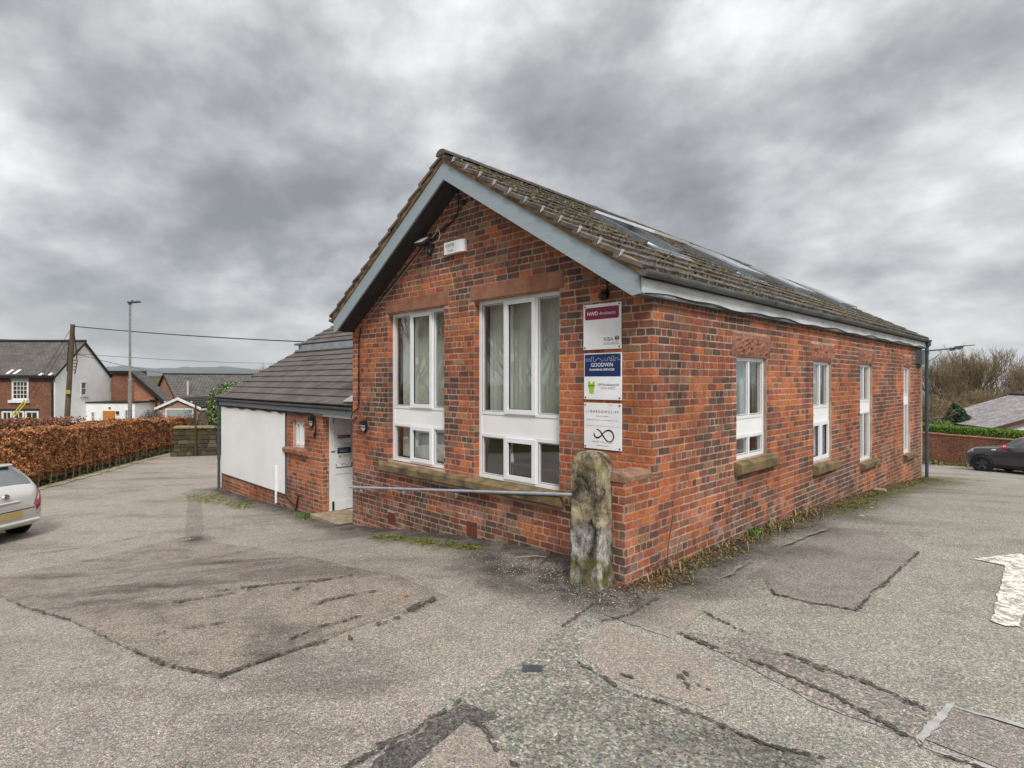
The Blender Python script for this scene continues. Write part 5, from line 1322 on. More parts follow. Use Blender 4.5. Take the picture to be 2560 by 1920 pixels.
# --- white gabled house across the street
def street_house():
    D0 = 40.0; o = cw(-31.9, D0, -2.5); t = thing('white_gabled_house', 'brick fronted house with white rendered gable and grey slate roof', 'house', o, YAW)
    ze, zr_ = 2.62+2.5, 5.0+2.5+.05; Lf = -13; Dp = 5.4
    mb = MB(); ubox(mb, Lf, -.13, .0, .25, -.5, ze); w = mb.build('front_wall', M['far_brick'], t)
    mb = MB(); mb.prism([(0, -.5), (Dp, -.5), (Dp, ze), (Dp/2, zr_-.12), (0, ze)], -.128, .0, lambda a, b, d: (d, a, b)); gw = mb.build('gable_wall', M['white_paint'], t)
    mb = MB(); ubox(mb, Lf, -.13, Dp-.2, Dp, -.5, ze); mb.build('rear_wall', M['far_brick'], t)
    mb = MB(); sl_ = (zr_-ze)/(Dp/2)
    uroof(mb, (Lf, -.25, ze-.25*sl_), (.12, -.25, ze-.25*sl_), (.12, Dp/2, zr_), (Lf, Dp/2, zr_)); uroof(mb, (Lf, Dp+.25, ze-.25*sl_), (.12, Dp+.25, ze-.25*sl_), (.12, Dp/2, zr_), (Lf, Dp/2, zr_)); rf = mb.build('roof', M['slate'], t)
    mb = MB(); mb.tube([(Lf, Dp/2, zr_+.02), (.14, Dp/2, zr_+.02)], .11, 6); mb.build('ridge', M['trim_k'], rf)
    for s in (0, 1):
        y = lambda q: q if s == 0 else Dp-q
        mb = MB(); mb.prism([(y(-.25), ze-.25*sl_-.02), (y(Dp/2), zr_-.02), (y(Dp/2), zr_-.2), (y(-.25), ze-.25*sl_-.2)], .06+s*.0, .125, lambda a, b, d: (d, a, b)); mb.build('bargeboard', M['far_tile_b'] if s == 0 else M['trim_k'], rf)
    mb = MB(); mb.box(Lf, .1, -.30, -.18, ze-.32, ze-.12); mb.build('gutter', M['trim_k'], rf)
    mb = MB(); mb.tube([(-.12, -.12, ze-.3), (-.12, -.06, -.4)], .06, 6); mb.build('downpipe', M['trim_k'], t)
    for x0 in (-3.45, -2.95, -1.1, -.45):
        mb = MB(); q0, q1 = (-.05, .3) if x0 < -2 else (-.22, .02); mb.add([(x0+(q-q0)*.4+e, q, ze+q*sl_+.02) for q, e in ((q0, 0), (q0, .22), (q1, .22), (q1, 0))], [(0, 1, 2, 3)]); mb.build('loose_slate', M['trim_w'], rf)
    T = lambda u, z, d: (u, -d, z); k = 35.8; U = lambda px: (px-137)/k; Z = lambda py: 2.167-(py-950)/k+2.5
    wn = far_window(w, T, U(29), U(71), Z(1000), Z(951), 4, 4, .12, .04)
    mb = MB(); mb.prism([(U(30), Z(951)), (U(70), Z(951)), (U(76), Z(941)), (U(23), Z(941))], -.06, .02, lambda a, b, d: (a, d, b)); mb.build('lintel', M['trim_w'], w)
    mb = MB(); mb.box(U(22), U(74), -.12, .02, Z(1007), Z(1000)); mb.build('sill', M['trim_w'], w)
    for a, b in ((4, 30), (32, 60), (62, 96)): far_window(w, T, U(a), U(b), Z(1075), Z(1027), 2, 2, .12, .05)
    mb = MB(); mb.box(U(0), U(97), -.05, .02, Z(1027), Z(1022)); mb.build('lintel', M['trim_k'], w)
    TG = lambda u, z, d: (d, u, z)
    far_window(gw, TG, 2.35, 2.95, 3.2-.35+.6+.05, 3.2+.75+.6, 1, 2, .08, .05)
    mb = MB(); mb.box(0, .06, 2.25, 3.05, 3.40, 3.48); mb.build('sill', M['trim_w'], gw)
    # flat roofed porch against the gable
    y0 = 2.9; X1 = 3.65
    mb = MB(); mb.box(.001, X1, y0, y0+3, -.5, 2.95); po = mb.build('porch', M['white_paint'], t)
    mb = MB(); mb.box(-.0+.002, X1+.08, y0-.08, y0+3.1, 2.951, 3.03); mb.build('porch_roof', M['trim_k'], po)
    kk = 33.4; UP_ = lambda px: (px-1280)/1432*42.9+31.9; ZP = lambda py: 2.167-(py-950)/kk+2.5; TP = lambda u, z, d: (u, y0-d, z)
    mb = MB(); bx(mb, UP_(258), UP_(288), 0, ZP(1027), .001, .05, TP); mb.build('porch_door', M['orange_door'], po)
    far_window(po, TP, UP_(227), UP_(238), ZP(1056), ZP(1029), 1, 2, .06, .05); far_window(po, TP, UP_(311), UP_(329), ZP(1056), ZP(1024), 2, 2, .06, .05)
    mb = MB(); bx(mb, UP_(292), UP_(298), ZP(1035), ZP(1028), .001, .12, TP); bx(mb, UP_(273), UP_(277), ZP(1021), ZP(1018), .001, .1, TP); mb.build('porch_lamp', M['trim_k'], po)
street_house()
# --- brick house joined on at the back, with a long sloping roof
def catslide():
    o = cw(-31.9, 45.5, -2.6); t = thing('brick_catslide_house', 'orange brick house with long black edged roof slope beside the white gable', 'house', o, YAW)
    k = 1432/45.5; U = lambda px: (px-1280)/1432*45.5+31.9; Z = lambda py: 2.167-(py-950)/k+2.6
    xa, xb, xc = 0.05, U(343), U(425)
    mb = MB(); ubox(mb, xa, xb, .0, 1.2, -.4, Z(932)); mb.build('side_wall', M['far_brick'], t)
    mb = MB(); P = [(xb, -.35, -.4), (xc-.1, -.35, -.4), (xc-.1, -.35, Z(1003)), (xb, -.35, Z(934))]; uq(mb, P, [(p[0], p[2]) for p in P]); P2 = [(p[0], .6, p[2]) for p in P]; uq(mb, P2, [(p[0], p[2]) for p in P])
    for i in range(4): j = (i+1) % 4; uq(mb, [P[i], P[j], P2[j], P2[i]], [(0, P[i][2]), (0, P[j][2]), (5, P[j][2]), (5, P[i][2])])
    w = mb.build('gable_wall', M['far_brick_o'], t)  # brighter brick than the side wall: the lit face is put into the colour
    mb = MB(); uroof(mb, (xc+.1, -.7, Z(1007)), (xc+.1, .65, Z(1007)), (xb-.05, .65, Z(928)), (xb-.05, -.7, Z(928)), .16); mb.build('roof', M['slate'], t)
    mb = MB(); mb.prism([(xc+.12, Z(1004)), (xc+.12, Z(1012)), (xb-.06, Z(937)), (xb-.06, Z(927))], -.78, -.70, lambda a, b, d: (a, d, b)); mb.build('bargeboard', M['trim_k'], t)
    mb = MB(); mb.box(xa, xb-.06, -.3, 1.25, Z(932), Z(927)); mb.build('flat_roof', M['trim_k'], t)
    T = lambda u, z, d: (u, -.35-d, z)
    far_window(w, T, U(372), U(388), Z(1050), Z(1018), 1, 1, .12, .05, mat='orange_door')
    mb = MB(); mb.tube([(U(399), -.45, Z(985)), (U(399), -.45, -.3)], .07, 6); mb.tube([(U(384), -.45, Z(1000)), (U(399), -.45, Z(1000))], .06, 6); mb.build('soil_pipe', M['trim_k'], t)
    mb = MB(); mb.tube([(U(354), -.45, Z(1045)), (U(354), -.45, Z(1019)), (U(361), -.4, Z(1018))], .06, 6); mb.build('white_pipe', M['trim_w'], t)
    mb = MB(); mb.tube([(U(333), -.4, Z(1006)), (U(333), -.4, -.2)], .07, 6); mb.build('downpipe', M['trim_k'], t)
catslide()
# --- tiled house behind
def tiled_house():
    c = atD(412, 935, 60); ph = R(48); rz = YAW+ph
    t = thing('tiled_roof_house', 'brick gabled house with wide grey tiled roof behind the garage', 'house', (c.x, c.y, -3.6), rz)
    # local x along the ridge (away to the right), local y to the far side; apex of the near gable at the origin
    H = c.z+3.6; L = 12.5; hw = 3.9; rise = 2.75; ze = H-rise
    mb = MB(); P = [(0, -hw, -.5), (0, hw, -.5), (0, hw, ze), (0, 0, H-.1), (0, -hw, ze)]; uq(mb, P, [(p[1], p[2]) for p in P]); P2 = [(L, p[1], p[2]) for p in P]; uq(mb, P2, [(p[1], p[2]) for p in P])
    for s in (-1, 1): q = [(0, s*hw, -.5), (L, s*hw, -.5), (L, s*hw, ze), (0, s*hw, ze)]; uq(mb, q, [(p[0], p[2]) for p in q])
    mb.build('wall', M['far_brick_o'], t)
    mb = MB(); e = .35*rise/hw
    for s in (-1, 1): uroof(mb, (-.15, s*(hw+.35), ze-e), (L+.15, s*(hw+.35), ze-e), (L+.15, 0, H), (-.15, 0, H), .12)
    rf = mb.build('roof', M['far_tile'], t)
    for s in (-1, 1): mb = MB(); mb.prism([(s*(hw+.35), ze-e+.03), (0, H+.03), (0, H-.1), (s*(hw+.35), ze-e-.12)], -.2, -.12, lambda a, b, d: (d, a, b)); mb.build('verge', M['far_tile_b'], rf)
    mb = MB(); mb.tube([(-.15, 0, H+.02), (L+.15, 0, H+.02)], .1, 6); mb.build('ridge', M['far_tile'], rf)
    mb = MB(); x = 1.2; y = -hw*.78; zz = ze+rise*.2; mb.tube([(x, y, zz), (x, y, zz+1.5)], .11, 8); mb.build('flue', simple('cream flue', (.55, .52, .40), None, 4, .7, .2), t)
    mb = MB(); mb.tube([(x-.35, y, zz+1.75), (x+.35, y, zz+1.75)], .02, 4); mb.tube([(x, y, zz+1.5), (x, y, zz+1.8)], .02, 4)
    for q in range(5): mb.tube([(x-.3+q*.15, y-.2, zz+1.75), (x-.3+q*.15, y+.2, zz+1.75)], .015, 4)
    mb.build('aerial', M['trim_k'], t)
tiled_house()
c = atD(398, 940, 70); t = thing('mossy_roof_house', 'house with mossy dark roof just showing left of the tiled gable', 'house', (c.x, c.y, -4), YAW+R(20))
mb = MB(); H = c.z+4; uroof(mb, (-4, -3.5, H-2.6), (3.2, -3.5, H-2.6), (2.2, 0, H), (-1.2, 0, H)); uroof(mb, (-4, 3.5, H-2.6), (3.2, 3.5, H-2.6), (2.2, 0, H), (-1.2, 0, H)); mb.build('roof', courses_mat('mossy far tiles', (.10, .10, .045), (.07, .07, .04), (.03, .03, .02), .33, .3, .03), t)
mb = MB(); ubox(mb, -3.5, 3, -3.2, 3.2, -1, H-2.5); mb.build('wall', M['far_brick'], t)
# --- garage with white bargeboards
def garage():
    D0 = 37.0; k = 1432/D0; o = cw((447-1280)/k, D0, -2.1); t = thing('brick_garage', 'brick garage with white bargeboards and pale green door', 'garage', o, YAW)
    U = lambda px: (px-447)/k; Z = lambda py: 2.167-(py-950)/k+2.1
    hw = 1.3; ze = Z(1018); zr_ = Z(997); L = 7
    mb = MB(); P = [(-hw, 0, -.6), (hw, 0, -.6), (hw, 0, ze), (0, 0, zr_-.1), (-hw, 0, ze)]; uq(mb, P, [(p[0], p[2]) for p in P])
    for s in (-1, 1): q = [(s*hw, 0, -.6), (s*hw, L, -.6), (s*hw, L, ze), (s*hw, 0, ze)]; uq(mb, q, [(p[1], p[2]) for p in q])
    w = mb.build('wall', M['far_brick_p'], t)
    mb = MB(); sl_ = (zr_-ze)/hw
    for s in (-1, 1): uroof(mb, (s*(hw+.15), -.1, ze-.15*sl_+.06), (s*(hw+.15), L, ze-.15*sl_+.06), (0, L, zr_+.06), (0, -.1, zr_+.06), .06)
    rf = mb.build('roof', M['far_tile_b'], t)
    # raised tile courses on the visible slope
    for i in range(5):
        q = i/5; mb = MB(); x0 = (hw+.15)*(1-q); z0 = ze-.15*sl_+.06+(hw+.15)*sl_*q; mb.prism([(x0, z0), (x0-.3, z0+.3*sl_), (x0-.3, z0+.3*sl_+.01), (x0, z0+.04)], -.08, L, lambda a, b, d: (a, d, b)); mb.build('tile_course', M['far_tile_b'], rf)
    for s in (-1, 1): mb = MB(); mb.prism([(s*(hw+.2), ze-.2*sl_+.05), (0, zr_+.09), (0, zr_-.08), (s*(hw+.2), ze-.2*sl_-.1)], -.16, -.1, lambda a, b, d: (a, d, b)); mb.build('bargeboard', M['trim_w'], rf)
    mb = MB(); mb.box(hw+.1, hw+.2, -.1, L, ze-.2, ze-.1); mb.build('gutter', M['trim_w'], rf)
    T = lambda u, z, d: (u, -d, z); mb = MB(); fr(mb, U(414), U(484), -.6, Z(1021), .08, -.02, .03, T); gd = mb.build('door_frame', M['trim_w'], t)
    mb = MB(); bx(mb, U(414)+.08, U(484)-.08, -.5, Z(1021)-.08, .0, .015, T); dd = mb.build('door', M['green_door'], gd)
    mb = MB()
    for i in range(14): u = U(414)+.1+i*.115; bx(mb, u, u+.02, -.5, Z(1021)-.1, .0155, .022, T)
    mb.build('ribs', M['green_door'], gd)
    r = random.Random(2); mb = MB()
    for i in range(9): u = U(402)+r.random()*2.3; z = r.choice([Z(1015), Z(1012), Z(1006), Z(1036), Z(1044)]); u = u if z > Z(1020) else U(403)+r.random()*.25; bx(mb, u, u+.12, z, z+.07, .002, .012, T)
    mb.build('pale_bricks', M['trim_w'], w)
garage()

# ------------------------------------------------------------------ foliage helpers
def leaves(name, pts, nrm, size, cols, parent=None, seed=1, fold=.3):
    """many small bent leaves: pts (n,3), nrm (n,3) rough outward direction"""
    rs_ = np.random.RandomState(seed); n = len(pts); pts = np.asarray(pts, float)
    d = np.asarray(nrm, float)+rs_.normal(0, .75, (n, 3)); d /= np.linalg.norm(d, axis=1)[:, None]+1e-9
    a = np.cross(d, rs_.normal(0, 1, (n, 3))); a /= np.linalg.norm(a, axis=1)[:, None]+1e-9; b = np.cross(d, a)
    s = (np.asarray(size)*rs_.uniform(.65, 1.3, n))[:, None]
    v = np.stack([pts-a*s, pts+b*s*.55+d*s*fold*.3, pts+a*s, pts-b*s*.55+d*s*fold*.3], 1).reshape(-1, 3)
    f = np.arange(4*n).reshape(n, 4); tri = np.concatenate([f[:, [0, 1, 2]], f[:, [0, 2, 3]]])
    ci = np.asarray(cols)[rs_.randint(0, len(cols), n)]*rs_.uniform(.75, 1.25, (n, 1)); cc = np.repeat(ci, 4, 0)
    return link(name, np_mesh(name, v, tri, M['leaf'], cc), parent)
def prism_segs(name, segs, mat, parent=None):
    """segs: list of (p0,p1,r0,r1,col): three sided twigs"""
    n = len(segs); p0 = np.array([s[0] for s in segs]); p1 = np.array([s[1] for s in segs]); r0 = np.array([s[2] for s in segs]); r1 = np.array([s[3] for s in segs]); col = np.array([s[4] for s in segs])
    d = p1-p0; d /= np.linalg.norm(d, axis=1)[:, None]+1e-9; ref = np.where(np.abs(d[:, 2:3]) < .9, [[0, 0, 1.]], [[1., 0, 0]]); a = np.cross(d, ref); a /= np.linalg.norm(a, axis=1)[:, None]+1e-9; b = np.cross(d, a)
    V = []
    for p, r_ in ((p0, r0), (p1, r1)):
        for k in range(3): t = 2*math.pi*k/3; V.append(p+(a*math.cos(t)+b*math.sin(t))*r_[:, None])
    V = np.stack(V, 1).reshape(-1, 3); i = np.arange(n)[:, None]*6
    F = np.concatenate([i+np.array([[k, (k+1) % 3, 3+(k+1) % 3, 3+k]]) for k in range(3)])
    return link(name, np_mesh(name, V, F, mat, np.repeat(col, 6, 0)), parent)
def bare_tree(label, base, H, spread, seed, cols, levels=6, group=None, trunks=1, up=.55, name='bare_tree', rad=None, kids=(3, 4), minr=.008):
    r = random.Random(seed); t = thing(name, label, 'tree', base, 0, group); big = []; small = []
    def grow(p, d, L, rad_, lev):
        k = 3; q = p
        for i in range(k):
            d2 = (d+Vector((r.gauss(0, .13), r.gauss(0, .13), r.gauss(0, .08)+.05*up))).normalized(); n_ = q+d2*(L/k); ra = rad_*(1-.28*i/k); rb = rad_*(1-.28*(i+1)/k)
            (big if rad_ > .045 else small).append((tuple(q), tuple(n_), max(ra, minr), max(rb, minr), r.choice(cols))); q = n_; d = d2
            if lev > 1 and i > 0 and r.random() < .5:
                sd_ = (d+Vector((r.gauss(0, .7), r.gauss(0, .7), r.gauss(.1, .35)))).normalized(); grow(q, sd_, L*.55, rad_*.45, lev-2)
        if lev <= 0: return
        for _ in range(r.randint(*kids)):
            sd_ = (d*1.0+Vector((r.gauss(0, spread), r.gauss(0, spread), r.gauss(.08, .3)+up*.25))).normalized(); grow(q, sd_, L*r.uniform(.62, .85), rad_*r.uniform(.5, .68), lev-1)
    for k in range(trunks):
        d = Vector((r.gauss(0, .12*trunks), r.gauss(0, .12*trunks), 1)).normalized(); grow(Vector((r.uniform(-.3, .3)*(trunks-1), r.uniform(-.3, .3)*(trunks-1), -.3)), d, H*.27, rad or H*.022, levels)
    if big: prism_segs('trunk', big, M['twig'], t)
    if small: struct(prism_segs('crown', small, M['twig'], t), 'stuff')
    return t

# ------------------------------------------------------------------ beech hedge
def beech_hedge():
    line = [Vector((-17.0, -6.6)), Vector((-18.85, -3.72)), Vector((-22.4, -1.55)), Vector((-27.2, 1.35)), Vector((-32.0, 4.35))]
    line = [Vector((-14.6, -10.6))]+line
    t = thing('beech_hedge', 'clipped beech hedge of brown winter leaves along the yard', 'hedge', (-23, -1.4, gz(-23, -1.4)), 0, world=True)
    P = []; Nn = []; r = random.Random(4); core = MB(); stems = []
    L = [0]
    for a, b in zip(line[:-1], line[1:]): L.append(L[-1]+(b-a).length)
    TOT = L[-1]; dep = 1.35
    def at(s):
        i = 0
        while i < len(L)-2 and s > L[i+1]: i += 1
        q = (s-L[i])/(L[i+1]-L[i]); d = (line[i+1]-line[i]).normalized(); return line[i].lerp(line[i+1], q), Vector((d.y, -d.x)), d    # outward = towards the yard
    top = lambda s: 1.70+.05*math.sin(s*.9)+.04*math.sin(s*2.7+1)
    for _ in range(140000):
        s = r.uniform(0, TOT); p, o, d = at(s); H = top(s); face = r.random()
        bulge = .10*fbm(s*.9, 0, 5, 3)
        if face < .60:
            h = r.uniform(.16, H); 
            if h < .40 and r.random() > (h-.0)/.40: continue
            n_ = (o.x, o.y, .25); e = -abs(r.gauss(0, .09))+bulge*.8+.10*fbm(s*2.2, h*2.5, 3, 3)-(.16 if h < .4 else 0)-(.12*max(0, h-(H-.2))/.2)
            x, y = p.x+o.x*e, p.y+o.y*e
        elif face < .90:
            q = r.uniform(0, dep); h = H-abs(r.gauss(0, .05))+.09*fbm(s*1.6, q*2, 8, 3); x, y = p.x-o.x*q, p.y-o.y*q; n_ = (0, 0, 1.2)
        else:
            q = r.uniform(0, dep); h = r.uniform(.3, H); sx = TOT-.02+r.gauss(0, .06); p, o, d = at(TOT); x, y = p.x-o.x*q+d.x*(sx-TOT), p.y-o.y*q+d.y*(sx-TOT); n_ = (d.x, d.y, .2)
        P.append((x, y, gz(x, y)+h)); Nn.append(n_)
    cols = [(.55, .23, .085), (.45, .17, .06), (.34, .12, .045), (.58, .28, .115), (.50, .20, .075), (.24, .085, .036), (.14, .06, .03), (.42, .21, .075), (.29, .19, .06)]
    struct(leaves('foliage', P, Nn, .042, cols, t, 3), 'stuff')
    # twiggy core and stems
    segs = []
    for _ in range(9000):
        s = r.uniform(0, TOT); p, o, d = at(s); q = r.uniform(.06, dep-.06); h = r.uniform(.25, top(s)-.08); x, y = p.x-o.x*q, p.y-o.y*q; z = gz(x, y)+h
        dv = Vector((r.gauss(0, .6)+o.x*.3, r.gauss(0, .6)+o.y*.3, r.uniform(.2, 1))).normalized()*r.uniform(.15, .4); segs.append(((x, y, z), (x+dv.x, y+dv.y, z+dv.z), .012, .004, r.choice([(.07, .045, .03), (.10, .06, .04), (.05, .035, .025)])))
    struct(prism_segs('twigs', segs, M['twig'], t), 'stuff')
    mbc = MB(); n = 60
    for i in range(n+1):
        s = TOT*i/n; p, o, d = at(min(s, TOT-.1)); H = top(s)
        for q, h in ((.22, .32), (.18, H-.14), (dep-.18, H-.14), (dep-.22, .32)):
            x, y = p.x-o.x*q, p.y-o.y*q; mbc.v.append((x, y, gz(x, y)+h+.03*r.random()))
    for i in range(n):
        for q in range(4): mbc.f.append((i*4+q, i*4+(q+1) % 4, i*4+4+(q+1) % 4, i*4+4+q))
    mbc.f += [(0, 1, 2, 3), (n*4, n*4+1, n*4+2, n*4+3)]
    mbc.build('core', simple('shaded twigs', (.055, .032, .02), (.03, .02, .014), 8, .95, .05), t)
    s = 3.0
    while s < TOT-.2:
        p, o, d = at(s); x, y = p.x-o.x*r.uniform(.0, .12), p.y-o.y*r.uniform(.0, .12); z = gz(x, y); lean = r.uniform(-.12, .12)
        mb = MB(); mb.tube([(x, y, z-.05), (x+d.x*lean*.5, y+d.y*lean*.5, z+.22), (x+d.x*lean, y+d.y*lean, z+.5)], [.028, .02, .015], 5, r.choice([(.30, .25, .19), (.22, .19, .15), (.36, .31, .25)])); mb.build('stem', M['twig'], t); s += r.uniform(.38, .62)
    # weeds at the foot
    P = []; Nn = []
    for _ in range(5000):
        s = r.uniform(0, 8) if r.random() < .55 else r.uniform(0, TOT); p, o, d = at(s); q = r.gauss(.10, .14); x, y = p.x-o.x*q, p.y-o.y*q; P.append((x, y, gz(x, y)+abs(r.gauss(0, .11)))); Nn.append((0, 0, .6))
    w = leaves('hedge_foot_weeds', P, Nn, .04, [(.05, .10, .02), (.08, .15, .03), (.11, .16, .04), (.09, .07, .03)], None, 9); tag(w, 'green weeds and ivy under the brown hedge', 'weeds', kind='stuff')
    # second run of hedge along the street, behind
    P = []; Nn = []
    for _ in range(16000):
        u = r.uniform(-27, -17.5); w_ = r.choice([22.6, 22.6+1.0*r.random()])+.1*r.gauss(0, 1); b = cw(u, w_); h = r.uniform(.9, 1.95)+.08*fbm(u*2, 1, 1, 3); P.append((b.x, b.y, gz(b.x, b.y)+h)); Nn.append((-FW.x, -FW.y, .5))
    t2 = thing('far_beech_hedge', 'darker run of beech hedge behind the near one, along the street', 'hedge', cw(-22, 22.6, gz(*cw(-22, 22.6).xy)), 0, world=True)
    struct(leaves('foliage', P, Nn, .055, [(.24, .10, .045), (.17, .07, .035), (.12, .05, .03), (.30, .15, .07)], t2, 8), 'stuff')
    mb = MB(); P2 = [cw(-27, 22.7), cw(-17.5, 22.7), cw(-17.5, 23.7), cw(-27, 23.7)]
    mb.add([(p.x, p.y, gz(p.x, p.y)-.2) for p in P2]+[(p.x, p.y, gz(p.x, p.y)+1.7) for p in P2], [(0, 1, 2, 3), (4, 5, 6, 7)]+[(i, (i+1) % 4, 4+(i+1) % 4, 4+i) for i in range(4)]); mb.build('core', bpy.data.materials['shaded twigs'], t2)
beech_hedge()
# ------------------------------------------------------------------ stone wall, fence, rusty post, shrub
def rubble_wall():
    a = onG(470, 1141); b = onG(620, 1137); d = Vector((b.x-a.x, b.y-a.y)).normalized(); L = 5.2; n_ = Vector((d.y, -d.x)); zg = min(a.z, b.z); H = (1142-1077)/1432*((a-CAMP).to_2d().length*.80)+.05
    H = 1.42
    t = thing('rubble_wall', 'old mossy sandstone rubble wall at the end of the yard', 'wall', (a.x, a.y, a.z), 0, world=True); r = random.Random(6)
    T = lambda u, z, q: (a.x+d.x*u+n_.x*q, a.y+d.y*u+n_.y*q, a.z+z)
    mb = MB(); mb.box(-.6, L, -.45, -.05, -.3, H-.12, lambda x, y, z: T(x, z, y)); core = mb.build('core', simple('dark mortar', (.09, .075, .055), (.04, .035, .028), 6, .95, .05), t)
    z = 0.0
    while z < H-.2:
        h = r.uniform(.13, .22); u = -.6-r.random()*.2
        while u < L:
            w = r.uniform(.2, .48); c = r.choice([(.085, .066, .036), (.06, .048, .03), (.11, .085, .048), (.05, .045, .03), (.07, .07, .028), (.13, .10, .06)])
            mb = MB(); mb.bbox(u+.012, u+w-.012, -.1, r.uniform(-.045, .0), z+.01, z+h-.01, .022, lambda x, y, zz: T(x+r.uniform(-.008, .008), zz+r.uniform(-.008, .008), y+r.uniform(-.006, .006)), c); mb.build('stone', M['stone_c'], core); u += w
        z += h
    u = -.6
    while u < L: w = r.uniform(.5, .8); mb = MB(); mb.bbox(u+.005, u+w-.005, -.5, .05, H-.16, H-.04+r.uniform(-.01, .02), .03, lambda x, y, zz: T(x, zz, y), (.26, .21, .12)); mb.build('coping_stone', M['stone_c'], t); u += w
rubble_wall()
c = onG(489, 1141); mb = MB(); zt_ = (atD(489, 1008, (c-CAMP).dot(FW))).z
mb.box(c.x-.03, c.x+.03, c.y-.03, c.y+.03, c.z-.1, zt_); mb.box(c.x-.035, c.x+.035, c.y-.035, c.y+.035, zt_, zt_+.02); mb.tube([(c.x, c.y, zt_-.2), (c.x+.06, c.y+.02, zt_-.22)], .015, 5)
tag(mb.build('rusty_post', simple('rusty green iron', (.085, .06, .022), (.06, .045, .02), 6, .85, .15)), 'thin rusty iron post standing before the stone wall', 'post')
t = thing('board_fence', 'greenish weathered board fence behind the stone wall', 'fence', atD(535, 1075, 30), 0, world=True); r = random.Random(3)
for i in range(9):
    px = 521+i*5.4; p = atD(px, 1080, 30); zt2 = atD(px, 1046+r.uniform(-1, 1)-(3 if i == 0 else 0), 30).z; q = RT*.052; o2 = FW*.02
    mb = MB(); P = [p-q-o2, p+q-o2, p+q+o2, p-q+o2]; mb.add([(x.x, x.y, gz(x.x, x.y)-.2) for x in P]+[(x.x, x.y, zt2) for x in P], [(0, 1, 2, 3), (4, 5, 6, 7)]+[(k, (k+1) % 4, 4+(k+1) % 4, 4+k) for k in range(4)]); mb.build('board', simple('mossy fence board', (.17, .17, .075), (.10, .10, .05), 4, .9, .1) if 'mossy fence board' not in bpy.data.materials else bpy.data.materials['mossy fence board'], t)
def shrub(label, blobs, n, cols, size, seed, name='shrub', stem=True, base=None, trunk_col=(.08, .06, .04)):
    r = random.Random(seed); P = []; Nn = []
    for _ in range(n):
        c_, rx, rz_ = r.choice(blobs); d = Vector((r.gauss(0, 1), r.gauss(0, 1), r.gauss(0, 1))).normalized(); k = r.uniform(.55, 1.05)+.25*fbm(d.x*2, d.y*2, d.z*2+seed, 3)
        P.append((c_[0]+d.x*rx*k, c_[1]+d.y*rx*k, c_[2]+d.z*rz_*k)); Nn.append(tuple(d))
    base = base or (blobs[0][0][0], blobs[0][0][1], gz(*blobs[0][0][:2]))
    t = thing(name, label, 'shrub', base, 0, world=True)
    struct(leaves('crown', P, Nn, size, cols, t, seed), 'stuff')
    segs = []
    for _ in range(40):
        c_, rx, rz_ = r.choice(blobs); e = (c_[0]+r.gauss(0, rx*.45), c_[1]+r.gauss(0, rx*.45), c_[2]+r.gauss(0, rz_*.4)); segs.append((base, e, .05, .012, trunk_col))
    prism_segs('trunk', segs, M['twig'], t)
c = atD(552, 1010, 27); c2 = atD(575, 980, 27.5); c3 = atD(545, 1035, 27)
shrub('evergreen shrub with pale flower buds behind the extension', [(tuple(c), .62, .75), (tuple(c2), .55, .5), (tuple(c3), .5, .6), (tuple(atD(560, 1040, 27)), .6, .8)], 9000, [(.035, .075, .018), (.05, .10, .025), (.10, .17, .03), (.17, .23, .03), (.03, .06, .02), (.42, .44, .30)], .055, 4)
c = atD(485, 1050, 31); shrub('leafless grey shrub in front of the garage', [(tuple(c), .75, .7), (tuple(atD(505, 1065, 31)), .6, .55)], 2600, [(.10, .075, .05), (.13, .11, .08), (.07, .08, .05)], .03, 6)
c = atD(380, 1047, 34); shrub('rounded grey bush behind the hedge', [(tuple(c), .6, .55)], 2500, [(.12, .11, .11), (.16, .15, .15), (.09, .08, .08)], .035, 8)
c = atD(2440, 930+110, 40)
# ------------------------------------------------------------------ poles and wires
D_ = 36; p = atD(170, 1055, D_); top_ = atD(182, 811, D_)
t = thing('utility_pole', 'brown wooden utility pole carrying wires in front of the white gable', 'utility pole', (p.x, p.y, gz(p.x, p.y)), 0, world=True)
b_ = Vector((atD(162, 1080, D_).x, atD(162, 1080, D_).y, -2.6))
mb = MB(); mb.tube([b_, top_], [.165, .125], 10); mb.build('pole', simple('creosoted pole', (.15, .115, .08), (.085, .07, .045), 3, .9, .1, st=(1, 1, .3)), t)
mb = MB()
for k in range(4): q = atD(187, 900+k*8, D_-.25); mb.sphere(tuple(q), .09, .09, .06, 8, 5)
mb.build('insulator', simple('brown insulator', (.30, .20, .11), None, 5, .4, .5), t)
mb = MB(); mb.tube([atD(185, 830, D_-.2), atD(190, 870, D_-.2), atD(193, 905, D_-.2), atD(187, 935, D_-.2)], .03, 5); mb.tube([atD(172, 850, D_-.2), atD(168, 905, D_-.2), atD(167, 928, D_-.2)], .02, 4); mb.build('pole_cable', M['cable'], t)
mb = MB(); q = atD(170, 980, D_-.2); mb.box(q.x-.1, q.x+.1, q.y-.1, q.y+.1, q.z-.12, q.z+.12); mb.build('warning_plate', simple('yellow plate', (.45, .42, .06), None, 4, .6, .3), t)
mb = MB(); q1 = atD(45, 1002, 35.4)
for o_ in (0, 8): mb.tube([atD(62+o_, 1000, 35.4), atD(30+o_, 1040, 35)], .045, 5)
tag(mb.build('stay_guard', simple('yellow stay guard', (.50, .40, .06), None, 4, .6, .3)), 'pair of yellow guards on the pole stay wires', 'stay guard')
def wire(label, a, b, sag, r_=.012, n=24):
    pts = [a.lerp(b, i/n)-Vector((0, 0, sag*4*(i/n)*(1-i/n))) for i in range(n+1)]; mb = MB(); mb.tube(pts, r_, 4); tag(mb.build('overhead_wire', M['cable']), label, 'wire')
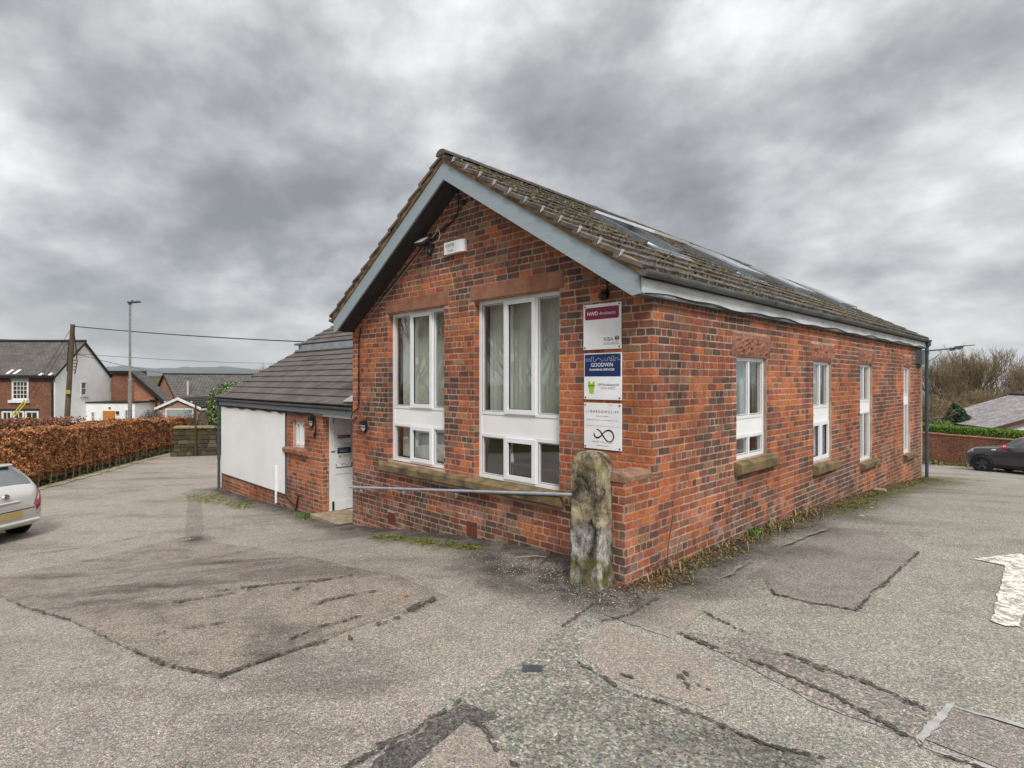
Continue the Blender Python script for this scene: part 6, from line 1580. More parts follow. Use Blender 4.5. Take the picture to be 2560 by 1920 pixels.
wire('thick overhead wire running right from the utility pole', atD(187, 816, D_), atD(860, 858, 30), .12, .028)
wire('overhead wire running left from the utility pole', atD(176, 850, D_), atD(-120, 845, 34), .05, .022)
wire('thin high wire across the sky left of the hall', atD(188, 884, D_), atD(760, 908, 60), .2, .014)
wire('thin lower wire dropping towards the tiled roof', atD(188, 884, D_), atD(412, 934, 60), .1, .016)
wire('stay wire leaning from the utility pole over the slate roof', atD(178, 822, D_), atD(68, 995, 35.5), 0, .012)
wire('second stay wire beside the first', atD(178, 840, D_), atD(82, 995, 35.5), 0, .012)
wire('long wire crossing the bare trees on the right', atD(2308, 938, 26), atD(2700, 950, 30), .08, .012)
D_ = 29; p = atD(325, 1055, D_); tp = atD(325, 757, D_)
t = thing('street_lamp', 'tall grey street lamp column with flat lantern', 'street lamp', (p.x, p.y, gz(p.x, p.y)), 0, world=True)
mb = MB(); zg = gz(p.x, p.y); zm = atD(325, 950, D_).z; mb.tube([(p.x, p.y, zg-.1), (p.x, p.y, zm), (p.x, p.y, zm+.05), (p.x, p.y, tp.z)], [.095, .09, .06, .05], 10); mb.build('column', simple('mottled galvanised column', (.34, .33, .29), (.20, .19, .16), 9, .7, .3, metal=.2), t)
T = lambda x, y, z: tuple(Vector((p.x, p.y, tp.z))+RT*x+FW*y+Vector((0, 0, z+.06*x)))
mb = MB(); mb.bbox(-.1, .50, -.11, .11, -.02, .07, .025, T); mb.box(-.06, .06, -.05, .05, -.1, -.021, T); mb.build('lantern', M['gutter'], t)
mb = MB(); mb.tube([T(.12, 0, .07), T(.12, 0, .13)], .04, 8); mb.build('photocell', M['black'], t)
# lamp arm on the far corner of the hall
t = thing('wall_lamp_arm', 'iron lamp arm with scroll reaching out from the far corner', 'lamp', (.12, 14.5, 3.0), 0, world=True)
A0 = Vector((.11, 14.42, 3.0)); dv = (atD(2437, 866, 15.6)-A0); E = A0+dv
mb = MB(); mb.tube([A0, A0+dv*.62], .022, 6); mb.build('arm', M['gutter'], t)
dh = Vector((dv.x, dv.y, 0)).normalized(); up = Vector((0, 0, 1)); S = lambda s, h: A0+dh*s+up*h
Ld = Vector((dv.x, dv.y, 0)).length
mb = MB(); mb.tube([S(.03, -.32), S(.18*Ld, -.22), S(.30*Ld, -.10), S(.345*Ld, -.02), S(.31*Ld, .0), S(.28*Ld, -.03), S(.30*Ld, -.05)], .009, 5); mb.tube([S(.02, -.1), S(.06, -.04), S(.1, -.06), S(.08, -.1)], .009, 5); mb.build('scroll', M['gutter'], t)
side = dh.cross(up); T = lambda x, y, z: tuple(A0+dv.normalized()*x+side*y+up*z); Lx = dv.length
mb = MB(); mb.bbox(.50*Lx, .60*Lx, -.05, .05, -.06, .03, .012, T); mb.build('gear_box', M['gutter'], t)
mb = MB(); mb.prism([(.61*Lx, .05), (.78*Lx, .05), (.74*Lx, -.01), (.70*Lx, -.05), (.61*Lx, -.03)], -.07, .07, lambda a, b, d: T(a, d, b)); mb.box(.78*Lx, Lx, -.07, .07, .03, .048, T); mb.build('lantern', M['gutter'], t)
# ------------------------------------------------------------------ right hand background
def boundary_wall():
    a = Vector((-7.5, 27.3)); b = Vector((9.5, 21.2)); d = (b-a).normalized(); n_ = Vector((d.y, -d.x)); L = (b-a).length
    t = thing('boundary_wall', 'low red brick boundary wall behind the dark car', 'wall', (a.x, a.y, -1.7), 0, world=True)
    mb = MB(); N_ = 12; ht = lambda u: -.19-.004*u
    for i in range(N_):
        u0, u1 = L*i/N_, L*(i+1)/N_; q = lambda u, z, o: (a.x+d.x*u+n_.x*o, a.y+d.y*u+n_.y*o, z)
        for o in (0, -.23): uq(mb, [q(u0, -2.3, o), q(u1, -2.3, o), q(u1, ht(u1), o), q(u0, ht(u0), o)], [(u0, -2.3), (u1, -2.3), (u1, ht(u1)), (u0, ht(u0))])
    mb.build('brickwork', M['far_brick'], t)
    r = random.Random(5); u = 0
    while u < L:
        w = .62; q = lambda x, y, z: (a.x+d.x*x+n_.x*y, a.y+d.y*x+n_.y*y, z); e = r.uniform(-.008, .008)
        mb = MB(); mb.bbox(u+.004, u+w-.004, -.25, .02, ht(u), ht(u)+.06+e, .012, q); mb.build('coping_stone', M['redstone'], t); u += w
    # grass strip at its foot
    P = []; Nn = []
    for _ in range(5200):
        u = r.uniform(1, L-1); o = abs(r.gauss(0, .3))+.02; x, y = a.x+d.x*u+n_.x*o, a.y+d.y*u+n_.y*o; P.append((x, y, gz(x, y)+abs(r.gauss(0, .05)))); Nn.append((0, 0, .4))
    tag(leaves('verge_grass', P, Nn, .06, [(.12, .15, .03), (.16, .17, .04), (.10, .10, .04), (.20, .15, .07)], None, 5), 'rough grass along the foot of the boundary wall', 'grass', kind='stuff')
    # clipped green hedge behind the wall
    t = thing('green_hedge', 'clipped bright green hedge above the boundary wall', 'hedge', (a.x-n_.x*1.2, a.y-n_.y*1.2, -1.8), 0, world=True); P = []; Nn = []
    u1 = 11.3
    for _ in range(38000):
        u = r.uniform(0, u1); f = r.random(); tp = .12-.006*u-(.16*max(0, (u-u1+.5)/.5)**2)
        if f < .5: o, z, nn = -.7+r.gauss(0, .03), r.uniform(-.6, tp), (n_.x, n_.y, .2)
        else: o, z, nn = -.7-r.uniform(0, 1.1), tp+r.gauss(0, .025), (0, 0, 1)
        P.append((a.x+d.x*u+n_.x*o, a.y+d.y*u+n_.y*o, z)); Nn.append(nn)
    struct(leaves('foliage', P, Nn, .03, [(.09, .17, .012), (.13, .24, .015), (.17, .29, .02), (.06, .11, .012), (.05, .09, .015)], t, 2), 'stuff')
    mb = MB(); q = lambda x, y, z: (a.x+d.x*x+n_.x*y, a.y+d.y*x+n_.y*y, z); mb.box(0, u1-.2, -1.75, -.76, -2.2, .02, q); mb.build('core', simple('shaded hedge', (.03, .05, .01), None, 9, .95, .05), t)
boundary_wall()
def bungalow():
    # eave corner of the near gable, ridge running away to the left
    D0 = 34.0; o = atD(2482, 1070, D0); zb = -2.9
    v = ray(2500, 950).normalized(); pr = Vector((v.y, -v.x, 0)); al = R(33)
    r_ = (v*math.cos(al)-pr*math.sin(al)); s_ = (pr*math.cos(al)+v*math.sin(al))          # along ridge (away), across (to the right)
    t = thing('white_bungalow', 'white bungalow with pale grey slate roof on the right edge', 'house', (o.x, o.y, zb), 0, world=True)
    ez = o.z; hw = 5.7; rise = 1.8; L = 7.2
    q = lambda a, b, z: (o.x+r_.x*a+s_.x*b, o.y+r_.y*a+s_.y*b, z)
    mb = MB(); uroof(mb, q(0, 0, ez), q(L, 0, ez), q(L, hw, ez+rise), q(0, hw, ez+rise), .1); uroof(mb, q(0, 2*hw, ez), q(L, 2*hw, ez), q(L, hw, ez+rise), q(0, hw, ez+rise), .1); rf = mb.build('roof', M['slate_l'], t)
    mb = MB(); mb.tube([q(-.05, hw, ez+rise+.03), q(L+.05, hw, ez+rise+.03)], .1, 6); mb.build('ridge', M['far_tile_b'], rf)
    for b0, b1 in ((0, hw), (2*hw, hw)): mb = MB(); mb.prism([(b0, ez+.02), (b1, ez+rise+.02), (b1, ez+rise-.22), (b0, ez-.2)], -.06, .0, lambda a, z, d: q(d, a, z)); mb.build('bargeboard', simple('dark brown barge', (.10, .045, .03), None, 4, .6, .3) if 'dark brown barge' not in bpy.data.materials else bpy.data.materials['dark brown barge'], rf)
    mb = MB(); mb.prism([(.35, zb), (2*hw-.35, zb), (2*hw-.35, ez+.1), (hw, ez+rise-.2), (.35, ez+.1)], .3, L-.3, lambda a, z, d: q(d, a, z)); mb.build('wall', M['white_paint'], t)
    # small tiled porch before the gable
    mb = MB(); pz = atD(2525, 1060, D0-1).z; c0, c1 = 1.4, 4.0
    uroof(mb, q(-1.5, c0, pz-.75), q(.3, c0, pz-.75), q(.3, (c0+c1)/2, pz+.1), q(-1.5, (c0+c1)/2, pz+.1), .07); uroof(mb, q(-1.5, c1, pz-.75), q(.3, c1, pz-.75), q(.3, (c0+c1)/2, pz+.1), q(-1.5, (c0+c1)/2, pz+.1), .07); mb.build('porch_roof', M['far_tile_b'], t)
    mb = MB(); mb.box(-1.3, .29, c0+.2, c1-.2, zb, pz-.7, lambda x, y, z: q(x, y, z)); mb.build('porch', M['far_brick'], t)
bungalow()
D_ = 44; c = atD(2350, 1065, D_); t = thing('garden_shed', 'small pale blue shed with brown roof beyond the hedge', 'shed', (c.x, c.y, -3.1), YAW+R(-25))
mb = MB(); h = c.z+3.1+.9; mb.prism([(-1.1, 0), (1.1, 0), (1.1, h), (0, h+.75), (-1.1, h)], 0, 3.2, lambda a, b, d: (a, d, b)); mb.build('wall', simple('pale blue boards', (.30, .40, .47), (.25, .34, .40), 3, .8, .2), t)
mb = MB()
for s in (-1, 1): uroof(mb, (s*1.3, -.15, h-.14), (s*1.3, 3.4, h-.14), (0, 3.4, h+.8), (0, -.15, h+.8), .06)
mb.build('roof', simple('brown felt', (.16, .11, .085), None, 4, .9, .1), t)
b = atD(2395, 1068, 38); cc = [(tuple(atD(2395, 1060, 38)), .9, .5), (tuple(atD(2393, 1045, 38)), .72, .45), (tuple(atD(2391, 1032, 38)), .5, .4), (tuple(atD(2388, 1022, 38)), .25, .35), (tuple(atD(2370, 1058, 38)), .5, .4)]
shrub('dark green conifer between the shed and the bungalow', cc, 9000, [(.018, .042, .016), (.025, .06, .02), (.012, .03, .012), (.045, .08, .02)], .075, 12, name='conifer', base=(b.x, b.y, gz(b.x, b.y)))
b = atD(2345, 1062, 37); shrub('light green bush at the left end of the green hedge', [(tuple(b), .8, .35)], 2500, [(.09, .14, .04), (.12, .18, .05), (.06, .09, .03)], .06, 14)

# ------------------------------------------------------------------ leafless trees
TC = [(.22, .15, .085), (.28, .20, .12), (.17, .125, .07), (.34, .26, .18), (.19, .165, .075)]
def copy_tree(src, label, loc, rz, sc, group):
    r_ = src.copy(); COL.objects.link(r_); r_.location = loc; r_.rotation_euler = (0, 0, rz); r_.scale = (sc[0], sc[0], sc[1]); r_['label'] = label; r_['group'] = group
    for ch in src.children:
        c_ = ch.copy(); COL.objects.link(c_); c_.parent = r_
    return r_
gp = 'leafless trees beyond the boundary wall'
lbl = 'leafless brown tree in the tangle beyond the boundary wall'
def gp3(px, D): q = atD(px, 1000, D); return (q.x, q.y, gz(q.x, q.y)-.3)
tall = bare_tree('tallest leafless tree with upright branches above the thicket', gp3(2458, 52), 10.2, .30, 5, TC, 5, gp, 4, .95, rad=.13, kids=(3, 4))
bush = bare_tree(lbl, gp3(2335, 40), 5.6, .55, 8, TC, 5, gp, 5, .35, rad=.075, kids=(3, 5))
bush2 = bare_tree(lbl, gp3(2500, 46), 5.8, .5, 9, TC, 5, gp, 5, .45, rad=.075, kids=(3, 5))
k = 0
for px, D, s in ((2370, 44, .9), (2405, 48, 1.0), (2440, 45, .92), (2470, 43, .85), (2530, 48, .95), (2570, 44, .95), (2310, 46, .95), (2350, 52, 1.0), (2420, 56, 1.0), (2500, 56, 1.0), (2620, 50, 1), (2330, 62, 1.0)):
    copy_tree(bush if k % 2 else bush2, lbl, gp3(px, D), k*1.7, (s*1.15, s*(.74+.12*((k*7) % 3)/2)), gp); k += 1
copy_tree(tall, 'leafless tree with fine crown at the right edge beyond the bungalow roof', gp3(2556, 54), 1.2, (.85, .80), gp)
copy_tree(tall, 'pale upright leafless tree left of the tallest one', gp3(2408, 50), 4.0, (.95, .92), gp)
copy_tree(tall, 'wide leafless tree right of the tallest one', gp3(2515, 50), 5.1, (1.0, .82), gp)
copy_tree(tall, 'slender leafless tree just right of the far downpipe', gp3(2312, 50), 2.4, (.7, .86), gp)
copy_tree(tall, 'round leafless tree showing above the street house roof', (*cw(-40.0, 54).xy, -3.4), .6, (.62, .82), gp)
copy_tree(tall, 'twig tops of a leafless tree above the extension roof', (*cw(-19.9, 46).xy, -3.6), 2.2, (.5, .80), gp)
# trees and a hedge bank across the lane behind the camera: only their reflection is seen, in the front windows
for i, (x, y, s) in enumerate(((-19, -17, 1.25), (-27, -13.5, 1.3), (-14, -23, 1.3), (-34, -20, 1.4), (-24, -24, 1.4))):
    copy_tree(tall, 'leafless tree across the lane, mirrored in the front windows', (x, y, gz(x, y)-.2), i*1.3, (s, s), 'leafless trees mirrored in the front windows')
P = []; Nn = []; r = random.Random(3)
for _ in range(9000):
    s = r.random(); x = -40+34*s+r.gauss(0, .5); y = -15-11*s+r.gauss(0, .5); P.append((x, y, gz(x, y)+r.uniform(0, 2.9))); Nn.append((.4, .6, .5))
t = thing('lane_hedge', 'overgrown dark hedge across the lane, mirrored in the front windows', 'hedge', (-23, -20.5, gz(-23, -20.5)), 0, world=True)
struct(leaves('foliage', P, Nn, .22, [(.035, .05, .02), (.05, .065, .03), (.06, .05, .03), (.028, .035, .018)], t, 2), 'stuff')
# ------------------------------------------------------------------ distant hills
def hills():
    prof = [(-900, 934), (-500, 926), (-100, 930), (100, 924), (200, 921), (270, 917), (310, 914), (345, 917), (380, 921), (430, 920), (470, 917), (520, 918), (560, 915), (600, 920), (680, 926), (800, 931), (1000, 936), (1300, 942)]
    xs = [p[0] for p in prof]; ys = [p[1] for p in prof]; D = 4700; V = []; F = []; n = 160; rows = [(0, 1.0), (-350, .82), (-900, .5), (-1500, .22), (-2100, -.1)]
    for i in range(n):
        px = -900+2200*i/(n-1); y = np.interp(px, xs, ys)+.9*fbm(px*.05, 1, 2, 4)
        for dd, k in rows:
            p = atD(px, 950, D+dd); zt_ = 2.2+(950-y)/1432*D; z = -75+(zt_+75)*k if k > 0 else -95
            V.append((p.x, p.y, z+6*fbm(px*.04, dd*.01, 3, 3)))
    m = len(rows)
    for i in range(n-1):
        for q in range(m-1): F.append((i*m+q, i*m+q+1, (i+1)*m+q+1, (i+1)*m+q))
    struct(link('hills', np_mesh('hills', V, F, simple('wooded hillside', (.045, .055, .035), (.025, .032, .024), .012, .95, .05, detail=9), smooth=True)))
hills()
# ------------------------------------------------------------------ cars
def make_car(name, label, loc, rz, spec, paint, roofmat, light_mat, kind):
    t = thing(name, label, 'car', loc, rz); K = spec; X = K['x']; f = {k: herm(X, K[k]) for k in ('zt', 'zs', 'hw', 'ht', 'zb')}; L = X[-1]
    def ring(x):
        zt, zs, hw, ht, zb = (float(f[k](x)) for k in ('zt', 'zs', 'hw', 'ht', 'zb')); ht = min(ht, hw)
        return [(0, zb), (hw*.80, zb), (hw*.95, zb+.05), (hw*.985, zb+.2*(zs-zb)), (hw, zb+.55*(zs-zb)), (hw*.985, zb+.85*(zs-zb)), (hw*.94, zs), (ht+(hw*.94-ht)*.45, zs+(zt-zs)*.55), (ht, zt-.05*min(1, (zt-zs)*3)), (ht*.86, zt-.012), (ht*.45, zt+.012), (0, zt+.02)]
    def surf(x, s, sg, off=0.0):
        R_ = ring(x); i = min(int(s), len(R_)-2); q = s-i; y = R_[i][0]+(R_[i+1][0]-R_[i][0])*q; z = R_[i][1]+(R_[i+1][1]-R_[i][1])*q
        dy, dz = R_[i+1][0]-R_[i][0], R_[i+1][1]-R_[i][1]; l = math.hypot(dy, dz)+1e-9; nx_ = 0
        return (x, sg*(y+dz/l*off), z-dy/l*off)
    xs = sorted(set(list(np.linspace(0, L, 70))+[.02, L-.02])); V = []; F = []; nr_ = 12
    for x in xs:
        Rg = ring(x); V += [(x, y, z) for y, z in Rg]+[(x, -y, z) for y, z in Rg[-2:0:-1]]
    m = 22
    for i in range(len(xs)-1):
        for q in range(m): F.append((i*m+q, i*m+(q+1) % m, (i+1)*m+(q+1) % m, (i+1)*m+q))
    F += [tuple(range(m)), tuple(range((len(xs)-1)*m, len(xs)*m))]
    mb = MB(); mb.add(V, F); body = mb.build('body', paint, t, True)
    def patch(nm, x0, x1, s0, s1, mat, off=.006, par=None, sides=(1, -1), nx_=8, ns=4, xf=None, th=.0):
        o_ = None
        for sg in sides:
            mb = MB(); P = []
            for i in range(nx_+1):
                for j in range(ns+1):
                    s = s0+(s1-s0)*j/ns; a, b = (xf(j/ns) if xf else (x0, x1)); x = a+(b-a)*i/nx_; P.append(surf(x, s, sg, off))
            mb.add(P, [(i*(ns+1)+j, i*(ns+1)+j+1, (i+1)*(ns+1)+j+1, (i+1)*(ns+1)+j) for i in range(nx_) for j in range(ns)]); o_ = mb.build(nm, mat, par or body, True)
        return o_
    for a, b, s0, s1, xf in K['side_glass']: patch('side_window', a, b, s0, s1, M['car_glass'], .006, None, (1, -1), 8, 4, xf)
    a, b = K['rear_glass']; patch('rear_window', a, b, 8.6, 11, M['car_glass'], .006)
    a, b = K['wind']; patch('windscreen', a, b, 8.3, 11, M['car_glass'], .006)
    if roofmat: patch('roof_panel', K['roof'][0], K['roof'][1], 8.0, 11, roofmat, .008)
    for a, b, s0, s1, mt, nm in K['patches']: patch(nm, a, b, s0, s1, mt, .010)
    # door seams
    for a, s0, s1 in K['seams']: patch('door_seam', a, a+.012, s0, s1, M['trim_k'], .002)
    r_ = K['wr']
    for xw in K['wheels']:
        for sg in (1, -1):
            hw = float(f['hw'](xw)); yo = sg*(hw+.012); c_ = Vector((xw, yo, r_))
            # arch
            mb = MB(); P = []; n = 18
            for k in range(n+1):
                a = math.pi*(-.06+1.12*k/n); P += [(xw+(r_+.045)*math.cos(a), yo-sg*.006, r_+(r_+.045)*math.sin(a)), (xw+(r_+.11)*math.cos(a), yo-sg*.006, r_+(r_+.11)*math.sin(a)), (xw+(r_+.11)*math.cos(a), yo-sg*.09, r_+(r_+.11)*math.sin(a)), (xw+(r_+.045)*math.cos(a), yo-sg*.09, r_+(r_+.045)*math.sin(a))]
            mb.add(P, [(4*k+q, 4*k+(q+1) % 4, 4*k+4+(q+1) % 4, 4*k+4+q) for k in range(n) for q in range(4)]); mb.build('wheel_arch', K['arch'], body, True)
            mb = MB(); mb.disc((xw, yo-sg*.02, r_), (0, -sg, 0), r_+.05, 24, .06); mb.build('wheel_well', M['trim_k'], body)
            mb = MB(); P = []; prof = [(r_*.66, .0), (r_*.70, .02), (r_*.90, .022), (r_*.985, .0), (r_, -.04), (r_, -.16), (r_*.97, -.19), (r_*.66, -.19)]; n = 28
            for k in range(n):
                a = 2*math.pi*k/n
                for rr, dd in prof: P.append((xw+rr*math.cos(a), yo+sg*dd, r_+rr*math.sin(a)))
            q = len(prof); mb.add(P, [(k*q+j, k*q+(j+1) % q, ((k+1) % n)*q+(j+1) % q, ((k+1) % n)*q+j) for k in range(n) for j in range(q)])
            w = mb.build('wheel', M['tyre'], t, True)
            mb = MB(); mb.disc((xw, yo-sg*.05, r_), (0, sg, 0), r_*.67, 24, .01); mb.build('rim_back', M['trim_k'], w)
            mb = MB()
            for k in range(K['spokes']):
                a = 2*math.pi*(k+.25)/K['spokes']
                for o_ in K['double']:
                    p0 = Vector((xw+.05*math.cos(a+o_*2), yo-sg*.012, r_+.05*math.sin(a+o_*2))); p1 = Vector((xw+r_*.66*math.cos(a+o_), yo-sg*.01, r_+r_*.66*math.sin(a+o_))); mb.tube([p0, p1], [.028, .018], 5)
            mb.disc((xw, yo-sg*.02, r_), (0, sg, 0), .05, 12, .02); mb.build('rim', K['rim'], w)
    for sg in (1, -1):   # mirrors
        c_ = K['mirror']; mb = MB(); mb.sphere((c_[0], sg*c_[1], c_[2]), .07, .12, .085, 10, 7); mb.tube([(c_[0], sg*(c_[1]-.16), c_[2]-.06), (c_[0], sg*c_[1], c_[2]-.03)], .025, 6); mb.build('door_mirror', roofmat or paint, t, True)
    return t, body, surf
M['tyre'] = simple('tyre rubber', (.018, .018, .019), None, 12, .85, .2)
M['silver'] = simple('silver car paint', (.58, .565, .54), (.54, .53, .505), 3, .32, .5, metal=.45, coat=.6)
M['graphite'] = simple('dark grey car paint', (.045, .042, .052), (.038, .035, .045), 3, .28, .5, metal=.5, coat=1.0)
M['car_red'] = simple('red car paint', (.50, .012, .016), None, 3, .3, .5, coat=.7)
M['tail_red'] = simple('red tail lamp', (.36, .008, .035), (.28, .006, .025), 8, .15, .6, coat=.6)
M['lamp_clear'] = simple('clear lamp', (.70, .68, .66), None, 8, .12, .6, coat=.8)
M['plate_y'] = simple('yellow number plate', (.42, .32, .13), (.36, .27, .10), 3, .5, .4)
M['chrome'] = simple('chrome', (.75, .76, .78), None, 3, .15, .6, metal=1)
M['alloy'] = simple('alloy', (.42, .42, .43), None, 3, .35, .5, metal=.7)
def gl(a0, b0, a1, b1): return lambda q: (a0+(a1-a0)*q, b0+(b1-b0)*q)
SIL = dict(x=[0, .04, .12, .26, .45, .62, .9, 1.5, 2.1, 2.6, 3.0, 3.3, 3.8, 4.1, 4.25],
    zt=[.66, .80, .94, 1.08, 1.24, 1.38, 1.42, 1.46, 1.43, 1.22, 1.02, .96, .87, .74, .55], zs=[.60, .70, .82, .90, .93, .94, .94, .93, .92, .92, .92, .90, .80, .68, .5],
    hw=[.52, .62, .735, .82, .865, .875, .88, .885, .885, .88, .875, .86, .83, .74, .6], ht=[.46, .54, .63, .68, .68, .63, .60, .61, .61, .64, .70, .70, .68, .60, .5], zb=[.34, .29, .26, .24, .22, .2, .2, .2, .2, .2, .2, .2, .22, .24, .3],
    side_glass=[(.7, 2.5, 6.25, 7.85, gl(.62, 2.75, .95, 2.3))], rear_glass=(.22, .60), wind=(2.25, 2.95), roof=(.6, 2.2), wr=.315, wheels=(.82, 3.40), spokes=7, double=(0,), rim=M['alloy'], arch=M['silver'], mirror=(2.62, .98, 1.0),
    patches=[(.008, .25, 4.5, 7.4, M['tail_red'], 'tail_lamp'), (.05, .11, 6.0, 6.7, M['lamp_clear'], 'reversing_lamp'), (.03, .12, 3.5, 3.75, M['chrome'], 'bumper_strip')], seams=[(1.35, 2.6, 6), (2.4, 2.6, 6)])
lat = Vector((-.58, .816, 0)).normalized(); hd = Vector((-lat.y, lat.x, 0)); cr = atD(124, 1300, 11.35); rr_ = Vector((cr.x, cr.y, 0))-lat*.80
zg = gz(-11.2, -4.6)
t, body, surf = make_car('silver_hatchback', 'silver hatchback at the left edge, seen from behind', (rr_.x, rr_.y, zg-.005), math.atan2(hd.y, hd.x), SIL, M['silver'], None, None, 0)
mb = MB(); mb.box(-.02, .005, -.26, .26, .47, .585); mb.build('number_plate', M['plate_y'], body)
mb = MB(); mb.disc((.055, 0, .885), (-1, 0, .25), .05, 16, .04); mb.build('badge', M['chrome'], body)
mb = MB(); mb.bbox(.0, .06, -.24, .24, .745, .785, .012); mb.build('boot_handle', M['silver'], body)
mb = MB(); mb.bbox(-.03, .12, -.60, .60, .335, .40, .02); mb.build('bumper_lip', M['silver'], body)
mb = MB(); mb.box(-.005, .02, -.50, .50, .60, .615); mb.build('bumper_gap', M['trim_k'], body)
mb = MB(); mb.bbox(.52, .70, -.52, .52, 1.375, 1.42, .015); mb.build('spoiler', M['silver'], body)
MIN = dict(x=[0, .05, .15, .32, .5, .9, 1.5, 2.0, 2.3, 2.5, 2.7, 3.0, 3.4, 3.65, 3.78, 3.85],
    zt=[.70, .88, 1.08, 1.28, 1.38, 1.41, 1.41, 1.38, 1.27, 1.12, 1.0, .965, .92, .84, .72, .52], zs=[.66, .80, .88, .92, .93, .93, .925, .92, .92, .92, .92, .90, .86, .78, .66, .46],
    hw=[.66, .74, .80, .84, .855, .86, .86, .86, .86, .86, .86, .855, .83, .78, .70, .60], ht=[.60, .66, .68, .66, .63, .60, .60, .61, .63, .67, .70, .70, .66, .60, .52, .42], zb=[.30, .24, .22, .2, .2, .19, .19, .19, .19, .19, .19, .2, .2, .22, .24, .28],
    side_glass=[(.5, 2.4, 6.2, 7.9, gl(.35, 2.58, .55, 2.18))], rear_glass=(.12, .38), wind=(2.08, 2.62), roof=(.42, 2.08), wr=.305, wheels=(.68, 3.17), spokes=5, double=(-.13, .13), rim=simple('black alloy', (.085, .085, .09), None, 3, .4, .5, metal=.5), arch=M['trim_k'], mirror=(2.40, .97, .99),
    patches=[(3.46, 3.70, 5.0, 6.3, M['alloy'], 'headlamp'), (2.72, 2.86, 5.35, 5.75, M['chrome'], 'side_vent'), (.9, 2.9, 2.0, 3.0, M['trim_k'], 'sill_trim')], seams=[(1.15, 2.6, 6), (2.55, 3.2, 6)])
hdm = Vector((-.927, .374, 0)).normalized(); latm = Vector((-hdm.y, hdm.x, 0)); wpt = onG(2455, 1178); cen = Vector((wpt.x, wpt.y, 0))+ (-latm if (latm.dot(CAMP-wpt)) > 0 else latm)*.87
org = cen-hdm*3.17; 
t, body, surf = make_car('dark_small_car', 'dark grey small car with red roof and mirrors before the boundary wall', (org.x, org.y, gz(org.x, org.y)), math.atan2(hdm.y, hdm.x), MIN, M['graphite'], M['car_red'], None, 1)
t.rotation_euler = (0, math.asin(max(-.2, min(.2, -(gz(cen.x, cen.y)-gz(org.x+hdm.x*.68, org.y+hdm.y*.68))/2.49))), math.atan2(hdm.y, hdm.x))
for sg in (1, -1): mb = MB(); mb.bbox(1.25, 1.45, sg*.862-.015, sg*.862+.015, .83, .855, .006); mb.build('door_handle', M['chrome'], body)

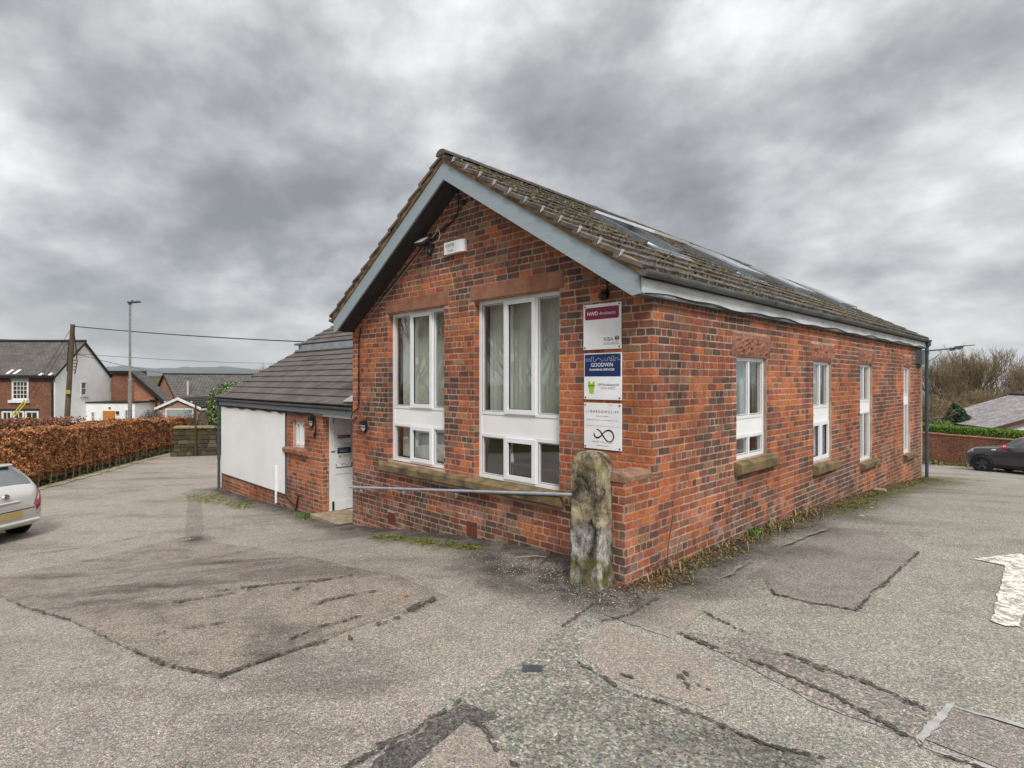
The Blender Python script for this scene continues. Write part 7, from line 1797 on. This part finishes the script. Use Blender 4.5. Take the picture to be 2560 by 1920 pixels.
# ------------------------------------------------------------------ litter, weeds and moss
def litter():
    r = random.Random(19); P = []; Nn = []
    for _ in range(9000):
        y = r.uniform(-.5, 14.6); x = .03+abs(r.gauss(0, .16+.10*max(0, fbm(y*.8, 0, 1, 3)))); P.append((x, y, gz(x, y)+.012+abs(r.gauss(0, .012)))); Nn.append((0, 0, 1.5))
    for _ in range(900):
        x, y = r.gauss(.12, .14), r.gauss(-.35, .25); P.append((x, y, gz(x, y)+.012+abs(r.gauss(0, .015)))); Nn.append((0, 0, 1.5))
    tag(leaves('leaf_litter', P, Nn, .014, [(.16, .085, .04), (.22, .13, .06), (.10, .06, .035), (.27, .18, .09), (.07, .05, .03)], None, 7), 'brown leaf litter along the foot of the side wall', 'leaves', kind='stuff')
    P = []; Nn = []
    for _ in range(3600):
        y = r.uniform(-.3, 14.4); 
        if fbm(y*.9, 3, 2, 3) < -.12 and r.random() < .8: continue
        x = .04+abs(r.gauss(0, .20)); P.append((x, y, gz(x, y)+.010+abs(r.gauss(0, .014)))); Nn.append((0, 0, .8))
    for _ in range(4200):
        a, b, rx, ry = r.choice(MOSS[:3]+MOSS[3:5]+[MOSS[7]]); q = (r.gauss(0, .42), r.gauss(0, .42)); x, y = a+q[0]*rx, b+q[1]*ry
        if fbm(x*5, y*5, 2, 3) < -.02: continue
        P.append((x, y, gz(x, y)+.008+abs(r.gauss(0, .008)))); Nn.append((0, 0, 1.0))
    tag(leaves('moss_tufts', P, Nn, .017, [(.13, .16, .02), (.17, .20, .025), (.10, .11, .02), (.08, .075, .02)], None, 8), 'yellow green moss on the tarmac by the walls', 'moss', kind='stuff')
    # white grit and chips by the post
    P = []; Nn = []
    for _ in range(1500):
        x, y = (r.gauss(.0, .35), r.gauss(-.95, .3)) if r.random() < .5 else (r.gauss(-1.2, .5), r.gauss(-.75, .25)); P.append((x, y, gz(x, y)+.012)); Nn.append((0, 0, 2))
    tag(leaves('pale_grit', P, Nn, .009, [(.45, .42, .38), (.34, .30, .26), (.24, .2, .17)], None, 3), 'pale grit scattered round the gatepost', 'grit', kind='stuff')
    def tuft(label, x, y, n, h, cols, seed, name='weed', sp=.12):
        q = random.Random(seed); t = thing(name, label, 'weed', (x, y, gz(x, y))); mb = MB()
        for _ in range(n):
            a = q.uniform(0, 6.28); l = h*q.uniform(.5, 1.1); d = Vector((math.cos(a), math.sin(a), 0)); s_ = Vector((-d.y, d.x, 0))*q.uniform(.003, .008); b0 = Vector((q.gauss(0, sp*.35), q.gauss(0, sp*.35), 0)); p1 = b0+d*l*.35+Vector((0, 0, l*.7)); p2 = b0+d*l*.85+Vector((0, 0, l*.75)); c_ = q.choice(cols)
            mb.add([b0-s_, b0+s_, p1+s_*1.4, p1-s_*1.4, p2], [(0, 1, 2, 3), (3, 2, 4)], c_)
        mb.build('leaves', M['leaf'], t)
    GR = [(.07, .17, .025), (.10, .23, .03), (.05, .12, .02)]
    p = onG(1505, 1452); tuft('leafy green weed at the foot of the gatepost', p.x, p.y, 46, .13, GR, 1)
    p = onG(1868, 1335); tuft('bright green tuft at the wall under the first side window', p.x, p.y, 120, .12, GR, 2, sp=.5)
    p = onG(772, 1292); tuft('green tuft left of the doorstep', p.x, p.y, 80, .09, GR, 3, sp=.4)
    p = onG(1700, 1412); tuft('small weed between the wall stub and the side wall', p.x, p.y, 30, .11, [(.09, .16, .03), (.14, .17, .05)], 4, sp=.4)
    p = onG(1430, 1438); tuft('tiny yellow green weed left of the gatepost', p.x, p.y, 12, .06, [(.16, .20, .03)], 5)
    for i, (px, py) in enumerate(((1655, 1440), (1770, 1370), (1930, 1318), (2010, 1290))):
        p = onG(px, py); tuft(['dry grass clump beside the wall stub', 'dry grass clump along the near side wall', 'dry grass clump under the first sill', 'dry grass clump midway along the side wall'][i], min(p.x, .3), p.y, 60, .16, [(.30, .22, .11), (.22, .15, .08), (.14, .13, .05)], 10+i, 'dry_grass', .5)
    def stick(label, pts, r_, c_=(.20, .14, .09)):
        mb = MB(); mb.tube(pts, r_, 5, c_); tag(mb.build('dead_stem', M['twig']), label, 'stick')
    b = onG(1832, 1348); stick('bleached dead stem leaning on the side wall', [b, b+Vector((-.02, .05, .10)), b+Vector((.0, .14, .25)), b+Vector((.02, .22, .36))], .007, (.42, .32, .24))
    b = onG(1672, 1430); stick('dark dead stem against the side wall near the stub', [b, b+Vector((-.03, .02, .2)), b+Vector((-.02, .06, .42)), b+Vector((.0, .09, .62))], .007, (.10, .07, .06))
    stick('second dark stem against the side wall', [b+Vector((.05, .1, 0)), b+Vector((.02, .16, .22)), b+Vector((.01, .26, .36))], .005, (.12, .08, .06))
    for i, (A, B, C_) in enumerate((((1345, 1358), (1375, 1372), (1432, 1388)), ((1350, 1355), (1362, 1375), (1378, 1381)), ((1378, 1381), (1370, 1398), (1350, 1413)), ((1288, 1398), (1340, 1397), (1372, 1397)), ((1270, 1342), (1278, 1350), (1284, 1357)))):
        q = [onG(*A), onG(*B), onG(*C_)]; stick(['long dry twig lying against the front wall', 'short crossing twig by the front wall', 'dark forked twig left of the gatepost', 'thin pale twig flat on the tarmac', 'tiny twig under the front sill'][i], [q[0]+Vector((0, 0, .02)), q[1]+Vector((0, 0, .035)), q[2]+Vector((0, 0, .015))], .007, [(.33, .22, .13), (.28, .19, .12), (.16, .09, .05), (.35, .26, .18), (.25, .17, .1)][i])
    for i, (px, py, c_) in enumerate(((1015, 1492, (.42, .12, .03)), (877, 1600, (.10, .07, .03)), (476, 1350, (.50, .27, .10)), (638, 1410, (.30, .13, .06)), (270, 1262, (.5, .3, .15)))):
        p = onG(px, py); mb = MB(); n = 6; P = []; l = .032
        for k in range(n): a = 6.283*k/n; P.append((p.x+math.cos(a)*l*(1 if k % 3 else 1.35), p.y+math.sin(a)*l*.7, p.z+.02+.014*math.cos(2*a)))
        P.append((p.x, p.y, p.z+.024)); mb.add(P, [(k, (k+1) % n, n) for k in range(n)], c_); tag(mb.build('fallen_leaf', M['leaf']), ['orange fallen leaf on the pale tarmac before the hall', 'dark curled leaf in the open yard', 'tan leaf beside the wet patch near the extension', 'brown leaf in the middle of the yard', 'pale leaf on the drive near the hedge'][i], 'leaf')
    for i, (px, py, s) in enumerate(((2200, 1228, .12), (1965, 1290, .05), (2155, 1290, .03), (2180, 1270, .025))):
        p = onG(px, py); mb = MB(); mb.bbox(-s, s, -s*.6, s*.6, -.02, s*.5, s*.2, lambda x, y, z: (p.x+x, p.y+y, p.z+z), (.33, .25, .14) if i == 0 else (.5, .47, .42)); tag(mb.build('loose_stone', M['stone_c']), ['flat tan stone at the wall foot near the far end', 'small pale stone at the foot of the side wall', 'white chip on the road beyond the wall', 'tiny white chip on the road near the far end'][i], 'stone')
litter()
# ------------------------------------------------------------------ air
if HAZE:
    mb = MB(); mb.box(-9500, 9500, -9500, 9500, -100, 175); o = mb.build('haze', None); o['kind'] = 'stuff'
    hm = bpy.data.materials.new('thin haze'); hm.use_nodes = True; nt = hm.node_tree; nt.nodes.remove(nt.nodes['Principled BSDF'])
    pv = nt.nodes.new('ShaderNodeVolumePrincipled'); pv.inputs['Color'].default_value = (.80, .87, .95, 1); pv.inputs['Density'].default_value = .00013; pv.inputs['Anisotropy'].default_value = .1
    nt.links.new(pv.outputs[0], nt.nodes['Material Output'].inputs['Volume']); o.data.materials.append(hm)
